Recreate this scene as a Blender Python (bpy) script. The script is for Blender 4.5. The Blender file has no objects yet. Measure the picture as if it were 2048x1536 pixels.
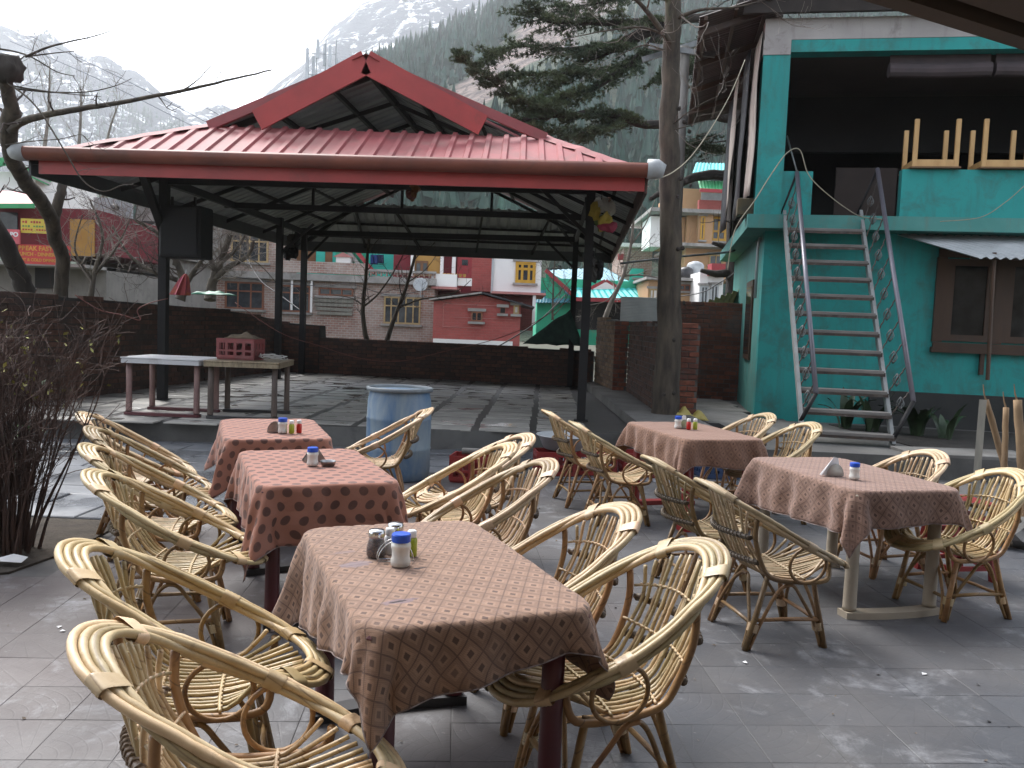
import bpy, bmesh, math, random
from mathutils import Vector, Matrix, noise
rnd = random.Random(7)
R = math.radians
SC = bpy.context.scene
COL = SC.collection
# ------------------------------------------------------------ camera
cam = bpy.data.cameras.new('camera')
cam.sensor_fit = 'HORIZONTAL'; cam.sensor_width = 36.0
cam.lens = 36.0*1695/2048
cam.clip_start = 0.05; cam.clip_end = 6000
CAM = bpy.data.objects.new('camera', cam); COL.objects.link(CAM)
_p, _r = R(4.0), R(2.3)
_f = Vector((0, math.cos(_p), -math.sin(_p))); _r0 = Vector((1,0,0)); _u0 = _r0.cross(_f)
_rv = _r0*math.cos(_r)+_u0*math.sin(_r); _uv = _u0*math.cos(_r)-_r0*math.sin(_r)
CAM.matrix_world = Matrix(((_rv.x,_uv.x,-_f.x,0),(_rv.y,_uv.y,-_f.y,0),(_rv.z,_uv.z,-_f.z,1.6),(0,0,0,1)))
SC.camera = CAM
# ------------------------------------------------------------ sky, sun, exposure
SUN_EL, SUN_AZ = R(52), R(-38)          # azimuth from +Y towards +X
W = bpy.data.worlds.new('World'); SC.world = W; W.use_nodes = True
nt = W.node_tree; nt.nodes.clear()
sky = nt.nodes.new('ShaderNodeTexSky'); sky.sky_type = 'NISHITA'; sky.sun_disc = False
sky.sun_elevation = SUN_EL; sky.sun_rotation = SUN_AZ
sky.air_density = 1.0; sky.dust_density = 6.0; sky.ozone_density = 1.0; sky.altitude = 1800
hs = nt.nodes.new('ShaderNodeHueSaturation'); hs.inputs['Saturation'].default_value = 0.34
bg = nt.nodes.new('ShaderNodeBackground'); bg.inputs['Strength'].default_value = 0.15
wo = nt.nodes.new('ShaderNodeOutputWorld')
nt.links.new(sky.outputs[0], hs.inputs['Color']); nt.links.new(hs.outputs[0], bg.inputs[0]); nt.links.new(bg.outputs[0], wo.inputs[0])
sl = bpy.data.lights.new('sun', 'SUN'); sl.energy = 1.4; sl.angle = R(25); sl.color = (1.0,0.98,0.95)
SUN = bpy.data.objects.new('sun', sl); COL.objects.link(SUN)
_d = Vector((math.sin(SUN_AZ)*math.cos(SUN_EL), math.cos(SUN_AZ)*math.cos(SUN_EL), math.sin(SUN_EL)))
SUN.rotation_euler = (-_d).to_track_quat('-Z','Y').to_euler(); SUN.location = (0,0,60)
SC.view_settings.view_transform = 'Standard'; SC.view_settings.look = 'None'
SC.view_settings.exposure = 1.72; SC.view_settings.gamma = 1.0; SC.view_settings.use_curve_mapping = False
SC.render.engine = 'CYCLES'
SC.cycles.use_denoising = True
SC.cycles.max_bounces = 7; SC.cycles.diffuse_bounces = 3; SC.cycles.glossy_bounces = 3; SC.cycles.transmission_bounces = 4
SC.cycles.transparent_max_bounces = 12; SC.cycles.volume_bounces = 1
SC.cycles.caustics_reflective = False; SC.cycles.caustics_refractive = False

# ------------------------------------------------------------ mesh helpers
class MB:
    """collects shapes, builds ONE mesh object"""
    def __init__(s): s.v=[]; s.f=[]; s.m=[]; s.uv=None
    def add(s, vs, fs, m=0):
        o=len(s.v); s.v += [tuple(q) for q in vs]
        for f in fs: s.f.append(tuple(i+o for i in f)); s.m.append(m)
        return s
    def box(s, c, d, rot=None, m=0, bev=0):
        hx,hy,hz=d[0]/2,d[1]/2,d[2]/2
        if bev<=0:
            vs=[Vector((x,y,z)) for z in(-hz,hz) for y in(-hy,hy) for x in(-hx,hx)]
            fs=[(0,2,3,1),(4,5,7,6),(0,1,5,4),(2,6,7,3),(0,4,6,2),(1,3,7,5)]
        else:
            b=min(bev,hx*.9,hy*.9,hz*.9); vs=[]; fs=[]; bm=bmesh.new(); bmesh.ops.create_cube(bm,size=1)
            for q in bm.verts: q.co=Vector((q.co.x*d[0],q.co.y*d[1],q.co.z*d[2]))
            bmesh.ops.bevel(bm,geom=list(bm.edges),offset=b,segments=1,affect='EDGES',profile=.5)
            bm.verts.index_update(); vs=[q.co.copy() for q in bm.verts]; fs=[tuple(q.index for q in f.verts) for f in bm.faces]; bm.free()
        if rot is not None:
            mt = rot if isinstance(rot, Matrix) else Matrix.Rotation(rot,3,'Z')
            vs=[mt@q for q in vs]
        c=Vector(c); return s.add([q+c for q in vs],fs,m)
    def bar(s, a, b, w, h=None, m=0, up=(0,0,1)):
        """rectangular bar from a to b"""
        h=h or w; a=Vector(a); b=Vector(b); t=b-a; L=t.length
        if L<1e-6: return s
        t/=L; u=Vector(up)
        if abs(t.dot(u))>.98: u=Vector((1,0,0))
        sx=t.cross(u).normalized(); sz=sx.cross(t)
        vs=[p+sx*i*w/2+sz*j*h/2 for p in(a,b) for i,j in((-1,-1),(1,-1),(1,1),(-1,1))]
        return s.add(vs,[(0,1,2,3),(7,6,5,4),(0,4,5,1),(1,5,6,2),(2,6,7,3),(3,7,4,0)],m)
    def tube(s, pts, r, n=8, m=0, caps=True, closed=False, flat=1.0):
        P=[Vector(p) for p in pts]; k=len(P); rs=[r]*k if isinstance(r,(int,float)) else list(r)
        up=None; rings=[]
        for i in range(k):
            if closed: t=P[(i+1)%k]-P[i-1]
            else: t=P[min(i+1,k-1)]-P[max(i-1,0)]
            if t.length<1e-9: t=Vector((0,0,1))
            t.normalize()
            if up is None:
                up=Vector((0,0,1)) if abs(t.z)<.9 else Vector((1,0,0))
            sx=t.cross(up)
            if sx.length<1e-6: sx=t.cross(Vector((0,1,0)))
            sx.normalize(); sz=sx.cross(t).normalized(); up=sz
            rings.append([P[i]+(sx*math.cos(a)+sz*math.sin(a)*flat)*rs[i] for a in [2*math.pi*j/n for j in range(n)]])
        vs=[q for g in rings for q in g]; fs=[]
        for i in range(k if closed else k-1):
            a=i*n; b=((i+1)%k)*n
            for j in range(n): fs.append((a+j,a+(j+1)%n,b+(j+1)%n,b+j))
        if caps and not closed: fs.append(tuple(range(n))[::-1]); fs.append(tuple((k-1)*n+j for j in range(n)))
        return s.add(vs,fs,m)
    def lathe(s, prof, n=16, c=(0,0,0), m=0, ax=None):
        vs=[];fs=[]; k=len(prof)
        for r,z in prof:
            for j in range(n):
                a=2*math.pi*j/n; vs.append(Vector((r*math.cos(a),r*math.sin(a),z)))
        for i in range(k-1):
            for j in range(n): fs.append((i*n+j,i*n+(j+1)%n,(i+1)*n+(j+1)%n,(i+1)*n+j))
        if prof[0][0]>1e-5: fs.append(tuple(range(n))[::-1])
        if prof[-1][0]>1e-5: fs.append(tuple((k-1)*n+j for j in range(n)))
        if ax is not None: vs=[ax@q for q in vs]
        c=Vector(c); return s.add([q+c for q in vs],fs,m)
    def prism(s, poly, z0, z1, m=0):
        """vertical prism of an xy polygon (counter-clockwise)"""
        n=len(poly); vs=[(x,y,z0) for x,y in poly]+[(x,y,z1) for x,y in poly]
        fs=[tuple(range(n))[::-1],tuple(range(n,2*n))]+[(i,(i+1)%n,n+(i+1)%n,n+i) for i in range(n)]
        return s.add(vs,fs,m)
    def slab(s, poly3, t, m=0):
        """3-d polygon given thickness t along its normal"""
        P=[Vector(p) for p in poly3]; n=len(P); nn=Vector((0,0,0))
        for i in range(n): nn+= P[i].cross(P[(i+1)%n])
        nn.normalize(); vs=P+[p-nn*t for p in P]
        fs=[tuple(range(n)),tuple(range(n,2*n))[::-1]]+[(i,n+i,n+(i+1)%n,(i+1)%n) for i in range(n)]
        return s.add(vs,fs,m)
    def mesh(s, name, mats, smooth=False, ang=None):
        me=bpy.data.meshes.new(name); me.from_pydata(s.v,[],s.f)
        if not isinstance(mats,(list,tuple)): mats=[mats]
        for q in mats: me.materials.append(q)
        if len(mats)>1: me.polygons.foreach_set('material_index',s.m)
        if smooth: me.polygons.foreach_set('use_smooth',[True]*len(me.polygons))
        if s.uv:
            ul=me.uv_layers.new(name='UVMap')
            for lp in me.loops: ul.data[lp.index].uv=s.uv[lp.vertex_index]
        me.update(); return me
    def build(s, name, mats, parent=None, smooth=False, loc=None):
        return link(name, s.mesh(name,mats,smooth), parent, loc)
def link(name, me, parent=None, loc=None, rz=0):
    o=bpy.data.objects.new(name, me); COL.objects.link(o)
    if parent is not None: o.parent=parent
    if loc is not None: o.location=loc
    if rz: o.rotation_euler=(0,0,rz)
    return o
def tag(o, label=None, cat=None, group=None, kind=None):
    if label: o['label']=label
    if cat: o['category']=cat
    if group: o['group']=group
    if kind: o['kind']=kind
    return o
def empty(name, loc=(0,0,0), rz=0, label=None, cat=None, group=None, kind=None):
    o=bpy.data.objects.new(name,None); COL.objects.link(o); o.location=loc; o.rotation_euler=(0,0,rz); o.empty_display_size=.1
    return tag(o,label,cat,group,kind)
def copy_tree(o, parent=None):
    c=o.copy(); COL.objects.link(c); c.parent=parent
    for ch in [x for x in bpy.data.objects if x.parent==o]: copy_tree(ch,c)
    return c
def spline(pts, k=6):
    """catmull-rom through points"""
    P=[Vector(p) for p in pts]
    if len(P)<3: return [P[0].lerp(P[-1],i/k) for i in range(k+1)]
    out=[]
    for i in range(len(P)-1):
        p0=P[max(i-1,0)];p1=P[i];p2=P[i+1];p3=P[min(i+2,len(P)-1)]
        for j in range(k):
            t=j/k; out.append(.5*((2*p1)+(p2-p0)*t+(2*p0-5*p1+4*p2-p3)*t*t+(3*p1-p0-3*p2+p3)*t**3))
    out.append(P[-1]); return out
def lerp(a,b,t): return a+(b-a)*t

# ------------------------------------------------------------ materials
MATS={}
def _new(name):
    m=bpy.data.materials.new(name); m.use_nodes=True; n=m.node_tree; n.nodes.clear()
    b=n.nodes.new('ShaderNodeBsdfPrincipled'); o=n.nodes.new('ShaderNodeOutputMaterial'); n.links.new(b.outputs[0],o.inputs[0])
    return m,n,b
def _coord(n, kind, scale=(1,1,1)):
    if kind=='World': g=n.nodes.new('ShaderNodeNewGeometry'); s=g.outputs['Position']
    else: g=n.nodes.new('ShaderNodeTexCoord'); s=g.outputs[kind]
    if tuple(scale)!=(1,1,1):
        mp=n.nodes.new('ShaderNodeMapping'); mp.inputs['Scale'].default_value=scale; n.links.new(s,mp.inputs[0]); s=mp.outputs[0]
    return s
def _noise(n, co, sc, det=5, rough=.6, dist=0):
    t=n.nodes.new('ShaderNodeTexNoise'); t.inputs['Scale'].default_value=sc; t.inputs['Detail'].default_value=det; t.inputs['Roughness'].default_value=rough; t.inputs['Distortion'].default_value=dist
    n.links.new(co,t.inputs['Vector']); return t.outputs['Fac']
def _ramp(n, fac, stops):
    r=n.nodes.new('ShaderNodeValToRGB'); e=r.color_ramp.elements
    while len(e)<len(stops): e.new(.5)
    for q,(p,c) in zip(e,stops):
        q.position=p; q.color=(c,c,c,1) if isinstance(c,(int,float)) else (*c[:3],1)
    n.links.new(fac,r.inputs[0]); return r.outputs[0]
def _mix(n, fac, a, b, mode='MIX'):
    m=n.nodes.new('ShaderNodeMix'); m.data_type='RGBA'; m.blend_type=mode
    for i,q in ((6,a),(7,b)):
        if isinstance(q,(tuple,list)): m.inputs[i].default_value=(*q[:3],1)
        else: n.links.new(q,m.inputs[i])
    if isinstance(fac,(int,float)): m.inputs[0].default_value=fac
    else: n.links.new(fac,m.inputs[0])
    return m.outputs[2]
def _math(n, op, a, b=None, c=None, clamp=False):
    m=n.nodes.new('ShaderNodeMath'); m.operation=op; m.use_clamp=clamp
    for i,q in enumerate((a,b,c)):
        if q is None: continue
        if isinstance(q,(int,float)): m.inputs[i].default_value=q
        else: n.links.new(q,m.inputs[i])
    return m.outputs[0]
def _bump(n, b, h, strength=.3, dist=.01, prev=None):
    q=n.nodes.new('ShaderNodeBump'); q.inputs['Strength'].default_value=strength; q.inputs['Distance'].default_value=dist
    n.links.new(h,q.inputs['Height'])
    if prev is not None: n.links.new(prev,q.inputs['Normal'])
    n.links.new(q.outputs[0],b.inputs['Normal']); return q.outputs[0]
def _sep(n, co):
    q=n.nodes.new('ShaderNodeSeparateXYZ'); n.links.new(co,q.inputs[0]); return q.outputs
def M(name, c1, c2=None, sc=4, rough=.75, bump=0, bsc=60, metal=0, co='World', stretch=(1,1,1), lo=.35, hi=.65, dirt=None, dsc=1.5, dlo=.55, dhi=.75, vary=0, island=False, spec=.5, bdist=.01, rvar=0):
    """general weathered surface: two tones by noise, dirt patches, per-object variation, fine bump"""
    if name in MATS: return MATS[name]
    m,n,b=_new(name); s=_coord(n,co,stretch)
    c2=c2 or tuple(q*.75 for q in c1)
    fac=_ramp(n,_noise(n,s,sc),[(lo,0),(hi,1)]); col=_mix(n,fac,c1,c2)
    if dirt: col=_mix(n,_ramp(n,_noise(n,s,dsc,8,.7,.6),[(dlo,0),(dhi,.85)]),col,dirt)
    if vary:
        if island: g=n.nodes.new('ShaderNodeNewGeometry'); rv=g.outputs['Random Per Island']
        else: g=n.nodes.new('ShaderNodeObjectInfo'); rv=g.outputs['Random']
        h=n.nodes.new('ShaderNodeHueSaturation'); n.links.new(col,h.inputs['Color'])
        n.links.new(_math(n,'MULTIPLY_ADD',rv,2*vary,1-vary),h.inputs['Value'])
        n.links.new(_math(n,'MULTIPLY_ADD',rv,.03*min(1,vary*2),.5-.015*min(1,vary*2)),h.inputs['Hue']); col=h.outputs[0]
    n.links.new(col,b.inputs['Base Color'])
    if rvar: n.links.new(_math(n,'MULTIPLY_ADD',_noise(n,s,sc*2.3),rvar*2,rough-rvar,True),b.inputs['Roughness'])
    else: b.inputs['Roughness'].default_value=rough
    b.inputs['Metallic'].default_value=metal; b.inputs['Specular IOR Level'].default_value=spec
    if bump: _bump(n,b,_noise(n,s,bsc,6,.65),bump,bdist)
    MATS[name]=m; return m


# ============================================================ THE SETTING
def tile_mat(name, island):
    m,n,b=_new(name); w=_coord(n,'World'); o=_coord(n,'UV')
    x,y,z=_sep(n,o)[:3]
    # stamped fan pattern: rings and wedges round one corner of the tile
    r=_math(n,'SQRT',_math(n,'ADD',_math(n,'MULTIPLY',x,x),_math(n,'MULTIPLY',y,y)))
    ring=_math(n,'ABSOLUTE',_math(n,'SINE',_math(n,'MULTIPLY',r,19)))
    ang=_math(n,'ARCTAN2',y,x)
    wed=_math(n,'ABSOLUTE',_math(n,'SINE',_math(n,'MULTIPLY',ang,12)))
    pat=_math(n,'MINIMUM',_ramp(n,ring,[(0.0,0),(.3,1)]),_ramp(n,wed,[(0.0,0),(.25,1)]))
    base=_mix(n,_ramp(n,_noise(n,w,1.1,6,.6),[(.38,0),(.66,1)]),(.058,.061,.069),(.092,.088,.088))
    redd=_ramp(n,_math(n,'SUBTRACT',_noise(n,w,.6,3,.5),_math(n,'MULTIPLY',_sep(n,w)[0],.07)),[(.46,0),(.66,1)])
    base=_mix(n,_math(n,'MULTIPLY',redd,.6),base,(.105,.080,.074))
    pale=_math(n,'MULTIPLY',_ramp(n,_noise(n,w,1.9,9,.74,.5),[(.53,0),(.68,1)]),_ramp(n,_noise(n,w,9,6,.6),[(.35,0),(.6,1)]))
    base=_mix(n,_math(n,'MULTIPLY',pale,.85),base,(.30,.305,.32))
    spots=_ramp(n,_noise(n,w,16,5,.55),[(.68,0),(.74,1)])
    base=_mix(n,_math(n,'MULTIPLY',spots,.5),base,(.28,.27,.27))
    base=_mix(n,_math(n,'MULTIPLY',_ramp(n,pat,[(0,1),(1,0)]),.16),base,(.05,.046,.045))
    g=n.nodes.new('ShaderNodeNewGeometry' if island else 'ShaderNodeObjectInfo')
    rv=g.outputs['Random Per Island' if island else 'Random']
    h=n.nodes.new('ShaderNodeHueSaturation'); n.links.new(base,h.inputs['Color']); n.links.new(_math(n,'MULTIPLY_ADD',rv,.22,.89),h.inputs['Value'])
    n.links.new(h.outputs[0],b.inputs['Base Color'])
    n.links.new(_ramp(n,_noise(n,w,1.7,6,.6),[(.3,.38),(.7,.72)]),b.inputs['Roughness'])
    b1=_bump(n,b,pat,.16,.004); _bump(n,b,_noise(n,w,70,6,.7),.25,.004,b1)
    return m
m_tile=tile_mat('stamped_paving',False); m_tile_i=tile_mat('stamped_paving_far',True)
m_grout=M('grout',(.085,.082,.08),(.115,.11,.105),sc=9,rough=.9)
m_soil=M('soil',(.045,.036,.028),(.08,.065,.05),sc=6,rough=1,bump=.8,bsc=30,bdist=.03)
m_ground=M('valley_ground',(.10,.09,.07),(.07,.08,.05),sc=.15,rough=1)
m_conc=M('concrete',(.19,.185,.175),(.115,.11,.10),sc=1.6,rough=.8,bump=.35,bsc=35,dirt=(.06,.058,.055),dsc=2.2)
m_concd=M('stained_concrete',(.13,.128,.12),(.075,.073,.07),sc=1.4,rough=.8,bump=.35,bsc=35,dirt=(.035,.035,.035),dsc=1.8)

tag(MB().add([(-2500,-400,-.06),(2500,-400,-.06),(2500,5000,-.06),(-2500,5000,-.06)],[(0,1,2,3)]).build('ground',m_ground),kind='structure')
COURT=tag(MB().box((1.2,4.9,-.0275),(13.5,12.6,.05)).build('courtyard_bed',m_grout),kind='structure')
# stamped tiles: nearest 300 as pieces, the rest joined
def make_tile(mb,cx,cy,s,h,rz,bev=.0022):
    c,sn=math.cos(rz),math.sin(rz)
    def T(x,y,z): return (cx+c*x-sn*y,cy+sn*x+c*y,z)
    a=s/2; b=a-bev; dz=[rnd.uniform(-.0012,.0012) for _ in range(4)]
    cs=((-1,-1),(1,-1),(1,1),(-1,1))
    vs=[T(i*a,j*a,-.006) for i,j in cs]+[T(i*a,j*a,h-bev*.6) for i,j in cs]+[T(i*b,j*b,h+dz[k]) for k,(i,j) in enumerate(cs)]
    o=len(mb.v); mb.add(vs,[(8,9,10,11)]+[(k,(k+1)%4,4+(k+1)%4,4+k) for k in range(4)]+[(4+k,4+(k+1)%4,8+(k+1)%4,8+k) for k in range(4)])
    if mb.uv is None: mb.uv=[]
    mb.uv += [((i*.5+.5)*1.0,(j*.5+.5)*1.0) for _ in range(3) for i,j in cs]
TS=.30; TR=R(4); tiles=[]
for i in range(-18,26):
    for j in range(0,33):
        lx=(i+.5)*TS; ly=(j+.5)*TS
        x=lx*math.cos(TR)-ly*math.sin(TR); y=lx*math.sin(TR)+ly*math.cos(TR)+.6
        if y>8.62 or y<.9 or x>6.4: continue
        if x<-2.80 and 4.85<y<6.3: continue
        if x<-4.6: continue
        if x<-2.5 and y>=6.3: continue
        if abs(x)>1.2+.72*y: continue
        tiles.append((math.hypot(x,y),x,y))
tiles.sort()
tm=[]
for k in range(4):
    q=MB(); make_tile(q,0,0,TS-.0018,.0,0); tm.append(q.mesh('paving_tile',m_tile))
for k,(d,x,y) in enumerate(tiles[:300]):
    link('paving_tile',tm[k%4],COURT,(x,y,0),TR+math.pi/2*rnd.randrange(4))
far=MB()
for d,x,y in tiles[300:]: make_tile(far,x,y,TS-.0018,0,TR+math.pi/2*rnd.randrange(4))
tag(far.build('paving_tiles_farther_off',m_tile_i,COURT),kind='stuff')
# grey slate slabs in front of and beside the platform
def slate_mat(name,c1,c2,r0,r1):
    m,n,b=_new(name); w=_coord(n,'World'); g=n.nodes.new('ShaderNodeObjectInfo')
    col=_mix(n,_ramp(n,_noise(n,w,2.2,8,.65,.3),[(.35,0),(.65,1)]),c1,c2)
    h=n.nodes.new('ShaderNodeHueSaturation'); n.links.new(col,h.inputs['Color']); n.links.new(_math(n,'MULTIPLY_ADD',g.outputs['Random'],.5,.72),h.inputs['Value'])
    wet=_ramp(n,_noise(n,w,.9,4,.5,.3),[(.42,0),(.56,1)])
    n.links.new(_mix(n,_math(n,'MULTIPLY',wet,.5),h.outputs[0],(.03,.034,.04)),b.inputs['Base Color'])
    n.links.new(_mix(n,wet,(r1,)*3,(r0,)*3),b.inputs['Roughness'])
    _bump(n,b,_noise(n,w,22,6,.6),.18,.008); return m
m_slate=slate_mat('grey_slate',(.21,.22,.235),(.13,.135,.145),.22,.6)
SLATE=tag(MB().box((-2.0,8.55,-.02),(9.6,4.4,.03)).build('slab_path_bed',m_grout),kind='structure')
def slab_piece(name,x,y,w,d,z,h,m,parent,jit=.012,rz=0):
    q=MB(); a,b=w/2,d/2; J=lambda: rnd.uniform(-jit,jit)
    cs=[(-a+J(),-b+J()),(a+J(),-b+J()),(a+J(),b+J()),(-a+J(),b+J())]; tz=[rnd.uniform(-.003,.003) for _ in cs]
    e=.93; vs=[(px,py,-h) for px,py in cs]+[(px,py,-.006) for px,py in cs]+[(px-math.copysign(.008,px),py-math.copysign(.008,py),tz[k]) for k,(px,py) in enumerate(cs)]
    q.add(vs,[(8,9,10,11)]+[(k,(k+1)%4,4+(k+1)%4,4+k) for k in range(4)]+[(4+k,4+(k+1)%4,8+(k+1)%4,8+k) for k in range(4)])
    return q.build(name,m,parent,loc=(x,y,z)) if not rz else link(name,q.mesh(name,m),parent,(x,y,z),rz)
y=6.32
while y<10.2:
    d=rnd.uniform(.34,.5); x=-6.6+rnd.uniform(-.5,0)
    xe = -2.5 if y<8.5 else 2.3
    while x<xe:
        w=rnd.uniform(.6,1.25); 
        slab_piece('paving_slab',x+w/2,y+d/2,w-.02,d-.018,.012+rnd.uniform(-.005,.005),.03,m_slate,SLATE)
        x+=w
    y+=d
# planting bed at the left
tag(MB().prism([(-7,4.75),(-3.3,4.78),(-2.95,4.95),(-2.84,5.5),(-2.86,6.28),(-7,6.3)],-.05,.012).build('planting_bed',m_soil),kind='structure')

# ------------------------------------------------------------ raised platform of the pavilion
PZ=.27
m_wet=None
def wet_slab_mat():
    m,n,b=_new('platform_stone'); w=_coord(n,'World'); g=n.nodes.new('ShaderNodeObjectInfo'); rv=g.outputs['Random']
    col=_mix(n,_ramp(n,_noise(n,w,3,8,.65,.3),[(.35,0),(.65,1)]),(.36,.345,.31),(.24,.23,.21))
    h=n.nodes.new('ShaderNodeHueSaturation'); n.links.new(col,h.inputs['Color']); n.links.new(_math(n,'MULTIPLY_ADD',rv,.4,.8),h.inputs['Value'])
    s=_sep(n,w)
    # the floor is wet towards the back and the left where rain blew in
    lean=_math(n,'ADD',_math(n,'MULTIPLY',_math(n,'SUBTRACT',s[1],13.2),.10),_math(n,'MULTIPLY',_math(n,'SUBTRACT',-2.2,s[0]),.10))
    wet=_ramp(n,_math(n,'ADD',_noise(n,w,.8,5,.55,.4),_math(n,'MULTIPLY',lean,.6)),[(.5,0),(.62,1)])
    mp=n.nodes.new('ShaderNodeMapping'); mp.inputs['Scale'].default_value=(1.6,2.6,1); n.links.new(w,mp.inputs[0])
    pud=_ramp(n,_noise(n,mp.outputs[0],1.1,2,.4,.3),[(.60,0),(.62,1)])
    n.links.new(_mix(n,_math(n,'MULTIPLY',wet,.55),h.outputs[0],(.028,.03,.034)),b.inputs['Base Color'])
    n.links.new(_mix(n,pud,_mix(n,wet,(.62,)*3,(.34,)*3),(.12,)*3),b.inputs['Roughness'])
    bp=n.nodes.new('ShaderNodeBump'); n.links.new(_noise(n,w,18,6,.6),bp.inputs['Height']); bp.inputs['Distance'].default_value=.006
    n.links.new(_mix(n,pud,(.25,)*3,(.01,)*3),bp.inputs['Strength']); n.links.new(bp.outputs[0],b.inputs['Normal']); return m
m_plat=wet_slab_mat()
m_mort=M('mortar_joint',(.04,.036,.032),(.026,.024,.022),sc=4,rough=.5)
PLAT=MB().prism([(-7.0,9.95),(-5.05,10.2),(-.89,10.475),(1.75,10.95),(1.75,21.5),(-7.0,21.5)],-.05,PZ-.012)
PLAT=tag(PLAT.build('platform',m_concd),kind='structure')
MB().prism([(-7.0,9.97),(-5.05,10.22),(-.89,10.495),(1.73,10.97),(1.73,21.4),(-7.0,21.4)],PZ-.0121,PZ-.008).build('mortar_bed',m_mort,PLAT)
cw=.75
for i in range(-9,6):
    y=10.02; 
    while y<20.6:
        d=.40+rnd.uniform(-.02,.03)
        xc=-.10+i*cw + (y-10)*.035 + rnd.uniform(-.015,.015); fy=10.475+(xc+.89)*.12 if xc<0 else 10.475+(xc+.89)*.18
        if xc+cw/2>1.70 or xc-cw/2<-6.9: y+=d+.06; continue
        y0=max(y,fy+.012)
        if y0+.15<y+d: slab_piece('floor_slab',xc,(y0+y+d)/2,cw-.10,(y+d-y0),PZ+rnd.uniform(-.004,.003),.02,m_plat,PLAT,jit=.008)
        y+=d+.08
# ledge along the right side of the platform, path beyond it, raised ground by the stairs
LED=tag(MB().prism([(1.66,9.75),(2.62,9.75),(2.6,12.0),(2.35,19.5),(1.62,19.5)],-.05,.40).build('stone_ledge',m_conc),kind='structure')
ALL=tag(MB().prism([(2.625,9.9),(8.5,9.6),(8.5,13.2),(4.35,13.3),(5.2,19.2),(2.505,19.2)],-.05,.26).build('alley_ground',m_concd),kind='structure')
for q,(a,b_,c,d) in enumerate(((2.75,11.2,3.75,12.6),(2.72,12.63,3.85,14.1),(2.7,14.13,4.0,15.3),(2.7,15.33,4.1,16.7),(4.7,9.75,6.2,10.4))):
    slab_piece('concrete_slab',(a+c)/2,(b_+d)/2,c-a,d-b_,.30,.04,m_conc,ALL,jit=.02)

tag(MB().prism([(5.15,10.0),(8.4,9.7),(8.4,12.6),(4.9,13.0)],.20,.272).build('shade_toned_soil_bed',M('shade_toned_soil',(.022,.019,.016),(.04,.034,.028),sc=5,rough=.9,bump=.8,bsc=25,bdist=.03)),kind='structure')  # darker soil, its colour also carrying the deep shade right of the stairs
# ------------------------------------------------------------ brick walls
def brick_mat(name,c1,c2,dirt,island,dlo=.5):
    m,n,b=_new(name); w=_coord(n,'World')
    g=n.nodes.new('ShaderNodeNewGeometry' if island else 'ShaderNodeObjectInfo'); rv=g.outputs['Random Per Island' if island else 'Random']
    col=_mix(n,_ramp(n,rv,[(.1,0),(.9,1)]),c1,c2)
    col=_mix(n,_ramp(n,_noise(n,w,14,7,.7),[(.4,0),(.75,.8)]),col,tuple(q*.55 for q in c2))
    col=_mix(n,_ramp(n,_noise(n,w,1.3,7,.7,.5),[(dlo,0),(dlo+.2,.85)]),col,dirt)
    n.links.new(col,b.inputs['Base Color']); b.inputs['Roughness'].default_value=.9
    _bump(n,b,_noise(n,w,45,7,.7),.6,.008); return m
def brick_pair(name,*a,**k): return brick_mat(name,*a,False,**k),brick_mat(name+'_far',*a,True,**k)
BR_RED=brick_pair('red_brick',(.27,.095,.058),(.13,.055,.04),(.12,.108,.098),dlo=.5)
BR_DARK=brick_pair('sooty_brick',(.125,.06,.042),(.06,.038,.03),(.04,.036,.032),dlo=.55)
BR_BUFF=brick_pair('buff_brick',(.26,.17,.105),(.15,.095,.06),(.10,.095,.085),dlo=.55)
m_mortar=M('wall_mortar',(.13,.125,.115),(.07,.068,.062),sc=5,rough=.95,bump=.6,bsc=40)
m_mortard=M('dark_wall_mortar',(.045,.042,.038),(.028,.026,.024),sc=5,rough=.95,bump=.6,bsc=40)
BW,BH,BG=.225,.072,.013
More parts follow.
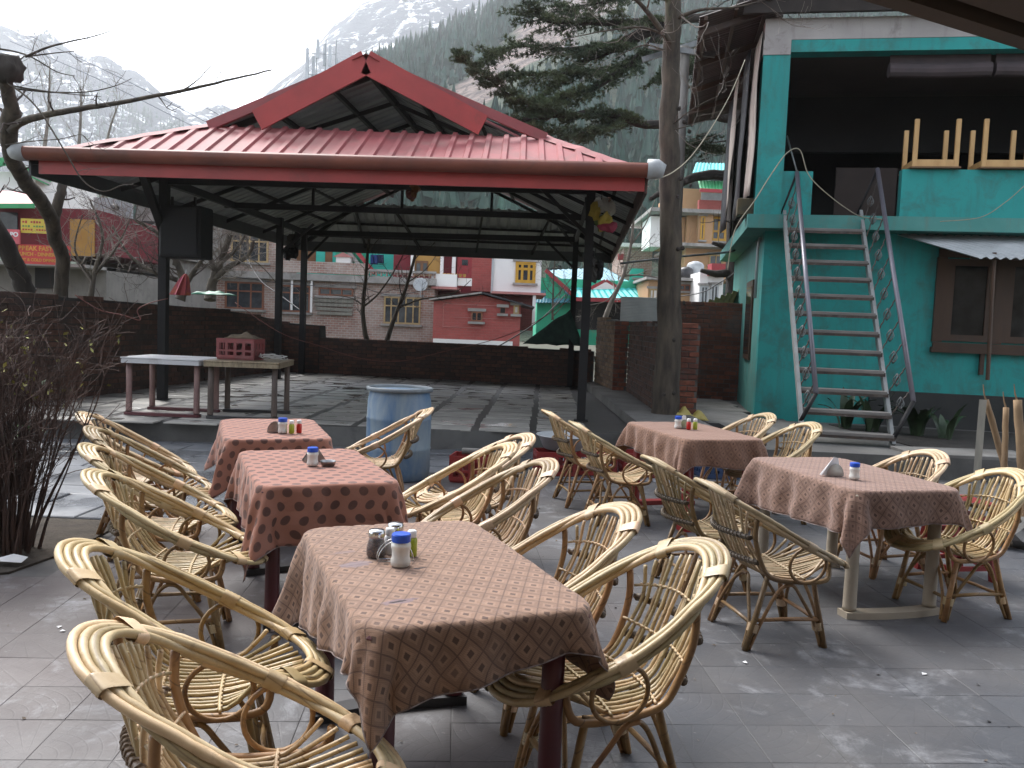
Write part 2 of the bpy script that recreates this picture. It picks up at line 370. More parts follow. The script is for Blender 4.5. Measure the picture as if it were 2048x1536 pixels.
def brick_wall(name,label,path,z0,tops,mats,mort,thick=.22,side=1,keep=300,skip=None,z0b=None):
    """wall along a polyline; bricks on the side seen from the courtyard (side=1: right of travel)"""
    root=empty(name,(path[0][0],path[0][1],z0),0,label,'wall'); org=Vector(root.location)
    core=MB(); L=0; br=[]
    for k in range(len(path)-1):
        a=Vector((*path[k],0)); b=Vector((*path[k+1],0)); t=(b-a); ln=t.length; t/=ln; nn=Vector((t.y,-t.x,0))*side
        za,zb=tops[k],tops[k+1]; zz=(z0,z0) if z0b is None else z0b[k]
        off=nn*(-thick-.012); i=nn*(-.012)
        quad=[a+i,b+i,b+off,a+off]
        vs=[Vector((q.x,q.y,zz[j] if lo else (za,zb)[j]-.02)) for lo in(1,0) for q,j in zip(quad,(0,1,1,0))]
        fs=[(0,1,5,4),(1,2,6,5),(2,3,7,6),(3,0,4,7),(4,5,6,7),(3,2,1,0)]
        core.add([q-org for q in vs],fs)
        row=0
        z=min(zz)
        while z<max(za,zb):
            x=-(row%2)*(BW+BG)/2
            while x<ln:
                x0=max(x,0); x1=min(x+BW,ln); xm=(x0+x1)/2; top=lerp(za,zb,xm/ln)+rnd.uniform(-.012,.012); bot=lerp(zz[0],zz[1],xm/ln)
                if x1-x0>.05 and z+BH<=top+.02 and z>=bot-.03 and not(skip and skip(L+xm,z)):
                    p=a+t*xm; br.append((p.x,p.y,z+BH/2,x1-x0,math.atan2(t.y,t.x),nn))
                x+=BW+BG
            z+=BH+BG; row+=1
        L+=ln
    core.build('wall_core',mort,root)
    br.sort(key=lambda q:(q[0]**2+q[1]**2))
    shared=[]
    for k in range(6):
        q=MB(); q.box((0,0,0),(BW,.10,BH),bev=.006); q.v=[(x+rnd.uniform(-.004,.004),y+rnd.uniform(-.004,.004),z+rnd.uniform(-.003,.003)) for x,y,z in q.v]; shared.append(q.mesh('brick',mats[0]))
    rest=MB()
    for k,(x,y,z,w,ang,nn) in enumerate(br):
        d=rnd.uniform(-.055,-.043); c=Vector((x,y,z))+nn*d-org
        if k<keep:
            o=link('brick',shared[rnd.randrange(6)],root,c,ang+rnd.uniform(-.012,.012)); o.scale=(w/BW,1,1)
        else: rest.box(c,(w,.1,BH),rot=ang)
    if rest.v: tag(rest.build('bricks_farther_along',mats[1],root),kind='stuff')
    return root
# left boundary wall, curving back behind the pavilion, then the low back wall
LW=[(-7.6,9.2),(-6.75,11.0),(-6.25,13.5),(-6.0,16.5),(-5.75,18.6),(-5.55,20.05)]
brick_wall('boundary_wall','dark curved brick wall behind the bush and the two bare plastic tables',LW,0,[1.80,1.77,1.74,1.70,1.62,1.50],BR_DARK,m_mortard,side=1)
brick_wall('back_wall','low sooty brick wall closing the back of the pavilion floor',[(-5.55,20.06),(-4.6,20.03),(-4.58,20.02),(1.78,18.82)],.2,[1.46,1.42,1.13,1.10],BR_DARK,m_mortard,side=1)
# brick walls right of the pavilion
brick_wall('side_wall','weathered buff brick wall running back along the pavilion ledge',[(1.83,18.9),(1.98,16.62)],.40,[1.84,1.78],BR_BUFF,m_mortar,thick=.25,side=1)
brick_wall('brick_pier','red brick pier at the near end of the buff side wall',[(1.965,16.60),(2.23,16.57)],.40,[1.79,1.78],BR_RED,m_mortar,thick=.30,side=1)
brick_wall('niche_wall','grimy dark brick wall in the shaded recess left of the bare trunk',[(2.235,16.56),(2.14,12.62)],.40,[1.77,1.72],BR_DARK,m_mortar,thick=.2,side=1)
brick_wall('alley_wall','red brick wall closing the alley beside the teal house',[(3.05,17.0),(4.62,16.9)],.26,[2.19,2.22],BR_RED,m_mortar,thick=.22,side=1)
brick_wall('brick_pillar','narrow red brick pillar half hidden behind the bare trunk',[(2.13,12.6),(2.75,12.55)],.38,[1.72,1.72],BR_RED,m_mortar,thick=.30,side=1)
m_plaster=M('cement_smear',(.17,.168,.16),(.12,.118,.112),sc=3,rough=.9,bump=.3,bsc=30)


# ============================================================ PAVILION
m_redroof=M('red_roof_sheet',(.33,.085,.088),(.25,.065,.068),sc=1.2,rough=.66,dirt=(.16,.085,.075),dsc=1.3,dlo=.47,dhi=.72,spec=.5,bump=.08,bsc=12)
m_galv=M('galvanised_underside',(.34,.355,.36),(.22,.23,.235),sc=1.5,rough=.5,metal=.2)
m_redpaint=M('red_fascia_paint',(.40,.055,.05),(.31,.045,.042),sc=2,rough=.5,dirt=(.12,.05,.04),dsc=1.1,dlo=.6)
m_gutter=M('brown_gutter',(.22,.07,.045),(.15,.05,.035),sc=2,rough=.45,dirt=(.08,.05,.04),dsc=1.4)
m_cap=M('grey_pvc',(.42,.44,.45),(.3,.32,.33),sc=3,rough=.5)
m_black=M('black_steel',(.009,.009,.010),(.015,.014,.014),sc=6,rough=.65,bump=.1,bsc=30,spec=.3)
m_moss=M('roof_grime',(.05,.045,.03),(.09,.075,.05),sc=20,rough=1,bump=.8,bsc=60,bdist=.02)
PAV=empty('pavilion',(-2,15,0),0,'open pavilion with red sheet roof on black steel posts','pavilion'); PO=Vector(PAV.location)
def pv(p): return Vector(p)-PO
ZE=3.46
cFL,cFR,cRR,cRL=Vector((-6.12,10.72,ZE)),Vector((1.5,10.22,ZE)),Vector((2.35,21.2,ZE)),Vector((-5.3,21.2,ZE))
ZR=5.10; rF=Vector((-2.14,12.02,ZR)); rB=Vector((-1.55,19.6,ZR))
sFL,sFR=Vector((-4.35,12.1,4.21)),Vector((.33,12.0,4.21)); sBL,sBR=Vector((-3.75,19.6,4.21)),Vector((.75,19.6,4.21))
def sheet_slope(A,B,top,n_sheets,name,pitch=.25,rise=.032,u0=0.,u1=1.):
    """ribbed sheets between eave A-B and top(u)->point; red above, bare metal below"""
    L=(B-A).length*(u1-u0); per=max(1,round(L/n_sheets/pitch))
    for k in range(n_sheets):
        q=MB(); prof=[]
        for i in range(per):
            for fx,h in((0,0),(.60,0),(.68,rise),(.92,rise)): prof.append(((k+ (i+fx)/per)/n_sheets,h))
        prof.append(((k+1)/n_sheets,0))
        up=[];dn=[]
        for t,h in prof:
            u=u0+(u1-u0)*t; a=A.lerp(B,u); b=top(u); d=(b-a)
            nrm=(B-A).cross(d if d.length>.05 else Vector((0,0,1))).normalized()
            if nrm.z<0: nrm=-nrm
            a2=a-(d.normalized()*.05 if d.length>.05 else Vector((0,0,0))); wob=.004*noise.noise(a*3)
            up+= [a2+nrm*(h+wob),b+nrm*h]; dn+=[a2+nrm*(h-.006),b+nrm*(h-.006)]
        n=len(prof); vs=[pv(p) for p in up+dn]; o=2*n
        fu=[(2*i,2*i+2,2*i+3,2*i+1) for i in range(n-1)]; q.add(vs,[],0)
        for f in fu: q.f.append(f); q.m.append(0)
        for f in fu: q.f.append(tuple(o+i for i in f[::-1])); q.m.append(1)
        for i in range(n-1): q.f.append((2*i,o+2*i,o+2*i+2,2*i+2)); q.m.append(0)
        q.build('roof_sheet',[m_redroof,m_galv],PAV)
def top_skirt(L,Rr,A,B,hl,hr):
    # trapezoid: hip lines from the corners to the skirt's top line
    def f(u):
        if u<hl: return A.lerp(L,u/hl)
        if u>hr: return B.lerp(Rr,(1-u)/(1-hr))
        return L.lerp(Rr,(u-hl)/(hr-hl))
    return f
sheet_slope(cFL,cFR,top_skirt(sFL,sFR,cFL,cFR,.232,.846),8,'f')
sheet_slope(cRR,cRL,top_skirt(sBR,sBL,cRR,cRL,.21,.797),8,'b')
def side(A,B,sA,sB,ra,rb,sa,sb):
    vs=(sA.z-A.z)/(ra.z-A.z)
    def f(u):
        if u<sa: return A.lerp(sA,u/sa)
        if u>sb: return B.lerp(sB,(1-u)/(1-sb))
        return ra.lerp(rb,(u-sa)/(sb-sa))
    return f
rF2=rF+Vector((0,-.32,0)); rB2=rB+Vector((0,.3,0))
# left and right slopes: hip wedge in front, full height between the gables, hip wedge behind
sheet_slope(cFL,cRL,side(cFL,cRL,sFL,sBL,rF,rB,.132,.847),2,'l',u0=0,u1=.1319)
sheet_slope(cFL,cRL,side(cFL,cRL,sFL,sBL,rF2,rB2,.11,.865),8,'l',u0=.1322,u1=.847)
sheet_slope(cFL,cRL,side(cFL,cRL,sFL,sBL,rF,rB,.132,.847),2,'l',u0=.8472,u1=1)
sheet_slope(cRR,cFR,side(cRR,cFR,sBR,sFR,rB,rF,.146,.838),2,'r',u0=0,u1=.1459)
sheet_slope(cRR,cFR,side(cRR,cFR,sBR,sFR,rB2,rF2,.13,.865),8,'r',u0=.1462,u1=.8379)
sheet_slope(cRR,cFR,side(cRR,cFR,sBR,sFR,rB,rF,.146,.838),2,'r',u0=.8382,u1=1)
# hip caps and ridge cap
for a,b in((cFL,sFL),(cFR,sFR),(cRL,sBL),(cRR,sBR)):
    q=MB(); k=10; prev=None; pts=[]
    d=(b-a).normalized(); sx=d.cross(Vector((0,0,1))).normalized()
    for i in range(k+1):
        c=a.lerp(b,i/k)+Vector((0,0,.045+rnd.uniform(-.008,.012))); w=.13+rnd.uniform(-.012,.012)
        pts.append([c-sx*w-Vector((0,0,.055)),c,c+sx*w-Vector((0,0,.055))])
    for i in range(k):
        p0,p1=pts[i],pts[i+1]; q.add([pv(p) for p in p0+p1],[(0,1,4,3),(1,2,5,4)])
    q.build('hip_cap',m_redroof,PAV)
q=MB(); A_,B_=rF2+Vector((0,-.05,.05)),rB2+Vector((0,.05,.05))
q.add([pv(A_+Vector((-.18,0,-.09))),pv(A_),pv(A_+Vector((.18,0,-.09))),pv(B_+Vector((-.18,0,-.09))),pv(B_),pv(B_+Vector((.18,0,-.09)))],[(0,1,4,3),(1,2,5,4)]); q.build('ridge_cap',m_redroof,PAV)
# barge boards of the front gablet
for s_,foot in((-1,(-3.597,11.72,4.232)),(1,(-0.534,11.72,4.286))):
    ap=Vector((rF.x,11.70,5.05)); ft=Vector(foot)+Vector((0,-.02,-.01)); d=(ft-ap); nn=Vector((-d.z,0,d.x)).normalized()*(.14)
    if nn.z<0: nn=-nn
    q=MB(); y0=Vector((0,-.02,0)); y1=Vector((0,.02,0)); top=[ap+nn*1.0+Vector((0,0,.02)),ft+nn]; bot=[ap-nn-Vector((0,0,.02)),ft-nn]
    P4=[top[0],top[1],bot[1],bot[0]]; vs=[pv(p+y0) for p in P4]+[pv(p+y1) for p in P4]
    q.add(vs,[(0,1,2,3),(7,6,5,4),(0,4,5,1),(1,5,6,2),(2,6,7,3),(3,7,4,0)]); q.build('barge_board',m_redpaint,PAV)
for e in(sFL,sFR):
    MB().bar(pv(rF+Vector((0,-.27,.0))),pv(e+Vector((0,-.13,-.03))),.06,.13).build('verge_flashing',m_redroof,PAV)
# gablet purlins
for t in(.25,.62):
    for s_,e in((-1,sFL),(1,sFR)):
        a=rF.lerp(e,t)+Vector((0,-.2,-.10)); b=rB.lerp(sBL if s_<0 else sBR,t)+Vector((0,.2,-.10))
        MB().bar(pv(a),pv(b),.05,.07).build('purlin',m_black,PAV)
for e in(sFL,sFR):
    MB().bar(pv(rF+Vector((0,.15,-.1))),pv(e+Vector((0,.15,-.08))),.05,.08).build('rafter',m_black,PAV)
# fascia boards and gutter
def fascia(a,b,zt,h,mat,name='fascia'):
    MB().bar(pv(Vector((a.x,a.y,zt-h/2))),pv(Vector((b.x,b.y,zt-h/2))),.03,h,).build(name,mat,PAV)
fascia(cFL+Vector((.12,0,0)),cFR+Vector((-.02,0,0)),ZE+.0,.22,m_redpaint)
m_brownf=M('brown_fascia',(.10,.05,.04),(.07,.04,.035),sc=3,rough=.6)
m_greyf=M('grey_soffit_board',(.085,.09,.095),(.06,.064,.068),sc=2,rough=.6)
for a,b in((cFL,cRL),(cRR,cFR),(cRL,cRR)):
    fascia(a,b,ZE,.24,m_brownf if b is cFR else m_greyf)
gy=Vector((0,-.092,.03)); ga,gb=cFL+gy+Vector((-.02,0,0)),cFR+gy+Vector((.02,0,0))
q=MB()
ring=[(.102*math.cos(t),.102*math.sin(t)) for t in [math.pi*(.82+ i*1.42/12) for i in range(13)]]
inn=[(x*.93,y*.93) for x,y in ring][::-1]
dx=(gb-ga).normalized(); ny=dx.cross(Vector((0,0,1))).normalized()
prof=ring+inn; vs=[pv(p+(-ny)*x+Vector((0,0,y))) for p in(ga,gb) for x,y in prof]; n=len(prof)
q.add(vs,[(i,(i+1)%n,n+(i+1)%n,n+i) for i in range(n)]); q.build('gutter',m_gutter,PAV,smooth=True)
for e,s_ in((ga,-1),(gb,1)):
    q=MB(); q.tube([pv(e-dx*s_*.03),pv(e+dx*s_*.09),pv(e+dx*s_*.17+Vector((0,0,-.02)))],[.115,.115,.075],14); q.build('gutter_end',m_cap,PAV,smooth=True)
# grime lumps lying behind the gutter
for i in range(26):
    u=rnd.uniform(.06,.94); dy=rnd.uniform(.03,.2); c=cFL.lerp(cFR,u)+Vector((0,dy,.042+dy*.46)); q=MB()
    bm=bmesh.new(); bmesh.ops.create_icosphere(bm,subdivisions=2,radius=1)
    for v in bm.verts: v.co=Vector((v.co.x*rnd.uniform(.08,.12),v.co.y*.06,v.co.z*.022))*(1+.5*noise.noise(v.co*2+Vector((i,0,0))))
    bm.verts.index_update(); q.add([pv(c+v.co) for v in bm.verts],[tuple(v.index for v in f.verts) for f in bm.faces]); bm.free(); q.build('leaf_litter',m_moss,PAV)
# posts, tie beams, rafters and purlins
posts=[(1.0,12.02),(1.28,18.8),(-4.91,19.7),(-4.95,17.8),(-5.235,12.66)]
for x,y in posts:
    q=MB(); q.box(pv((x,y,(PZ+3.62)/2)),(.12,.12,3.62-PZ),rot=-.07); q.box(pv((x,y,PZ+.012)),(.2,.2,.012),rot=-.07); q.build('post',m_black,PAV)
ZB=3.52
def inset(c): # point on the eave ring above a post
    return Vector((c[0],c[1],ZB))
P0,P1,P2,P3,P4=[inset(c) for c in posts]
for a,b in((P0,P1),(P1,P2),(P2,P3),(P3,P4),(P4,P0)): MB().bar(pv(a),pv(b),.06,.12).build('tie_beam',m_black,PAV)
for a,b in((cFL,sFL),(cFR,sFR),(cRL,sBL),(cRR,sBR)):
    MB().bar(pv(a+Vector((0,0,-.07))),pv(b+Vector((0,0,-.06))),.06,.10).build('hip_rafter',m_black,PAV)
MB().bar(pv(rF+Vector((0,0,-.1))),pv(rB+Vector((0,0,-.1))),.06,.1).build('ridge_beam',m_black,PAV)
for t in(.18,.45,.75):
    for A,B,C2,D in((cFL,cRL,sFL,sBL),(cFR,cRR,sFR,sBR),(cFL,cFR,sFL,sFR),(cRL,cRR,sBL,sBR)):
        a=A.lerp(C2,t*1.25 if t*1.25<1 else 1)+Vector((0,0,-.05)); b=B.lerp(D,t*1.25 if t*1.25<1 else 1)+Vector((0,0,-.05))
        MB().bar(pv(a),pv(b),.045,.055).build('purlin',m_black,PAV)
for t in(.2,.38,.56,.74,.9):
    a=cRL.lerp(cRR,t); b=sBL.lerp(sBR,min(1,max(0,(t-.3)/.4))); MB().bar(pv(a+Vector((0,0,-.09))),pv(b+Vector((0,0,-.09))),.045,.06).build('rafter',m_black,PAV)
    a=cFL.lerp(cRL,t); b=rF.lerp(rB,t); MB().bar(pv(a+Vector((0,0,-.09))),pv(b+Vector((0,0,-.12))),.045,.06).build('rafter',m_black,PAV)
    a=cFR.lerp(cRR,t); b=rF.lerp(rB,t); MB().bar(pv(a+Vector((0,0,-.09))),pv(b+Vector((0,0,-.12))),.045,.06).build('rafter',m_black,PAV)
# trusses and braces
mid=(P4+P0)/2
for (a,b) in((P4+Vector((0,2.6,0)),P0+Vector((.1,3.0,0))),):
    MB().bar(pv(a),pv(b),.06,.1).build('truss_tie',m_black,PAV)
    m2=(a+b)/2
    for t in(.25,.5,.75):
        c=a.lerp(b,t); zt=4.95-abs(t-.5)*2.6; MB().bar(pv(c),pv(Vector((c.x,c.y,zt))),.045,.045).build('truss_strut',m_black,PAV)
MB().bar(pv((-5.092,11.6,3.415)),pv((-5.117,12.55,2.529)),.10,.08).build('brace',m_black,PAV)
for p,dx_,dy_ in((P0,-.7,0),(P0,0,.8),(P1,-.7,0),(P3,.7,0),(P2,.6,0)):
    MB().bar(pv(p+Vector((0,0,-.65))),pv(p+Vector((dx_,dy_,0))),.05,.05).build('brace',m_black,PAV)
# loudspeaker-like black cabinet hung on the front left post
q=MB(); c=Vector((-4.785,12.35,2.732)); q.box((0,0,0),(.62,.40,.74),bev=.02); b_=q.build('cabinet',m_black,None,loc=c); b_.rotation_euler=(0,0,-.12)
tag(b_,'black loudspeaker cabinet hung on the front left pavilion post','loudspeaker')
gr=MB(); gr.box((0,-.215,0),(.54,.02,.66),bev=.004); gr.build('front_grille',M('dark_grille',(.008,.008,.009),(.014,.014,.015),sc=200,rough=.8),b_)
hk=MB(); hk.bar((-.25,.05,.36),(-.25,.05,.52),.03); hk.bar((.1,.05,.36),(.1,.05,.52),.03); hk.build('bracket',m_black,b_)


# ============================================================ TEAL HOUSE WITH THE OUTSIDE STAIRS
def paint_mat(name,c1,c2,dirt,dlo=.6,rough=.7):
    m,n,b=_new(name); w=_coord(n,'World')
    col=_mix(n,_ramp(n,_noise(n,w,1.1,6,.6),[(.3,0),(.7,1)]),c1,c2)
    st=_coord(n,'World',(5,5,.7)); col=_mix(n,_ramp(n,_noise(n,st,1.3,6,.65),[(dlo,0),(dlo+.25,.55)]),col,dirt)
    col=_mix(n,_ramp(n,_noise(n,w,2.4,9,.72,.5),[(dlo+.02,0),(dlo+.2,.7)]),col,dirt)
    n.links.new(col,b.inputs['Base Color']); b.inputs['Roughness'].default_value=rough; b.inputs['Specular IOR Level'].default_value=.35
    _bump(n,b,_noise(n,w,28,7,.65),.22,.008); return m
m_teal=paint_mat('teal_paint',(.030,.33,.315),(.024,.27,.255),(.055,.14,.125),.47)
m_teald=paint_mat('weathered_teal_paint',(.10,.30,.27),(.05,.22,.20),(.16,.15,.12),.52)
m_white=paint_mat('dirty_whitewash',(.42,.40,.385),(.32,.30,.29),(.12,.10,.09),.56,.85)
m_wood=M('dark_window_wood',(.062,.03,.014),(.038,.019,.010),sc=3,rough=.5,stretch=(1,1,.2),bump=.2,bsc=25)
m_pine=M('pale_pine',(.58,.37,.16),(.47,.28,.11),sc=3,rough=.6,stretch=(2,2,.5),dirt=(.22,.10,.035),dsc=5,dlo=.68,dhi=.72,co='Object')
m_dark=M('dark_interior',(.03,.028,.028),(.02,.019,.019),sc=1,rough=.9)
m_brownin=M('brown_interior',(.085,.065,.055),(.06,.047,.042),sc=1,rough=.9)
m_glass=None
def glass_mat(name,tint,rough=.03):
    m,n,b=_new(name); w=_coord(n,'World')
    n.links.new(_mix(n,_ramp(n,_noise(n,w,3,5,.6),[(.4,0),(.7,1)]),tint,tuple(q*1.8+.01 for q in tint)),b.inputs['Base Color'])
    n.links.new(_ramp(n,_noise(n,w,6,5,.6),[(.3,rough),(.8,rough+.12)]),b.inputs['Roughness']); b.inputs['Specular IOR Level'].default_value=.35
    _bump(n,b,_noise(n,w,1.5,2,.5),.04,.02); return m
m_glass=glass_mat('dusty_window_glass',(.012,.014,.014))
m_rust=M('rusty_steel',(.085,.06,.045),(.05,.042,.04),sc=9,rough=.6,metal=.3,bump=.3,bsc=60,dirt=(.16,.15,.14),dsc=4,dlo=.5)
m_steel=M('worn_grey_steel',(.20,.21,.21),(.13,.14,.14),sc=7,rough=.42,metal=.6,dirt=(.09,.06,.05),dsc=6,dlo=.55)
m_rail=M('chipped_rail_paint',(.15,.15,.175),(.19,.18,.21),sc=3,rough=.35,metal=.4,stretch=(1,1,.3),dirt=(.08,.03,.04),dsc=3,dlo=.6)
m_tin=M('pale_tin',(.50,.52,.53),(.38,.40,.41),sc=2,rough=.5,metal=.25,dirt=(.22,.19,.17),dsc=2,dlo=.62)
m_brsheet=M('brown_roof_sheet',(.095,.075,.068),(.065,.052,.048),sc=2,rough=.6)
TEAL=empty('teal_house',(3.55,13.3,0),R(-10),'turquoise two storey house with open upper floor, right of the alley','house')
def tb(name,x0,y0,z0,x1,y1,z1,mat,bev=0,parent=None):
    q=MB(); q.box(((x0+x1)/2,(y0+y1)/2,(z0+z1)/2),(x1-x0,y1-y0,z1-z0),bev=bev); return q.build(name,mat,parent or TEAL)
# lower storey
tb('lower_wall',.32,.45,.0,6.2,.70,3.25,m_teal)
tb('side_wall',.32,.701,.0,.55,6.4,3.25,m_teald)
tb('floor_slab',.0,.0,3.25,6.3,6.6,3.46,m_teald)
tb('upper_floor_tiles',.20,.15,3.46,6.2,6.5,3.475,m_brownin)
tb('wall_footing',2.05,.36,.0,6.2,.449,.80,M('black_shade_footing',(.022,.024,.024),(.035,.036,.034),sc=3,rough=.8,bump=.3,bsc=30))  # black base below the teal, its tone also takes in the deep shade
# left eave edge strip of the slab (a tilted board)
# upper storey
tb('corner_pillar',.10,.06,3.46,.50,.42,6.05,m_teal)
tb('parapet',.5005,.08,3.46,.94,.24,4.13,m_teal)
tb('parapet',2.22,.06,3.46,6.3,.24,4.17,m_teal)
tb('beam',.5,.06,5.92,6.3,.34,6.10,m_teal)
tb('beam_plaster',.10,.05,6.101,6.3,.35,6.42,m_white)
tb('pillar_cap',.09,.045,5.88,.495,.43,6.10,m_white)
tb('ceiling',.1,.36,6.0,6.3,6.5,6.06,m_brownin)
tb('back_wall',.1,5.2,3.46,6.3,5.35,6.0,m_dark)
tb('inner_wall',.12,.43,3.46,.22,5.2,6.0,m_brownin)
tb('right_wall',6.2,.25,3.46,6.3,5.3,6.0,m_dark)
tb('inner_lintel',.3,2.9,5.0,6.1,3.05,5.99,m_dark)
tb('door_leaf',1.62,2.0,3.48,2.62,2.05,4.55,m_brownin)
# rolled bamboo blinds below the beam
for x0,x1 in((1.98,3.42),(3.47,4.9)):
    q=MB(); q.tube([(x0,.30,5.70),((x0+x1)/2,.30,5.685),(x1,.30,5.70)],.11,12); q.box(((x0+x1)/2,.30,5.84),(x1-x0-.02,.02,.2)); q.build('rolled_blind',M('blind_cloth',(.085,.065,.068),(.06,.048,.052),sc=3,rough=.9),TEAL)
# roof: dark eave board, corrugated overhang on the left
tb('eave_board',-.25,-.18,6.43,6.4,-.10,6.80,M('eave_dark',(.022,.018,.016),(.035,.028,.025),sc=4,rough=.9))
def corr(mb,A,U,V,nu,amp,per,mat_i=0):
    """corrugated sheet: origin A, across U (waves), along V"""
    U=Vector(U);V=Vector(V);A=Vector(A);L=U.length;n=max(8,int(L/per*6)); nn=U.cross(V).normalized()
    P=[A+U*(i/n)+nn*amp*math.sin(i/n*L/per*6.283) for i in range(n+1)]
    mb.add([p for q in P for p in(q,q+V)],[(2*i,2*i+2,2*i+3,2*i+1) for i in range(n)],mat_i)
    mb.add([p for q in P for p in(q-nn*.004,q+V-nn*.004)],[(2*i+1,2*i+3,2*i+2,2*i) for i in range(n)],mat_i)
for k in range(6):
    q=MB(); corr(q,(.45,-.25+k*1.15,6.78),(0,1.13,0),(-1.35,0,-.42),0,.018,.10); q.build('roof_sheet',m_brsheet,TEAL,smooth=True)
for k in range(5):
    q=MB(); corr(q,(.40+k*1.25,-.35,6.86),(1.22,0,0),(0,3.4,.75),0,.018,.10); q.build('roof_sheet',m_brsheet,TEAL,smooth=True)
for t in(.25,.6,.93):
    MB().bar((.45-1.35*t,-.25,6.74-.42*t),(.45-1.35*t,6.6,6.74-.42*t),.05,.06).build('purlin',m_wood,TEAL)
for y in(.1,1.7,3.3,4.9): MB().bar((.3,y,6.62),(-.9,y,6.22),.06,.09).build('roof_bracket',m_wood,TEAL)
# loose sheets and cloth hung down the left side of the upper floor
m_tarp=M('dirty_white_tarp',(.46,.42,.36),(.35,.30,.27),sc=3,rough=.8,stretch=(1,1,.3),dirt=(.15,.11,.09),dsc=2)
m_btarp=M('black_tarp',(.014,.014,.017),(.03,.03,.034),sc=3,rough=.5)
def hang(name,pts_top,zt,zb,mat,seed,wob=.05):
    q=MB(); n=len(pts_top); k=12
    for j in range(k+1):
        t=j/k
        for i,(x,y) in enumerate(pts_top):
            w=wob*noise.noise(Vector((x*3+seed,y*2,t*2.3)))*min(1,t*3); q.v.append((x+w-.06*t,y+w,lerp(zt,zb+.25*noise.noise(Vector((i*.9,seed,0))),t)))
    for j in range(k):
        for i in range(n-1): q.f.append((j*n+i,j*n+i+1,(j+1)*n+i+1,(j+1)*n+i)); q.m.append(0)
    o=q.build(name,mat,TEAL,smooth=True); md=o.modifiers.new('t','SOLIDIFY'); md.thickness=.006
hang('tarpaulin',[(.065,.10),(.055,.35),(.05,.7),(.045,1.2)],6.25,3.75,m_tarp,1)
hang('tarpaulin',[(-.02,1.0),(-.05,1.5),(-.03,2.0),(.02,2.6)],6.3,3.55,m_btarp,2)
hang('tarpaulin',[(-.10,2.2),(-.12,2.7),(-.10,3.3)],6.2,3.9,m_tarp,3)
hang('tarpaulin',[(-.06,3.2),(-.12,4.2),(-.06,5.6)],6.2,3.6,m_btarp,4)
q=MB(); q.box((.02,.35,3.60),(.34,.30,.26),bev=.01); q.build('rusty_tin',M('rusty_tin_box',(.10,.075,.03),(.05,.045,.03),sc=8,rough=.7),TEAL)
# lower windows with wooden frame
win=empty('window',(4.35,.44,2.25),0); win.parent=TEAL
fr=MB(); X0,X1,Z0,Z1=-1.42,1.42,-.72,.72
for a,b in(((X0,0,Z0),(X1,0,Z0)),((X0,0,Z1),(X1,0,Z1))): fr.bar(a,b,.09,.13)
fr.build('frame',m_wood,win)
for k,x in enumerate((X0+.05,-.52,.42,X1-.05)): MB().box((x,-.01,0),(.14,.085,1.30)).build('mullion',m_wood,win)
for k,(a,b) in enumerate(((X0+.12,-.59),(-.45,.35),(.49,X1-.12))):
    q=MB(); w=b-a; xm=(a+b)/2
    for s in(-1,1): q.box((xm+s*(w/2-.06),-.02,0),(.12,.05,1.26)); q.box((xm,-.02,s*.58),(w-.24,.048,.10))
    q.build('sash',m_wood,win); MB().box((xm,-.008,0),(w-.22,.008,1.10)).build('pane',m_glass,win)
tb('sill',2.9,.34,1.44,5.8,.449,1.52,m_wood)
tb('window_bar',3.62,.38,1.12,3.68,.44,1.46,m_wood)
# side window
sw=tb('side_window',.285,1.6,1.15,.319,2.7,2.55,m_wood); 
tb('pane',.28,1.7,1.25,.2849,2.6,2.45,m_glass)
# tin awning over the window
for k in range(4):
    q=MB(); corr(q,(2.30+k*1.02,.44,3.24),(1.0,0,0),(.85,-1.05,-.43),0,.018,.13); o=q.build('awning_sheet',m_tin,TEAL,smooth=True)
MB().bar((3.1,-.45,2.83),(6.6,-.45,2.83),.05,.05).build('awning_rail',m_wood,TEAL)
MB().tube([(3.412,-0.45,2.908),(3.464,-0.42,1.077)],.03,8).build('awning_post',m_wood,TEAL)
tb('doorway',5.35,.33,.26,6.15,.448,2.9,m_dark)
# slim pipe at the left corner and brown box above
MB().tube([(.30,.9,3.2),(.27,.9,3.05),(.27,.9,2.2)],.025,8).build('pipe',m_cap,TEAL,smooth=True)

m_string=M('pale_worn_steel',(.27,.28,.275),(.2,.21,.205),sc=3,rough=.5,metal=.2,dirt=(.11,.08,.065),dsc=5,dlo=.6)
# ------------------------------------------------------------ stairs
ST=empty('metal_stairs',(4.35,10.6,.26),0,'steep steel stairs with wooden treads leaning on the teal house','stairs'); SO=Vector(ST.location)
bl,br_=Vector((3.698,10.72,0.464)),Vector((4.787,10.52,0.274)); tl,tr=Vector((4.105,13.26,3.428)),Vector((5.23,13.12,3.455))
for a,b in((bl,tl),(br_,tr)):
    e=(b-a).normalized()
    MB().bar(a-SO,b+e*.10-SO,.045,.11).build('stringer',m_string,ST)
NTR=12
m_tread=M('worn_tread_wood',(.21,.195,.18),(.13,.12,.11),sc=5,rough=.7,stretch=(.3,2,2),bump=.4,bsc=30,dirt=(.20,.19,.18),dsc=4,dlo=.6)
for i in range(NTR):
    t=(i+.12)/NTR; a=bl.lerp(tl,t); b=br_.lerp(tr,t); q=MB(); c=(a+b)/2-SO; w=(b-a).length-.03; rz=math.atan2((b-a).y,(b-a).x)
    q.box(c+Vector((0,.02,0)),(w,.22,.042),rot=rz,bev=.004); q.build('tread',m_tread,ST)
    q=MB(); q.box(c+Vector((0,-.082,-.030)),(w,.012,.05),rot=rz); q.build('nosing_strip',m_rust,ST)
RL=(((3.866,10.75,0.883),(4.252,13.25,4.11),bl,tl),((5.077,10.68,0.836),(5.431,13.12,4.186),br_,tr))
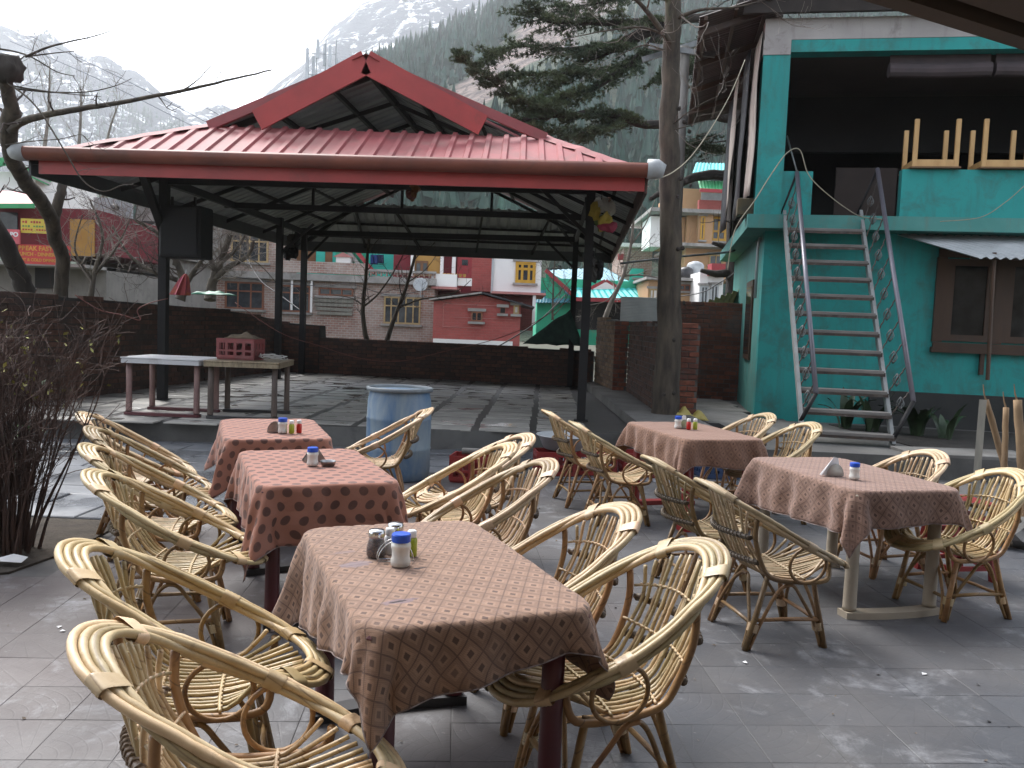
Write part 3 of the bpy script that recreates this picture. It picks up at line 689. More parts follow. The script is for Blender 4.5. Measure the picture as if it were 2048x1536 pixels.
for ra,rb,sa,sb in RL:
    ra,rb=Vector(ra),Vector(rb); q=MB(); q.tube([ra-SO,rb-SO],.033,10); q.build('handrail',m_rail,ST,smooth=True)
    foot=sa.lerp(sb,.02); MB().tube([ra-SO,foot+Vector((-.02,-.04,0))-SO],.028,8).build('newel',m_black,ST,smooth=True)
    MB().tube([rb-SO,sb+Vector((-.06,.05,.0))-SO],.018,6).build('newel',m_black,ST,smooth=True)
    for i in range(11):
        t=(i+.5)/11; top=ra.lerp(rb,t); d=(sb-sa); k=(top.y-sa.y)/d.y; bot=sa+d*k
        if bot.z<.3: bot=sa+d*.02
        q=MB(); n=26; pts=[(bot.lerp(top,j/n)) for j in range(n+1)]
        q.tube([p+Vector((.004*math.cos(j*1.6),.004*math.sin(j*1.6),0))-SO for j,p in enumerate(pts)],.0095,5); bal=q.build('baluster',m_rust,ST,smooth=True)
        c=bot.lerp(top,.5); h=.085; 
        w=MB()
        for s in range(6):
            a0=s*math.pi/3
            w.tube([c+Vector((math.cos(a0+u*1.6)*.046*math.sin(math.pi*u),math.sin(a0+u*1.6)*.046*math.sin(math.pi*u),(u-.5)*2*h))-SO for u in [v/8 for v in range(9)]],.0058,4)
        w.build('basket_twist',m_steel,bal,smooth=True)
q=MB(); q.tube([Vector((4.252,13.25,4.11))-SO,Vector((4.171,13.6,4.736))-SO],.014,6); q.build('rail_extension',m_steel,ST,smooth=True)
# ------------------------------------------------------------ upturned wooden tables standing on the parapet
def upturned(x,label,seed):
    o=empty('wooden_table',(0,0,0),0,label,'table','upturned pine tables on the parapet'); o.matrix_world=TEAL.matrix_basis@Matrix.Translation((x,.30,4.175))
    w,d,h=.64,.62,.70
    MB().box((0,0,.012),(w+.06,d+.06,.022)).build('table_top',M('brown_ply',(.20,.10,.045),(.14,.07,.03),sc=4,rough=.6),o)
    for i in(-1,1):
        for j in(-1,1):
            hh=h if j<0 else h*.94
            MB().box((i*(w/2-.03),j*(d/2-.03),.024+hh/2),(.065,.05,hh),bev=.003).build('leg',m_pine,o)
    for j in(-1,1): MB().box((0,j*(d/2-.02),.024+.055),(w-.13,.025,.10)).build('apron',m_pine,o)
    for i in(-1,1): MB().box((i*(w/2-.02),0,.024+.055),(.025,d-.12,.10)).build('apron',m_pine,o)
upturned(2.66,'upturned pine table on the teal parapet, nearer the stairs',1)
upturned(3.62,'upturned pine table on the teal parapet, right of its twin',2)
# ------------------------------------------------------------ the roof edge overhead (veranda the picture is taken from)
VER=empty('veranda_roof',(2.5,1.5,2.6),0,'dark boarded veranda ceiling cutting across the top right corner','ceiling'); VO=Vector(VER.location)
m_sof=M('varnished_ceiling_board',(.085,.05,.03),(.055,.034,.021),sc=2,rough=.6,stretch=(1,.2,1),bump=.15,bsc=20)
eA,eB=Vector((.70,2.385,2.6)),Vector((3.4,3.82,2.6)); ed=(eB-eA).normalized(); en=Vector((ed.y,-ed.x,0))
L=(eB-eA).length
for k in range(13):
    a=eA+en*(.10+k*.125); q=MB(); b=eB+en*(.10+k*.125)
    q.box((a+b)/2+en*.06-VO+Vector((0,0,.012)),(L,.119,.02),rot=math.atan2(ed.y,ed.x),bev=.003); q.build('ceiling_board',m_sof,VER)
q=MB(); q.bar(eA-VO+en*.03+Vector((0,0,.03)),eB-VO+en*.03+Vector((0,0,.03)),.07,.10); q.build('edge_board',m_sof,VER)
q=MB(); q.box(((eA+eB)/2+en*.85-VO+Vector((0,0,.10))),(L,1.75,.06),rot=math.atan2(ed.y,ed.x)); q.build('roof_deck',m_dark,VER)
q=MB(); q.box((0,0,1.33),(.11,.11,2.66),bev=.006); vp=q.build('veranda_post',m_black,None,loc=(1.60,2.34,0)); vp.rotation_euler=(0,0,.2); tag(vp,'black veranda post cut by the right edge of the picture','post')
MB().box((0,0,.01),(.18,.18,.02)).build('base_plate',m_black,vp)

# ------------------------------------------------------------ unseen house added behind the camera, blocks rear sky to darken the courtyard
VH=empty('unseen_shade_house',(1.5,-2.6,0),0,'unseen house added behind the camera to shade the courtyard','house')
m_vh=paint_mat('shade_house_paint',(.20,.15,.11),(.16,.12,.09),(.08,.065,.05),.55,.9)
MB().box((0,-2.0,3.6),(19,4.0,7.2)).build('wall',m_vh,VH)
MB().box((0,-1.2,7.35),(20,6.5,.25)).build('roof_slab',M('shade_house_roof_slab',(.2,.19,.18),sc=2,rough=.9),VH)
for x in(-6,-3,3,6):
    MB().box((x,.02,1.7),(1.5,.06,1.4)).build('window',m_glass,VH)
MB().box((0,.02,1.1),(1.1,.06,2.2)).build('door',m_wood,VH)
MB().box((3.9,1.55,2.72),(5.2,3.1,.08)).build('canopy',m_dark,VH)


# ============================================================ CANE CHAIRS
def cane_mat(name,c1,c2,dark,amt):
    m,n,b=_new(name); o=_coord(n,'Object'); g=n.nodes.new('ShaderNodeObjectInfo'); rv=g.outputs['Random']
    off=n.nodes.new('ShaderNodeVectorMath'); off.operation='ADD'; n.links.new(o,off.inputs[0])
    cx=n.nodes.new('ShaderNodeCombineXYZ'); n.links.new(_math(n,'MULTIPLY',rv,40),cx.inputs[0]); n.links.new(_math(n,'MULTIPLY',rv,17),cx.inputs[1]); n.links.new(cx.outputs[0],off.inputs[1])
    p=off.outputs[0]
    col=_mix(n,_ramp(n,_noise(n,p,7,5,.6,.5),[(.35,0),(.68,1)]),c1,c2)
    col=_mix(n,_math(n,'MULTIPLY',_ramp(n,_noise(n,p,14,8,.7,.8),[(.56,0),(.76,1)]),amt),col,dark)
    # darker rings at the nodes of the cane
    sy=_sep(n,p); ring=_ramp(n,_math(n,'FRACT',_math(n,'MULTIPLY',_math(n,'ADD',sy[1],_math(n,'MULTIPLY',sy[2],1.3)),6.5)),[(0,1),(.035,0),(.97,0),(1,1)])
    col=_mix(n,_math(n,'MULTIPLY',ring,.7),col,dark)
    h=n.nodes.new('ShaderNodeHueSaturation'); n.links.new(col,h.inputs['Color']); n.links.new(_math(n,'MULTIPLY_ADD',rv,.5,.72),h.inputs['Value']); n.links.new(_math(n,'MULTIPLY_ADD',rv,-.02,.51),h.inputs['Hue'])
    n.links.new(_mix(n,1.0,h.outputs[0],g.outputs['Color'],'MULTIPLY'),b.inputs['Base Color']); n.links.new(_ramp(n,_noise(n,p,20,4,.6),[(.3,.3),(.7,.6)]),b.inputs['Roughness'])
    _bump(n,b,_noise(n,p,60,5,.6),.2,.003); return m
m_cane=cane_mat('varnished_cane',(.58,.455,.27),(.45,.325,.165),(.16,.10,.055),.8)
m_slat=cane_mat('thin_cane',(.55,.42,.24),(.42,.295,.15),(.15,.085,.042),.85)
m_bind=cane_mat('cane_binding',(.62,.47,.29),(.48,.33,.18),(.20,.12,.06),.6)
m_leg=cane_mat('dark_cane',(.34,.20,.08),(.22,.12,.05),(.07,.042,.022),.9)
m_rope=cane_mat('weathered_binding',(.20,.15,.10),(.12,.085,.055),(.05,.035,.025),.8)
AX,AY=.285,.37
def rim(t,k=None,rad=0,nrm=0):
    """t=0 back top, pi front; rad outward, nrm upward"""
    x=AX*math.sin(t); y=-AY*math.cos(t)
    if y>0: x*=1+.05*(y/AY)
    s=y/AY; z=.592-.205*s+.028*s*s
    ro=Vector((math.sin(t)*AY,-math.cos(t)*AX,0)).normalized(); slope=Vector((0,1,-.205/AY)).normalized()
    ro=Vector((ro.x,ro.y*slope.y,ro.y*slope.z)); up=Vector((0,.205/AY,1)).normalized()
    return Vector((x,y,z))+ro*rad+up*nrm
def blend(t): # 1 = canes lie side by side (back, front), 0 = bundled (arms)
    q=abs(math.cos(t)); return min(1,max(0,(q-.45)/.45))
CH=[]   # (name, mesh) pieces shared by every chair
def piece(name,mb,mat,smooth=True): CH.append((name,mb.mesh(name,mat,smooth)))
NT=72
for k in range(4):
    q=MB(); pts=[]
    for i in range(NT):
        t=2*math.pi*i/NT; e=blend(t)
        ra=lerp((k%2-.5)*.021,(k-1.2)*.0235,e); nm=lerp((k//2-.5)*.020,-.006*(k-1.5)*(1 if math.cos(t)>0 else .4),e)
        if k>=2 and e<.5: pass
        pts.append(rim(t,k,ra,nm))
    nod={(k*5+j*9)%NT for j in range(6)}; q.tube(pts,[.0143 if i in nod else .0123+.0006*math.sin(i*.9+k) for i in range(NT)],8,closed=True); piece('rim_cane',q,m_cane)
NS=17
def slat_path(s):
    xa=.218*s; ti=math.asin(max(-1,min(1,xa/(AX-.03))))
    top=rim(ti,None,-.045,-.012)
    pts=[top]
    dep=.05*s*s
    pts.append(Vector((xa*1.0,-.262+dep*.7,.60)))
    pts.append(Vector((xa*.99,-.205+dep,.475)))
    pts.append(Vector((xa*1.0,-.150+dep*.9,.400)))
    pts.append(Vector((xa*1.02,-.06+dep*.3,.372)))
    pts.append(Vector((xa*1.05,.10,.372)))
    tf=math.pi-math.asin(max(-1,min(1,xa*1.1/(AX*1.05-.03)))); pts.append(rim(tf,None,-.045,-.018))
    return pts
for i in range(NS):
    s=-1+2*i/(NS-1)
    if abs(s)>.99: continue
    q=MB(); q.tube([p+Vector((rnd.uniform(-.002,.002),rnd.uniform(-.002,.002),0)) for p in spline(slat_path(s),4)],.0079,6); piece('slat',q,m_slat)
def on_slats(level):
    out=[]
    for i in range(NS):
        s=-1+2*i/(NS-1); sp=spline(slat_path(s),6); out.append(sp[min(len(sp)-1,int(level*(len(sp)-1)))])
    return out
for lv,off in((.12,Vector((0,.008,0))),(.28,Vector((0,.008,.002))),(.60,Vector((0,0,.009))),(.82,Vector((0,0,.009)))):
    pts=[p+off for p in on_slats(lv)]; q=MB(); q.tube(spline(pts,2),.0052,6); piece('cross_rod',q,m_bind)
    w=MB()
    for p in pts[1:-1]:
        w.tube([p+Vector((-.007,-.006,-.006)),p+Vector((-.003,.006,.005)),p+Vector((.003,.006,.005)),p+Vector((.007,-.006,-.006))],.0035,4)
    CH.append(('lashing',w.mesh('lashing',m_bind,True)))
# thick rods lashed across the outside of the back
for zz,yy in((.585,-.288),(.455,-.238)):
    pts=[Vector((x,yy+1.25*x*x,zz+.006*math.sin(x*9))) for x in [-.222+.444*i/10 for i in range(11)]]
    q=MB(); q.tube(spline(pts,3),.0115,7); piece('back_rod',q,m_rope)
    w=MB(); sp=spline(pts,12); hel=[]
    for i in range(len(sp)):
        a=i*.95; hel.append(sp[i]+Vector((0,math.cos(a)*.0135,math.sin(a)*.0135)))
    w.tube(hel,.0048,4); CH.append(('coiled_binding',w.mesh('coiled_binding',m_rope,True)))
for s in(-1,1):
    q=MB(); t0=s*1.02
    pts=[rim(t0,None,-.005,-.02),Vector((s*.232,-.20,.585)),Vector((s*.222,-.158,.46)),Vector((s*.222,-.10,.382)),Vector((s*.225,.03,.358)),Vector((s*.225,.20,.365)),rim(math.pi-s*.80,None,-.03,-.03)]
    q.tube(spline(pts,5),.0135,8); piece('side_rail',q,m_leg)
    q=MB(); c=Vector((s*.262,.075,.452)); tilt=Matrix.Rotation(s*R(8),3,'Y')@Matrix.Rotation(R(4),3,'X')
    q.tube([c+tilt@Vector((0,math.cos(a)*.098,math.sin(a)*.096)) for a in [2*math.pi*i/22 for i in range(22)]],.0085,7,closed=True); piece('arm_ring',q,m_leg)
# legs: main cane and two braces bound together near the foot
FEET=[(-.215,-.215),(.215,-.215),(-.205,.225),(.205,.225)]
TOPS=[(-.19,-.10,.385),(.19,-.10,.385),(-.19,.15,.36),(.19,.15,.36)]
for (fx,fy),tp in zip(FEET,TOPS):
    sx=1 if fx>0 else -1; sy=1 if fy>0 else -1
    q=MB(); q.tube([(fx,fy,0),(lerp(fx,tp[0],.5),lerp(fy,tp[1],.5),.18),tp],[.0165,.015,.014],8); piece('leg',q,m_leg)
    # arch towards the middle of the side and towards the middle of front / back
    q=MB(); base=Vector((fx-sx*.002,fy-sy*.022,.005)); bm_=Vector((lerp(fx,tp[0],.42)-sx*.0,lerp(fy,tp[1],.42)-sy*.035,.14))
    q.tube(spline([base,bm_,Vector((sx*.212,sy*.075,.27)),Vector((sx*.218,sy*.03,.33)),Vector((sx*.222,-sy*.02,.342))],5),.0095,7); piece('leg_brace',q,m_leg)
    q=MB(); base=Vector((fx-sx*.022,fy,.005)); bm_=Vector((fx-sx*.045,lerp(fy,tp[1],.3),.14))
    yy=.16 if sy>0 else -.13
    q.tube(spline([base,bm_,Vector((sx*.09,lerp(fy,yy,.7),.27)),Vector((sx*.03,yy,.335)),Vector((-sx*.03,yy,.345))],5),.0095,7); piece('leg_brace',q,m_leg)
    q=MB(); c0=Vector((lerp(fx,tp[0],.26)-sx*.012,lerp(fy,tp[1],.26)-sy*.012,.095)); d=Vector((tp[0]-fx,tp[1]-fy,tp[2])).normalized()
    for j in range(5): 
        q.tube([c0+d*(j*.0085+o) for o in(-.0042,0,.0042)],[.0275,.0295,.0275],9,caps=False)
    CH.append(('leg_binding',q.mesh('leg_binding',m_bind,True)))
SH=.112
def at_leg(i,h): (fx,fy),tp=FEET[i],TOPS[i]; k=h/tp[2]; return Vector((lerp(fx,tp[0],k),lerp(fy,tp[1],k),h))
for a,b,h in((0,1,.13),(2,3,.13),(0,2,.15),(1,3,.15)):
    q=MB(); q.tube([at_leg(a,h),(at_leg(a,h)+at_leg(b,h))/2+Vector((rnd.uniform(-.004,.004),0,.004)),at_leg(b,h)],.0105,7); piece('stretcher',q,m_leg)
# flat wrapped bands round the rim bundle
for t in(.62,-.62,1.75,-1.75,2.45,-2.45,math.pi-.12):
    e=blend(t); w=lerp(.026,.054,e); h=lerp(.025,.016,e); q=MB(); rings=[]; ctr=lerp(0,.3*.0235,e)
    for j in range(9):
        tt=t+(j-4)*.0175; bulge=.0012*(j%2)
        c=rim(tt,None,ctr,0); ra=(rim(tt,None,ctr+.01,0)-c).normalized(); up=(rim(tt,None,ctr,.01)-c).normalized()
        rings.append([c+ra*(w+bulge)*math.copysign(abs(math.cos(a))**.6,math.cos(a))+up*(h+bulge)*math.copysign(abs(math.sin(a))**.6,math.sin(a)) for a in [2*math.pi*i/14 for i in range(14)]])
    vs=[p for g in rings for p in g]; n_=14
    q.add(vs,[(i*n_+j,i*n_+(j+1)%n_,(i+1)*n_+(j+1)%n_,(i+1)*n_+j) for i in range(8) for j in range(n_)]); CH.append(('rim_binding',q.mesh('rim_binding',m_bind,True)))
def chair(x,y,face,label,group,z=0,dx=0,sc=1.0):
    """face: heading of the chair's front, degrees from +X"""
    rz=R(face-90); o=empty('cane_chair',(x,y,z),rz,label,'chair',group)
    o.scale=(sc,sc,sc)
    tn=rnd.uniform(.84,1.08); tn*=.72 if 'dark' in label else 1; col=(tn,tn*rnd.uniform(.96,1.02),tn*rnd.uniform(.9,1.05),1)
    o.rotation_euler=(rnd.uniform(-.008,.008),0,rz); o.scale=(sc*rnd.uniform(.98,1.03),sc*rnd.uniform(.985,1.02),sc*rnd.uniform(.975,1.02))
    for nm,me in CH:
        c=link(nm,me,o); c.color=col
        if nm in('slat','stretcher','leg_brace','arm_ring'): c.rotation_euler=(rnd.uniform(-.012,.012),rnd.uniform(-.012,.012),rnd.uniform(-.012,.012))
    return o
def chair_back(bx,by,face,label,group,z=0,sc=1.0):
    """placed by the outermost point of its back"""
    a=R(face); return chair(bx+math.cos(a)*AY*1.12,by+math.sin(a)*AY*1.12,face,label,group,z,sc=sc)
G1='cane chairs along the left row of tables'; G2='cane chairs at the two tables on the right'
for bx,by,fc,lb in (
  (-1.39,2.62,14,'cane chair on the left side of the nearest table, farther from the camera'),
  (-1.03,1.97,17,'cane chair cut off by the bottom left edge of the picture'),
  (-2.00,3.97,14,'cane chair on the left side of the middle dotted cloth table, nearer the camera'),
  (-2.36,4.63,15,'cane chair on the left side of the middle dotted cloth table, farther from the camera'),
  (-2.76,5.45,14,'cane chair on the left of the farthest dotted cloth table, nearer the camera'),
  (-3.12,6.05,12,'cane chair farthest back on the left, its rim against the platform step')):
    chair_back(bx,by,fc,lb,G1)
for bx,by,fc,lb in (
  (.75,2.98,199,'large cane chair in the foreground right of the nearest table'),
  (.55,3.62,200,'cane chair just behind the foreground one, right of the nearest table'),
  (.25,4.72,200,'cane chair beyond the nearest table, right of the middle dotted cloth table'),
  (.03,5.42,198,'cane chair right of the middle dotted cloth table with its rim overlapped by another chair'),
  (.15,6.02,203,'cane chair in front of the red crate with a stone pestle on it'),
  (-.68,7.30,190,'cane chair leaning back in front of the blue drum')):
    chair_back(bx,by,fc,lb,G1)
for bx,by,fc,lb in (
  (1.00,4.38,10,'dark backed cane chair left of the near right table, closest to the camera'),
  (.84,5.17,14,'dark backed cane chair left of the near right table, behind the other one'),
  (.50,6.96,8,'cane chair seen from behind at the far right table, nearer the camera'),
  (.28,7.58,12,'cane chair seen from behind at the far right table, by the grey basin'),
  (3.02,5.95,196,'cane chair right of the near right table, farther from the camera'),
  (3.10,5.12,194,'cane chair at the right picture edge with red stools behind it'),
  (2.48,8.05,196,'cane chair on the right of the far right table, by the alley'),
  (2.67,7.40,198,'cane chair between the two right tables, in front of the stairs')):
    chair_back(bx,by,fc,lb,G2)

# ============================================================ TABLES AND CLOTHS
def cloth_mat(name,kind,base,dark,light,s,stains=()):
    m,n,b=_new(name); uv=_coord(n,'UV'); u,v,_=_sep(n,uv)[:3]
    if kind=='diamond':
        a=_math(n,'FRACT',_math(n,'DIVIDE',_math(n,'ADD',u,_math(n,'MULTIPLY',v,.8)),s)); c=_math(n,'FRACT',_math(n,'DIVIDE',_math(n,'SUBTRACT',u,_math(n,'MULTIPLY',v,.8)),s))
        da=_math(n,'ABSOLUTE',_math(n,'SUBTRACT',a,.5)); dc=_math(n,'ABSOLUTE',_math(n,'SUBTRACT',c,.5)); mx=_math(n,'MAXIMUM',da,dc)
        line=_ramp(n,mx,[(.445,0),(.475,1)]); spot=_ramp(n,mx,[(.135,1),(.165,0)]); mid=_ramp(n,mx,[(.26,1),(.29,0)])
        # every other lozenge is hatched darker
        k1=_math(n,'FLOOR',_math(n,'DIVIDE',_math(n,'ADD',u,_math(n,'MULTIPLY',v,.8)),s)); par=_math(n,'ABSOLUTE',_math(n,'MODULO',k1,2))
        col=_mix(n,_math(n,'MULTIPLY',par,.22),base,dark)
        hat=_ramp(n,_math(n,'FRACT',_math(n,'MULTIPLY',_math(n,'ADD',u,v),150)),[(.45,0),(.55,1)])
        col=_mix(n,_math(n,'MULTIPLY',mid,.30),col,light)
        col=_mix(n,_math(n,'MULTIPLY',_math(n,'MULTIPLY',hat,_math(n,'SUBTRACT',1,mid)),.28),col,dark)
        col=_mix(n,_math(n,'MULTIPLY',line,.7),col,dark); col=_mix(n,_math(n,'MULTIPLY',_math(n,'MULTIPLY',spot,_math(n,'SUBTRACT',1,_math(n,'MULTIPLY',par,.15))),.9),col,dark)
    else:
        r=_math(n,'DIVIDE',v,s*.75); row=_math(n,'FLOOR',r); sh=_math(n,'MULTIPLY',_math(n,'ABSOLUTE',_math(n,'MODULO',row,2)),.5)
        fu=_math(n,'SUBTRACT',_math(n,'FRACT',_math(n,'ADD',_math(n,'DIVIDE',u,s),sh)),.5); fv=_math(n,'MULTIPLY',_math(n,'SUBTRACT',_math(n,'FRACT',r),.5),.75)
        d=_math(n,'SQRT',_math(n,'ADD',_math(n,'MULTIPLY',fu,fu),_math(n,'MULTIPLY',fv,fv)))
        col=_mix(n,_ramp(n,d,[(.235,.88),(.275,0)]),base,dark)
    # knitted ribs, fading and grime
    rib=_math(n,'SINE',_math(n,'MULTIPLY',v,1250)); 
    col=_mix(n,_math(n,'MULTIPLY',_ramp(n,rib,[(.2,0),(.7,1)]),.22),col,dark)
    w=_coord(n,'World'); col=_mix(n,_ramp(n,_noise(n,w,3.5,7,.65,.3),[(.4,0),(.8,.4)]),col,tuple(q*.62 for q in base))
    col=_mix(n,_ramp(n,_noise(n,w,6,4,.6),[(.5,0),(.75,.22)]),col,light)
    n.links.new(col,b.inputs['Base Color']); b.inputs['Roughness'].default_value=.85
    b.inputs['Sheen Weight'].default_value=.22; b.inputs['Sheen Roughness'].default_value=.45; b.inputs['Sheen Tint'].default_value=(1,.86,.84,1)
    b.inputs['Specular IOR Level'].default_value=.25
    b1=_bump(n,b,_noise(n,uv,90,5,.6),.35,.003); wr=_noise(n,_coord(n,'UV',(1,2.2,1)),5,4,.55,.8); b2=_bump(n,b,wr,.5,.012,b1)
    fold=_ramp(n,_math(n,'MINIMUM',_math(n,'ABSOLUTE',_math(n,'ADD',u,.02)),_math(n,'ABSOLUTE',_math(n,'SUBTRACT',v,.05))),[(0,1),(.012,0)]); _bump(n,b,fold,.35,.004,b2)
    for (su,sv,ra,rb,c,amt) in stains:
        du=_math(n,'DIVIDE',_math(n,'SUBTRACT',u,su),ra); dv=_math(n,'DIVIDE',_math(n,'SUBTRACT',v,sv),rb)
        d=_math(n,'ADD',_math(n,'SQRT',_math(n,'ADD',_math(n,'MULTIPLY',du,du),_math(n,'MULTIPLY',dv,dv))),_math(n,'MULTIPLY',_math(n,'SUBTRACT',_noise(n,uv,45,4,.6),.5),1.6))
        col=_mix(n,_ramp(n,d,[(.8,amt),(1.05,0)]),col,c)
    n.links.new(col,b.inputs['Base Color']); return m
def cloth_uv(P,cx,cy,rz,rot,shift):
    x,y=P[0]-cx,P[1]-cy; c,s=math.cos(-rz),math.sin(-rz); x,y=c*x-s*y-shift[0],s*x+c*y-shift[1]; c,s=math.cos(-rot),math.sin(-rot); return (c*x-s*y,s*x+c*y)
_uvn=lambda P: cloth_uv(P,-.265,2.93,R(22),R(11),(-.045,.025))
NEAR_STAINS=[(*_uvn((-0.512,2.867,0.757)),.06,.035,(.17,.135,.15),.75),(*_uvn((-0.579,3.011,0.757)),.055,.016,(.19,.14,.14),.5),(*_uvn((-0.315,2.495,0.757)),.06,.022,(.16,.12,.14),.7),(*_uvn((-0.315,2.495,0.757)),.032,.007,(.012,.008,.01),1.0),(*_uvn((-0.288,2.85,0.757)),.028,.010,(.03,.02,.02),.95)]
m_cl_dia=cloth_mat('diamond_cloth','diamond',(.285,.175,.118),(.066,.04,.033),(.36,.235,.165),.074,NEAR_STAINS)
m_cl_dot=cloth_mat('dotted_cloth','dot',(.31,.142,.10),(.064,.036,.032),(.39,.205,.155),.094)
m_cl_sm=cloth_mat('small_lozenge_cloth','diamond',(.255,.158,.118),(.078,.047,.038),(.34,.215,.175),.07)
m_cl_br=cloth_mat('brown_lozenge_cloth','diamond',(.25,.14,.095),(.085,.047,.036),(.32,.19,.13),.066)
def drape(name,label,cx,cy,rz,hx,hy,ov,mat,top=.757,rot=0.,shift=(0,0),seed=1,amp=1.0,corner=.09):
    rg=random.Random(seed); ph=[rg.uniform(0,6.28) for _ in range(6)]
    HX,HY=hx+ov,hy+ov; step=.0165; nu=int(2*HX/step)|1; nv=int(2*HY/step)|1; q=MB(); q.uv=[]
    cr,sr=math.cos(rot),math.sin(rot); r=corner
    for j in range(nv+1):
        for i in range(nu+1):
            u=-HX+2*HX*i/nu; v=-HY+2*HY*j/nv
            q.uv.append((u,v)); x=cr*u-sr*v+shift[0]; y=sr*u+cr*v+shift[1]
            qx=max(-hx+r,min(hx-r,x)); qy=max(-hy+r,min(hy-r,y)); dx,dy=x-qx,y-qy; dist=math.hypot(dx,dy)
            if dist<=r:
                zz=top+.0025*noise.noise(Vector((x*5+seed,y*5,0)))-.004*max(0,dist/r)**6; q.v.append((x,y,zz)); continue
            nx,ny=dx/dist,dy/dist; d=dist-r; th=math.atan2(abs(ny),abs(nx)); c=math.sin(2*th)
            per=(x if abs(ny)>abs(nx) else y); sd=0 if abs(ny)>abs(nx) else 1
            k=min(1,d/.16)
            wave=amp*k*(.012*math.sin(per*17+ph[sd])+.010*math.sin(per*31+ph[2+sd])+.006*noise.noise(Vector((x*6,y*6,seed))))*(1-.5*c)
            bend=.022
            if d<bend*1.57: a=d/bend; out=bend*math.sin(a); dr=bend*(1-math.cos(a))
            else: out=bend+.05*(d-bend*1.57); dr=bend+(d-bend*1.57)*.995
            fold=d*(.30*c**2.2+.10*c*math.sin(th*9+ph[4]))*min(1,d/.08)
            out+=wave+fold; dr=dr-.35*abs(fold)*.5
            ox=.016*k*math.sin(dr*30+ph[5]+per*5)*amp*(1-c)
            q.v.append((qx+nx*(r+out)-ny*ox,qy+ny*(r+out)+nx*ox,top-dr))
    W_=nu+1
    for j in range(nv):
        for i in range(nu): q.f.append((j*W_+i,j*W_+i+1,(j+1)*W_+i+1,(j+1)*W_+i)); q.m.append(0)
    # hem cord
    me=q.mesh(name,mat,True); o=link(name,me,None,(cx,cy,0),rz); tag(o,label,'tablecloth')
    idx=[i for i in range(W_)]+[j*W_+W_-1 for j in range(1,nv+1)]+[nv*W_+i for i in range(W_-2,-1,-1)]+[j*W_ for j in range(nv-1,0,-1)]
    h=MB(); h.tube([q.v[i] for i in idx],.0022,5,closed=True); h.build('hem',m_hem,o,smooth=True)
    md=o.modifiers.new('thickness','SOLIDIFY'); md.thickness=.0022; md.offset=-1
    return o
m_hem=M('hem_thread',(.30,.26,.25),(.12,.08,.07),sc=30,rough=.9)
m_pl_mar=M('maroon_plastic',(.10,.018,.024),(.07,.016,.02),sc=3,rough=.42,dirt=(.14,.10,.095),dsc=2.5,dlo=.58,co='Object')
m_pl_red=M('red_plastic',(.30,.022,.022),(.22,.02,.02),sc=3,rough=.4,dirt=(.12,.05,.045),dsc=3,co='Object')
m_pl_bei=M('beige_plastic',(.42,.36,.28),(.34,.29,.225),sc=3,rough=.45,dirt=(.22,.18,.14),dsc=2.5,co='Object')
m_pl_drk=M('black_plastic',(.02,.02,.022),(.035,.033,.034),sc=3,rough=.4,dirt=(.10,.09,.085),dsc=2,co='Object')
def plastic_table(name,label,cx,cy,rz,hx,hy,mtop,mleg,mskid,z0=0,group=None,top=.735):
    o=empty(name,(cx,cy,z0),rz,label,'table',group)
    q=MB(); q.box((0,0,top-.012),(2*hx,2*hy,.024),bev=.010); q.build('table_top',mtop,o)
    q=MB()
    for s in(-1,1):
        q.box((s*(hx-.012),0,top-.05),(.018,2*hy-.06,.052)); q.box((0,s*(hy-.012),top-.05),(2*hx-.03,.018,.052))
    q.build('apron',mtop,o)
    lx,ly=hx-.075,hy-.10
    for i in(-1,1):
        for j in(-1,1):
            q=MB(); prof=[(.040,.045),(.038,.06),(.036,.35),(.036,top-.03)]
            q.lathe(prof,18,(i*lx,j*ly,0)); q.build('leg',mleg,o,smooth=True)
    for j in(-1,1):
        q=MB(); n=12; P=[]
        for k in range(n+1):
            x=lerp(-lx-.045,lx+.045,k/n); b=.035*(1-(x/(lx+.045))**2)
            P.append((x,j*(ly+b)))
        w=.045; outl=[(x,y+j*w) for x,y in P]+[(x,y-j*w) for x,y in P][::-1]
        if j<0: outl=outl
        else: outl=outl[::-1]
        q.prism(outl,0,.038); a=q.build('foot_bar',mskid,o); 
    return o
HXT,HYT=.345,.58
TB=[ (-.265,2.93,22,m_pl_mar,m_pl_mar,m_pl_drk),(-1.12,4.80,22.5,m_pl_mar,m_pl_mar,m_pl_drk),(-1.78,6.32,20,m_pl_mar,m_pl_mar,m_pl_drk),
     (2.14,5.32,14,m_pl_bei,m_pl_bei,m_pl_bei),(1.56,7.28,16,m_pl_red,m_pl_red,m_pl_red)]
LBT=['maroon legged plastic table nearest the camera','maroon plastic table under the middle dotted cloth','maroon plastic table under the farthest dotted cloth','beige plastic table with round legs and a curved foot bar','red plastic table by the red crates']
for (x,y,a,mt,ml,ms),lb in zip(TB,LBT): plastic_table('plastic_table',lb,x,y,R(a),HXT,HYT,mt,ml,ms)
drape('tablecloth','tan cloth with brown diamonds and ink stains on the nearest table',TB[0][0],TB[0][1],R(22),HXT,HYT,.215,m_cl_dia,rot=R(11),shift=(-.045,.025),seed=3,amp=1.0)
drape('tablecloth','pinkish cloth with dark round dots on the middle left table',TB[1][0],TB[1][1],R(22.5),HXT,HYT,.29,m_cl_dot,rot=R(-1),shift=(-.02,-.03),seed=5)
drape('tablecloth','pinkish cloth with dark dots on the farthest left table',TB[2][0],TB[2][1],R(20),HXT,HYT,.29,m_cl_dot,rot=R(2),shift=(-.03,0),seed=8)
drape('tablecloth','mauve brown lozenge cloth over the beige table on the right',TB[3][0],TB[3][1],R(14),HXT,HYT,.24,m_cl_sm,rot=R(3),shift=(-.06,0.02),seed=11)
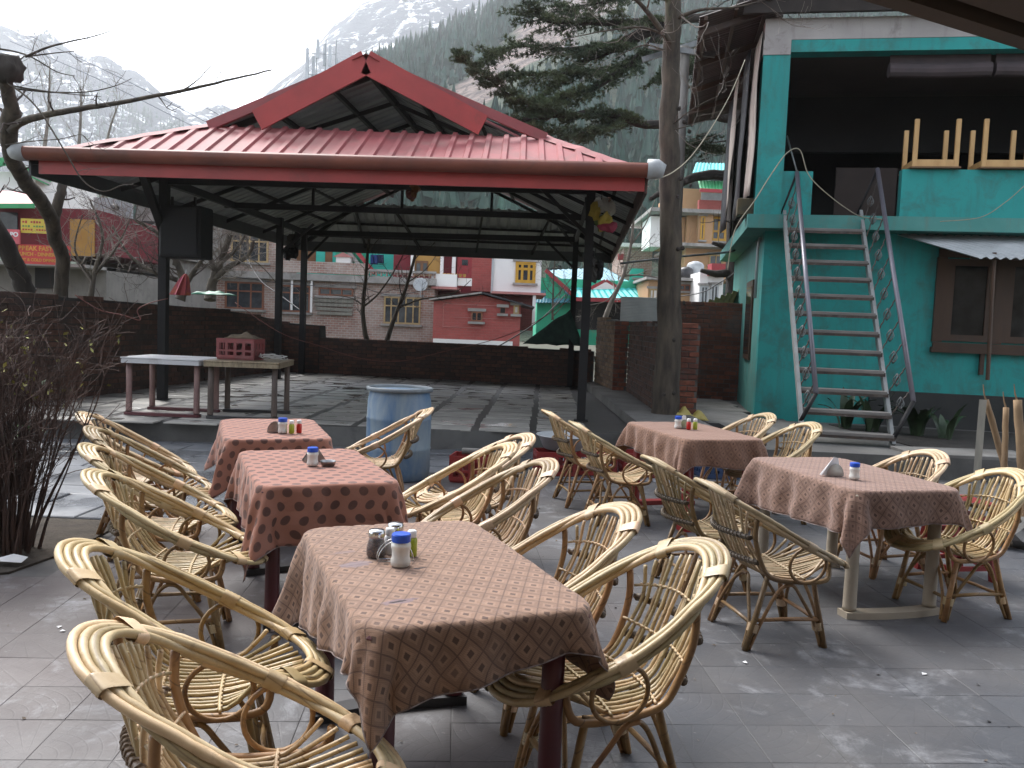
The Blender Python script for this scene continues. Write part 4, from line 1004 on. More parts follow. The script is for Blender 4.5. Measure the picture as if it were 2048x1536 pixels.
drape('tablecloth','brown lozenge cloth over the red table on the far right',TB[4][0],TB[4][1],R(16),HXT,HYT,.24,m_cl_br,rot=R(-5),shift=(-.02,.0),seed=14)


# ============================================================ THINGS ON THE TABLES
TT=.760
m_blue=M('blue_cap_plastic',(.012,.085,.55),(.01,.07,.45),sc=20,rough=.35,co='Object')
m_salt=M('milky_plastic',(.68,.68,.64),(.55,.56,.54),sc=20,rough=.35,co='Object')
m_saltfill=M('salt',(.62,.55,.40),(.7,.64,.5),sc=60,rough=.8,co='Object')
m_wcap=M('white_cap_plastic',(.75,.75,.74),(.65,.65,.65),sc=15,rough=.4,co='Object')
m_ketch=M('ketchup',(.45,.015,.012),(.38,.012,.01),sc=10,rough=.3,co='Object')
m_green=M('green_sauce',(.33,.38,.03),(.27,.32,.025),sc=10,rough=.3,co='Object')
m_chili=M('chilli_flakes',(.10,.012,.01),(.25,.06,.03),sc=160,rough=.5,lo=.45,hi=.6,co='Object')
m_chrome=M('chrome',(.62,.62,.62),(.5,.5,.5),sc=10,rough=.18,metal=1)
m_inox=M('brushed_steel',(.36,.36,.36),(.26,.26,.26),sc=20,rough=.33,metal=1)
m_paper=M('paper_napkin',(.80,.80,.80),(.72,.72,.73),sc=12,rough=.95)
m_clear=None
def clear_mat():
    m,n,b=_new('clear_plastic'); b.inputs['Base Color'].default_value=(.92,.94,.95,1); b.inputs['Roughness'].default_value=.08
    b.inputs['Transmission Weight'].default_value=.9; b.inputs['IOR'].default_value=1.3; return m
m_clear=clear_mat()
def salt_jar(p,label,fill=.5,s=1.0):
    o=empty('salt_jar',p,rnd.uniform(0,6),label,'jar','jars with blue caps on the tables'); o.scale=(s,s,s)
    MB().lathe([(.026,0),(.031,.004),(.032,.018),(.0285,.030),(.0285,.052),(.032,.062),(.031,.072),(.024,.078),(.024,.082)],20).build('jar_body',m_salt,o,smooth=True)
    q=MB(); q.lathe([(.029,.078),(.0305,.080),(.0305,.100),(.028,.104),(0,.1045)],24); q.build('cap',m_blue,o,smooth=False); return o
def sauce(p,m,label,nm):
    o=empty(nm,p,rnd.uniform(0,6),label,'bottle','small sauce bottles on the tables')
    MB().lathe([(.017,0),(.0195,.003),(.0195,.060),(.016,.066),(.013,.069)],16).build('bottle_body',m,o,smooth=True)
    MB().lathe([(.0155,.069),(.0165,.071),(.0165,.090),(.014,.094),(0,.0945)],16).build('cap',m_wcap,o,smooth=True); return o
def shaker(p,label,fill):
    o=empty('glass_shaker',p,0,label,'shaker')
    MB().lathe([(.026,.002),(.033,.008),(.0335,.035),(.027,.058)],18).build('spice_fill',fill,o,smooth=True)
    MB().lathe([(.027,0),(.0345,.007),(.035,.036),(.0275,.062),(.026,.076)],18).build('glass',m_clear,o,smooth=True)
    MB().lathe([(.0285,.072),(.0295,.074),(.0295,.088),(.026,.097),(0,.099)],20).build('metal_lid',m_chrome,o,smooth=True); return o
def napkins(p,rz,label,shape='half',paper=True,red=False):
    o=empty('napkin_holder',p,rz,label,'napkin holder','metal napkin holders on the tables')
    for s in(-1,1):
        if shape=='half': prof=[(.058*math.cos(a),.075*math.sin(a)) for a in [math.pi*i/12 for i in range(13)]]
        else: prof=[(.07,0),(.012,.088),(-.012,.088),(-.07,0)]
        q=MB(); vs=[Vector((x,s*.017,z)) for x,z in prof]+[Vector((x,s*.0182,z)) for x,z in prof]; n=len(prof)
        q.add(vs,[tuple(range(n)),tuple(range(2*n-1,n-1,-1))]+[(i,n+i,n+(i+1)%n,(i+1)%n) for i in range(n)]); q.build('side_plate',m_inox,o)
    MB().box((0,0,.002),(.11,.034,.003)).build('base_plate',m_inox,o)
    if paper:
        for k in range(4):
            q=MB(); a=rnd.uniform(-.3,.3)+.5; w=.075; y=-.010+k*.006
            P=[(-w*.9-.02,y,.004),(-.01,y+.002,.115-k*.006),(.02,y+.004,.108-k*.006),(w*.55,y,.004)]
            q.add([(x,yy,z) for x,yy,z in P]+[(x,yy+.0015,z) for x,yy,z in P],[(0,1,2,3),(7,6,5,4),(0,4,5,1),(1,5,6,2),(2,6,7,3),(3,7,4,0)]); q.build('napkin',m_paper,o)
    return o
shaker((-0.458,2.959,0.76),'glass chilli flake shaker with steel lid on the nearest table',m_chili)
shaker((-0.406,3.068,0.76),'glass spice shaker behind the bottles on the nearest table',M('oregano',(.20,.19,.08),(.35,.33,.2),sc=160,rough=.8,co='Object'))
sauce((-0.417,3.004,0.76),m_wcap,'white sauce bottle between the shakers on the nearest table','sauce_bottle')
sauce((-0.335,2.983,0.76),m_green,'green sauce bottle with white cap on the nearest table','sauce_bottle')
salt_jar((-0.358,2.86,0.76),'blue capped salt jar in front of the wire rack on the nearest table',s=1.08)
wr=empty('wire_rack',(-0.383,2.905,0.762),R(15),'looped chrome wire napkin rack on the nearest table','rack')
for y in(-.018,.018):
    MB().tube([(.062*math.cos(a),y,.004+.070*math.sin(a)) for a in [math.pi*i/18 for i in range(19)]],.0018,6).build('wire_loop',m_chrome,wr,smooth=True)
for x in(-.06,-.03,0,.03,.06): MB().tube([(x,-.02,.004),(x,.02,.004)],.0015,5).build('cross_wire',m_chrome,wr)
MB().tube([(-.062,-.018,.004),(.062,-.018,.004)],.0018,5).build('cross_wire',m_chrome,wr); MB().tube([(-.062,.018,.004),(.062,.018,.004)],.0018,5).build('cross_wire',m_chrome,wr)
salt_jar((-1.108,4.741,0.762),'blue capped salt jar beside the ashtray on the middle table')
napkins((-1.135,4.892,0.762),R(25),'triangular steel napkin holder on the middle table','tri',False)
ash=empty('ashtray',(-1.024,4.761,0.762),0,'round steel ashtray on the middle table','ashtray')
MB().lathe([(.036,0),(.038,.002),(.042,.026),(.044,.027),(.044,.0245),(.039,.005),(0,.004)],24).build('bowl',m_inox,ash,smooth=True)
salt_jar((-1.626,6.019,0.762),'blue capped salt jar on the farthest dotted cloth',s=1.05)
sauce((-1.56,6.012,0.762),m_green,'green sauce bottle next to the red one on the farthest dotted cloth','sauce_bottle')
sauce((-1.517,6.053,0.762),m_ketch,'red ketchup bottle on the farthest dotted cloth','sauce_bottle')
napkins((-1.687,6.056,0.762),R(20),'half round steel napkin holder on the farthest dotted cloth','half',False)
napkins((1.981,5.121,0.762),R(10),'half round napkin holder with white napkins on the near right table')
salt_jar((2.067,5.022,0.762),'blue capped salt jar beside the napkins on the near right table',s=.95)
salt_jar((1.458,7.332,0.762),'blue capped salt jar behind the napkins on the far right table')
napkins((1.505,7.347,0.762),R(25),'napkin holder with a white napkin leaning out on the far right table')
sauce((1.533,7.25,0.762),m_ketch,'red ketchup bottle on the far right table','sauce_bottle')
sauce((1.593,7.27,0.762),m_green,'green sauce bottle on the far right table','sauce_bottle')
# ============================================================ THINGS IN THE YARD
def drum():
    m,n,b=_new('faded_blue_drum'); w=_coord(n,'Object'); s=_sep(n,w)
    col=_mix(n,_ramp(n,_noise(n,_coord(n,'Object',(3,3,.8)),1.6,7,.65,.4),[(.35,0),(.62,1)]),(.06,.14,.27),(.22,.28,.32))
    col=_mix(n,_ramp(n,_noise(n,w,5,8,.7),[(.58,0),(.74,.7)]),col,(.30,.30,.27))
    n.links.new(col,b.inputs['Base Color']); b.inputs['Roughness'].default_value=.5; _bump(n,b,_noise(n,w,30,5,.6),.2,.004); return m
m_drum=drum()
D=empty('plastic_drum',(-1.13,8.55,0),0,'tall faded blue plastic drum standing before the platform step','drum')
MB().lathe([(.30,0),(.315,.02),(.325,.10),(.325,.30),(.330,.315),(.325,.33),(.325,.60),(.330,.615),(.325,.63),(.318,.80),(.30,.88),(.295,.90)],40).build('drum_body',m_drum,D,smooth=True)
MB().lathe([(.31,.885),(.335,.89),(.337,.925),(.318,.93),(.305,.925),(.30,.90),(.29,.60),(0,.58)],40).build('drum_rim',M('grey_drum_rim',(.20,.23,.25),(.13,.15,.165),sc=6,rough=.5,dirt=(.08,.08,.075),dsc=4),D,smooth=True)
def crate(p,rz,label,mat,group='red bottle crates',z=0,h=.27,w=.42,d=.31):
    o=empty('plastic_crate',(p[0],p[1],z),rz,label,'crate',group)
    MB().box((0,0,.012),(w-.01,d-.01,.02)).build('base',mat,o)
    for ax,L,off in((0,w,d/2),(0,w,-d/2),(1,d,w/2),(1,d,-w/2)):
        q=MB(); n=4 if ax==0 else 3
        def B(u0,u1,z0,z1):
            c=((u0+u1)/2,off,(z0+z1)/2) if ax==0 else (off,(u0+u1)/2,(z0+z1)/2)
            s=(u1-u0,.016,z1-z0) if ax==0 else (.016,u1-u0,z1-z0)
            q.box(c,s)
        e=L/2-(.009 if ax else 0); B(-e,e,h-.055,h); B(-e,e,.0225,.06); B(-e,e,.105,.13)
        for k in range(n+1):
            u=-e+.02+(2*e-.04)*k/n; B(u-.019,u+.019,.0605,.1045); B(u-.019,u+.019,.1305,h-.0555)
        q.build('side_panel',mat,o)
    for i in range(1,3): MB().box((-w/2+w*i/3,0,.10),(.008,d-.035,.15)).build('divider',mat,o)
    return o
m_crate=M('crate_red',(.27,.03,.028),(.19,.025,.024),sc=5,rough=.45,dirt=(.10,.055,.05),dsc=4,co='Object'); m_crated=M('crate_dusty_red',(.22,.05,.05),(.15,.04,.04),sc=5,rough=.55,dirt=(.14,.10,.09),dsc=4,co='Object')
m_crateb=M('crate_blue',(.02,.05,.13),(.02,.04,.09),sc=5,rough=.5,co='Object')
crate((-0.362,8.525,0),R(-8),'red bottle crate on the ground with a stone pestle on top',m_crate)
crate((0.493,9.064,-0),R(6),'red bottle crate under the grey basin by the post',m_crate)
crate((0.957,9.169,0),R(-4),'red bottle crate behind the cane chairs, second from the basin',m_crate)
crate((1.434,9.215,0),R(3),'red bottle crate half hidden by the brown lozenge cloth',m_crate)
crate((2.304,9.318,0),R(5),'dark blue bottle crate behind the far right table',m_crateb,'blue crate')
pe=MB().tube([(-.10,0,0),(-.09,0,0),(.12,.02,0)],[.025,.034,.03],10).build('stone_pestle',m_conc,None,smooth=True,loc=Vector((-0.362,8.525,0))+Vector((-.02,0,.303))); tag(pe,'short grey stone pestle lying on a red crate','pestle')
bs=MB().lathe([(.20,0),(.22,.01),(.285,.14),(.31,.15),(.305,.16),(.275,.15),(.21,.03),(0,.025)],28).build('basin',m_cap,None,smooth=True,loc=Vector((0.493,9.064,-0))+Vector((.10,.12,.271))); tag(bs,'grey plastic basin on a red crate by the platform step','basin')
# two bare plastic tables on the platform
m_pinkl=M('dusty_pink_legs',(.26,.16,.14),(.20,.12,.11),sc=4,rough=.6,dirt=(.12,.05,.05),dsc=3,co='Object'); m_whtop=M('white_table_top',(.55,.55,.56),(.45,.45,.46),sc=3,rough=.4,dirt=(.25,.21,.2),dsc=3)
m_brl=M('brown_plastic_legs',(.105,.075,.06),(.075,.055,.045),sc=4,rough=.55,co='Object'); m_tantop=M('tan_marbled_top',(.30,.245,.16),(.16,.12,.075),sc=9,rough=.45,stretch=(3,1,1))
t1=plastic_table('plastic_table','pale topped plastic table with pinkish legs on the platform',-4.40,11.0,R(-2),.51,.42,m_whtop,m_pinkl,m_pl_mar,z0=PZ+.002)
t2=plastic_table('plastic_table','tan topped plastic table with a crate on it on the platform',-3.42,11.05,R(4),.47,.50,m_tantop,m_brl,m_pl_drk,z0=PZ+.002)
crate((-3.53,10.98),R(-6),'dusty red bottle crate on the tan plastic table',m_crated,z=PZ+.74,h=.27,w=.50,d=.34)
def rag(name,label,cat,c,w,d,h,mat,seed,rz=0,sub=14):
    q=MB(); n=sub
    for j in range(n+1):
        for i in range(n+1):
            u,v=i/n*2-1,j/n*2-1; r=max(abs(u),abs(v)); e=1+.25*noise.noise(Vector((u*1.5+seed,v*1.5,0)))
            zz=h*(1-r**2)*(.55+.75*noise.noise(Vector((u*2.2,v*2.2,seed))))
            q.v.append((u*w/2*e,v*d/2*e,max(.003,zz+.004)))
    for j in range(n):
        for i in range(n): q.f.append((j*(n+1)+i,j*(n+1)+i+1,(j+1)*(n+1)+i+1,(j+1)*(n+1)+i)); q.m.append(0)
    o=q.build(name,mat,None,smooth=True,loc=c); o.rotation_euler=(0,0,rz); tag(o,label,cat); md=o.modifiers.new('t','SOLIDIFY'); md.thickness=.004; return o
rag('cloth_rag','crumpled brown rag on top of the dusty red crate','rag',(-3.50,11.0,PZ+.74+.27),.44,.24,.10,M('brown_rag',(.16,.12,.08),(.09,.07,.05),sc=9,rough=.95),3)
for k in range(3):
    pts=[]; c0=Vector((-3.12+k*.05,10.85-.05*k,PZ+.752))
    for i in range(22):
        a=i*.55; r=.09+.02*math.sin(i*1.7+k); pts.append(c0+Vector((r*math.cos(a)*1.5,r*math.sin(a)*.9,.005+.0025*i+.03*abs(math.sin(i*.8+k)))))
    o=MB().tube(spline(pts,3),.006,5).build('cable_coil',M('pale_cable',(.40,.39,.36),(.3,.29,.27),sc=8,rough=.6),None,smooth=True); tag(o,['coil of pale cable lying against the dusty red crate','loop of pale cable on the middle of the tan table edge','pale cable end hanging over the right edge of the tan table'][k],'cable','cables on the tan table')
# folded umbrella and green sheet on the left wall
um=empty('folded_umbrella',(-5.676,14.4,1.876),0,'folded red and orange striped umbrella leaning by the left wall','umbrella')
q=MB(); n=16; k=8
for j in range(k+1):
    t=j/k; r=.14*(1-t)**.7+.02
    for i in range(n): a=2*math.pi*i/n; rr=r*(1+.16*math.cos(a*8)); q.v.append((rr*math.cos(a)+.09*t,rr*math.sin(a),.36*t))
for j in range(k):
    for i in range(n): q.f.append((j*n+i,j*n+(i+1)%n,(j+1)*n+(i+1)%n,(j+1)*n+i)); q.m.append((i//2)%2)
q.build('canopy',[M('umbrella_red',(.36,.05,.05),(.28,.04,.04),sc=5,rough=.7),M('umbrella_orange',(.5,.16,.06),(.35,.06,.12),sc=5,rough=.7)],um)
MB().tube([(.09,0,.34),(.105,0,.43)],.008,6).build('tip',m_inox,um)
rag('green_sheet','rumpled green plastic sheet lying on the left wall','sheet',(-5.596,15.8,1.928),.75,.3,.10,M('green_plastic',(.02,.20,.11),(.015,.14,.08),sc=6,rough=.5),5)
# dark green net draped over the back wall by the right posts
def net(name,label,P,mat,n=12):
    q=MB(); A,B,C_=[Vector(p) for p in P]
    for i in range(n+1):
        for j in range(n+1-i):
            u,v=i/n,j/n; p=A+(B-A)*u+(C_-A)*v; p+=Vector((0,.10*noise.noise(p*2.2),.05*noise.noise(p*3.1))); q.v.append(tuple(p))
    idx={};k=0
    for i in range(n+1):
        for j in range(n+1-i): idx[i,j]=k;k+=1
    for i in range(n):
        for j in range(n-i):
            q.f.append((idx[i,j],idx[i+1,j],idx[i,j+1])); q.m.append(0)
            if j<n-i-1: q.f.append((idx[i+1,j],idx[i+1,j+1],idx[i,j+1])); q.m.append(0)
    o=q.build(name,mat,None,smooth=True); tag(o,label,'net'); md=o.modifiers.new('t','SOLIDIFY'); md.thickness=.01; return o
m_net=M('dark_green_net',(.022,.055,.042),(.012,.032,.026),sc=8,rough=.8,bump=.4,bsc=50)
net('shade_net','dark green shade net hung between the right pavilion posts and the back wall',((1.195,18.5,1.991),(0.202,19.3,1.172),(1.51,18.6,1.218)),m_net)
# the yellow bag and dark mat behind the far right table
rag('plastic_bag','yellow plastic bag lying in the alley behind the far right table','bag',Vector((2.581,12.316,0.33)),.55,.35,.22,M('yellow_plastic',(.48,.40,.12),(.38,.31,.09),sc=5,rough=.5),9)
mt=MB()
for k in range(16): mt.tube([(-.25+.033*k,-.22,.01),(-.25+.033*k,.22,.01)],.010,5)
for k in range(14): mt.tube([(-.26,-.2+.031*k,.016),(.26,-.2+.031*k,.016)],.010,5)
o=mt.build('door_mat',m_black,None,loc=Vector((2.686,11.702,0.305))); tag(o,'black rubber grid mat on the alley slabs','mat',kind=None)
# board and yellow sheet on the walls to the right
q=MB(); q.box((0,0,.21),(.72,.05,.44))
wb=empty('ribbed_board',(2.20,14.9,1.745),R(-4),'pale ribbed sheet set upright on the niche wall','board')
for k in range(16): MB().box((0,0,.015+k*.0265),(.70,.03,.022),bev=.004).build('rib',M('pale_ribbed_sheet',(.42,.44,.42),(.33,.35,.34),sc=5,rough=.7),wb)
MB().box((0,.02,.21),(.70,.012,.43)).build('backing',m_cap,wb)
q=MB(); corr(q,(0,0,0),(1.1,.5,.42),(.25,1.6,-.35),0,.03,.16); o=q.build('yellow_sheet',M('yellow_green_sheet',(.36,.37,.12),(.28,.29,.10),sc=3,rough=.6,dirt=(.15,.14,.07),dsc=2),None,smooth=True,loc=(3.867,17.6,2.204)); tag(o,'yellowish corrugated sheet propped behind the alley wall','sheet')
# bamboo sticks and red stools at the right edge
m_stick=M('cut_branch',(.30,.20,.11),(.19,.125,.07),sc=8,rough=.85,stretch=(1,1,.4),bump=.4,bsc=40,co='Object'); m_sq=M('weathered_batten',(.26,.25,.21),(.17,.165,.14),sc=6,rough=.8,stretch=(2,2,.3))
STK=[((3.9,7,0.57),(3.957,7.1,1.128),.026,'squared weathered batten standing at the right among cut branches'),((4.14,7,0.538),(4.01,7.15,1.126),.026,'leaning cut branch crossing the upright one at the right'),((4.064,6.9,0.552),(4.096,7,1.08),.024,'upright cut branch with a curled strip of bark'),((4.16,6.8,0.553),(4.122,6.9,1.153),.034,'thickest cut branch at the right picture edge')]
for i,(a,b,r,lb) in enumerate(STK):
    a=Vector(a);b=Vector(b); d=(b-a).normalized(); foot=a+d*(-(a.z)/d.z) if a.z>0 else a
    if i==0:
        q=MB(); q.bar(foot,b,.055,.045); o=q.build('wooden_batten',m_sq)
    else:
        n=14; pts=[foot.lerp(b,j/n)+Vector((.012*noise.noise(Vector((j*.7,i,0))),.012*noise.noise(Vector((i,j*.7,3))),0)) for j in range(n+1)]
        q=MB(); q.tube(pts,[r*(1.15-.2*j/n+.12*max(0,noise.noise(Vector((j*1.3,i*5,1))))) for j in range(n+1)],9); o=q.build('cut_branch',m_stick,smooth=True)
        tw=MB(); tw.tube([b,b+Vector((-.02,0,.05)),b+Vector((-.035,0,.13))],[.008,.006,.003],5); tw.build('twig',m_stick,o)
    tag(o,lb,'stick','poles at the right edge')
def stool(p,label,z=0):
    o=empty('plastic_stool',(p[0],p[1],z),R(10),label,'stool','red stools at the right edge')
    MB().box((0,0,.42),(.30,.30,.025),bev=.01).build('seat',m_pl_red,o)
    for i in(-1,1):
        for j in(-1,1):
            q=MB(); q.bar((i*.165,j*.165,0),(i*.13,j*.13,.41),.045,.03); q.build('leg',m_pl_red,o)
    for zz in(.30,.19,.09):
        q=MB(); e=.13+.035*(1-zz/.41)
        for s in(-1,1): q.box((0,s*e,zz),(2*e,.018,.03)); q.box((s*e,0,zz),(.018,2*e-.02,.03))
        q.build('side_rail',m_pl_red,o)
sx=(3.899,6.865,0)
stool((3.10,5.75),'lower red plastic stool behind the chair at the right edge'); stool((3.115,5.76),'upper red plastic stool stacked behind the chair at the right edge',.10)
rk=MB(); bm=bmesh.new(); bmesh.ops.create_icosphere(bm,subdivisions=3,radius=1)
for v in bm.verts: v.co=Vector((v.co.x*.26,v.co.y*.2,v.co.z*.15))*(1+.45*noise.noise(v.co*1.6))
bm.verts.index_update(); rk.add([v.co for v in bm.verts],[tuple(v.index for v in f.verts) for f in bm.faces]); bm.free()
o=rk.build('boulder',m_conc,None,loc=Vector((4.002,6.466,0))+Vector((0.1,.25,.08))); tag(o,'grey boulder by the cut branches at the right edge','rock')
q=MB(); P=[(-.10,-.02,.012),(-.02,-.05,.03),(.09,-.025,.02),(.10,.03,.04),(.0,.05,.05),(-.11,.02,.02)]
q.add(P,[(0,1,4,5),(1,2,3,4)]); o=q.build('paper_scrap',m_paper,None,loc=Vector((-3.026,5.079,0.02))); tag(o,'white scrap of paper on the soil under the bare bush','paper'); o.modifiers.new('t','SOLIDIFY').thickness=.002
for k,(a,b) in enumerate(((125,1262),(118,1254),(810,1382),(1215,1330),(1490,1325),(1848,1348))):
    q=MB(); q.add([(-.012,-.006,0),(.010,-.009,.004),(.014,.004,.002),(-.006,.009,.006)],[(0,1,2,3)]); o=q.build('litter_scrap',m_paper,None,loc=Vector((-5.911,9.766,5)) if False else Vector(((0,0,0)))); 
    o.location={0:(-2.17,4.085,0.003),1:(-2.214,4.135,0.003),2:(-0.409,3.561,0.003),3:(0.508,3.934,0.003),4:(1.19,4.033,0.003),5:(2.038,3.979,0.003)}[k]; o.rotation_euler=(0,0,k*1.3); o.modifiers.new('t','SOLIDIFY').thickness=.002
    tag(o,'tiny white scrap of litter on the dark paving','litter','litter scraps on the paving')
# hanging things in the pavilion
def bundle(c,label,mats,seed,s=1.0,nm='hanging_bundle'):
    o=empty(nm,c,0,label,'decoration')
    for k in range(7):
        q=MB(); bm=bmesh.new(); bmesh.ops.create_icosphere(bm,subdivisions=2,radius=1); rg=random.Random(seed*10+k)
        off=Vector((rg.uniform(-.12,.12),rg.uniform(-.08,.08),rg.uniform(-.2,.2)))*s; sc=Vector((rg.uniform(.07,.13),rg.uniform(.05,.09),rg.uniform(.08,.16)))*s
        for v in bm.verts: v.co=off+Vector((v.co.x*sc.x,v.co.y*sc.y,v.co.z*sc.z))*(1+.7*noise.noise(v.co*2+Vector((k,seed,0))))
        bm.verts.index_update(); q.add([v.co for v in bm.verts],[tuple(v.index for v in f.verts) for f in bm.faces]); bm.free(); q.build('fold',mats[k%len(mats)],o)
    MB().tube([(0,0,.1*s),(0,0,.42*s)],.006,5).build('cord',m_black,o)
mm=lambda n,c: M(n,c,sc=6,rough=.7)
bundle((1.125,11.75,3.161),'white, yellow and red festoon cloth bunched on the front right post',[mm('festoon_white',(.45,.45,.42)),mm('festoon_yellow',(.40,.30,.04)),mm('festoon_red',(.25,.02,.05)),mm('festoon_brown',(.14,.05,.02)),mm('festoon_green',(.07,.12,.02))],2,.9)
bundle((-1.392,11.2,3.299),'small faded marigold garland under the front fascia',[mm('marigold',(.16,.06,.015)),mm('marigold_red',(.10,.02,.015))],4,.45,'garland')
bundle((-4.736,18,3.015),'dark cloth bundle hung on the rear left post',[m_black,mm('dark_rag',(.05,.045,.04))],6,1.0)
bundle((1.153,12.6,2.542),'dark cloth bundle hung below the right eave',[m_black,mm('dark_rag',(.05,.045,.04))],7,.75)
def wire(name,label,pts,r,mat,k=8): 
    o=MB().tube(spline(pts,k),r,5).build(name,mat,None,smooth=True); tag(o,label,'wire'); return o
m_wr=M('red_wire',(.22,.07,.06),(.15,.06,.05),sc=5,rough=.6); m_wk=M('black_wire',(.02,.02,.02),(.04,.035,.03),sc=5,rough=.6); m_wy=M('pale_rope',(.36,.33,.24),(.26,.24,.18),sc=9,rough=.8)
wire('sagging_wire','thin reddish wire sagging across the pavilion',[(-5.599,17,1.82),(-4.687,17,1.258),(-3.879,17,1.02),(-3.07,17,0.811),(-2.265,17,0.783),(-1.307,17.5,1.028),(-0.456,18.2,1.256),(0.342,18.6,1.609),(1.199,18.7,2.191)],.008,m_wr)
wire('grey_cable','grey power cable running from the pavilion eave to the teal house',[(1.931,16,2.823),(2.86,16,2.972),(4.004,16.5,3.153),(4.321,17,3.257)],.022,M('grey_cable_sheath',(.16,.17,.17),(.1,.1,.1),sc=5,rough=.6))
wire('pale_rope','pale rope looping over the stair handrail',[(3.184,12.9,2.554),(3.262,12.9,3.155),(3.536,12.9,3.613),(3.773,12.9,4.029),(3.979,12.9,4.332),(4.163,12.9,4.377),(4.297,12.9,4.05),(4.481,12.85,3.827),(4.873,12.85,3.548),(5.202,12.9,3.419),(5.775,13,3.417)],.008,m_wy)
wire('parapet_wire','pale wire hanging along the teal parapet',[(6.087,12.4,3.334),(6.605,12.3,3.4),(6.889,12.2,3.609),(7.081,12.1,3.832),(7.254,12.1,4.026)],.006,m_wy)
wire('slack_line','slack pale line from the roof edge down to the pavilion corner',[(3.036,12,5.373),(2.762,11.6,4.783),(2.433,11.2,4.219),(2.135,10.9,3.798),(1.871,10.6,3.548),(1.629,10.4,3.413)],.007,m_wy)
wire('tangled_wire','dark tangled wire on the left boundary wall',[(-6.005,11.6,1.765),(-5.858,12,1.574),(-5.677,12.3,1.514),(-5.555,12.6,1.448),(-5.594,12.6,1.595),(-5.41,12.6,1.706),(-5.151,12.6,1.782)],.008,m_wr)
for k,(a,b) in enumerate((((20,82),(200,160)),((52,68),(260,165)),((98,55),(330,170)),((180,130),(400,245)))):
    P=[[(-17.813,30,10.679),(-14.693,30,9.483),(-12.297,34,8.581)],[(-17.26,30,10.937),(-13.652,30,9.439),(-11.11,34,8.434)],[(-16.465,30,11.187),(-12.437,30,9.401),(-9.524,34,8.108)],[(-18.157,30,11.709),(-14.353,30,10.595),(-9.267,36,9.345)]][k]
    o=wire('overhead_line',['lowest thin power line crossing the pale sky on the left','second lowest thin power line in the pale sky on the left','second highest thin power line in the pale sky on the left','highest thin power line reaching the top left corner'][k],P,.011,M('overhead_wire',(.18,.2,.24),(.12,.14,.17),sc=3,rough=.6)); o['group']='overhead power lines'

m_bw=M('house_wire',(.03,.03,.032),(.05,.05,.05),sc=3,rough=.7)
for lb,P in (('black wire looping along the brick house terrace slab',[(-12.474,35.3,3.2),(-9.774,35.3,2.937),(-7.907,35.3,2.888),(-6.874,35.3,3.032),(-5.203,35.3,2.625),(-3.553,35.3,2.938)]),
             ('black wire sagging from the brick house to the bare tree',[(-9.557,30,3.631),(-8.412,28,2.732),(-7.192,26,2.22),(-6.065,24,1.774)]),
             ('thin dark wire between the turquoise roof and the alley wall',[(3.507,30,2.612),(5.318,26,2.72),(5.255,22,2.899),(4.911,19,3.014)]),
             ('dark guy wire slanting down to the back wall by the green net',[(1.276,22,2.419),(0.628,21,1.743),(-0.209,20.5,1.164),(-0.789,20.2,0.825)])):
    wire('house_wire',lb,P,.016,m_bw)


# ============================================================ HOUSES BEHIND
def far_brick(name,c1,c2,mort,s=1.0,rough=.9):
    m,n,b=_new(name); w=_coord(n,'World'); x,y,z=_sep(n,w)[:3]; cb=n.nodes.new('ShaderNodeCombineXYZ')
    n.links.new(_math(n,'ADD',x,_math(n,'MULTIPLY',y,1.0)),cb.inputs[0]); n.links.new(z,cb.inputs[1])
    t=n.nodes.new('ShaderNodeTexBrick'); n.links.new(cb.outputs[0],t.inputs['Vector'])
    t.inputs['Color1'].default_value=(*c1,1); t.inputs['Color2'].default_value=(*c2,1); t.inputs['Mortar'].default_value=(*mort,1)
    t.inputs['Scale'].default_value=1; t.inputs['Brick Width'].default_value=.24*s; t.inputs['Row Height'].default_value=.10*s; t.inputs['Mortar Size'].default_value=.014*s; t.inputs['Mortar Smooth'].default_value=.3; t.inputs['Bias'].default_value=.1
    col=_mix(n,_ramp(n,_noise(n,w,.5,8,.7,.5),[(.42,0),(.68,.75)]),t.outputs['Color'],tuple(q*1.15 for q in mort))
    col=_mix(n,_ramp(n,_noise(n,w,3,6,.65),[(.5,0),(.8,.5)]),col,tuple(q*.5 for q in c2))
    n.links.new(col,b.inputs['Base Color']); b.inputs['Roughness'].default_value=rough; _bump(n,b,t.outputs['Fac'],.35,-.02); return m
m_fb=far_brick('old_house_brick',(.38,.21,.165),(.27,.16,.13),(.42,.38,.34))
m_fbr=far_brick('red_painted_brick',(.40,.085,.075),(.32,.075,.065),(.32,.095,.085))
m_fbm=far_brick('maroon_brick',(.16,.04,.035),(.11,.035,.03),(.14,.05,.045))
m_tanw=paint_mat('tan_plaster',(.50,.31,.17),(.44,.27,.15),(.22,.17,.13),.60,.9)
m_whw=paint_mat('white_plaster',(.80,.79,.77),(.74,.73,.71),(.55,.52,.50),.64,.9)
m_turq=paint_mat('turquoise_plaster',(.06,.55,.44),(.05,.47,.38),(.10,.30,.26),.62,.8)
m_greenw=paint_mat('green_plaster',(.05,.42,.25),(.04,.36,.22),(.05,.25,.18),.62,.8)
m_grw=paint_mat('grey_render',(.24,.225,.205),(.17,.16,.145),(.09,.085,.08),.52,.9)
m_marw=paint_mat('maroon_plaster',(.17,.022,.03),(.13,.02,.025),(.06,.02,.02),.6,.8)
m_yelw=paint_mat('ochre_wood',(.42,.24,.06),(.34,.18,.045),(.18,.09,.03),.58,.6)
m_yfr=M('yellow_window_paint',(.55,.30,.02),(.45,.24,.02),sc=4,rough=.5); m_ofr=M('pale_timber_frame',(.46,.33,.16),(.36,.25,.12),sc=5,rough=.7); m_rfr=M('red_timber_frame',(.26,.10,.055),(.19,.075,.04),sc=5,rough=.7)
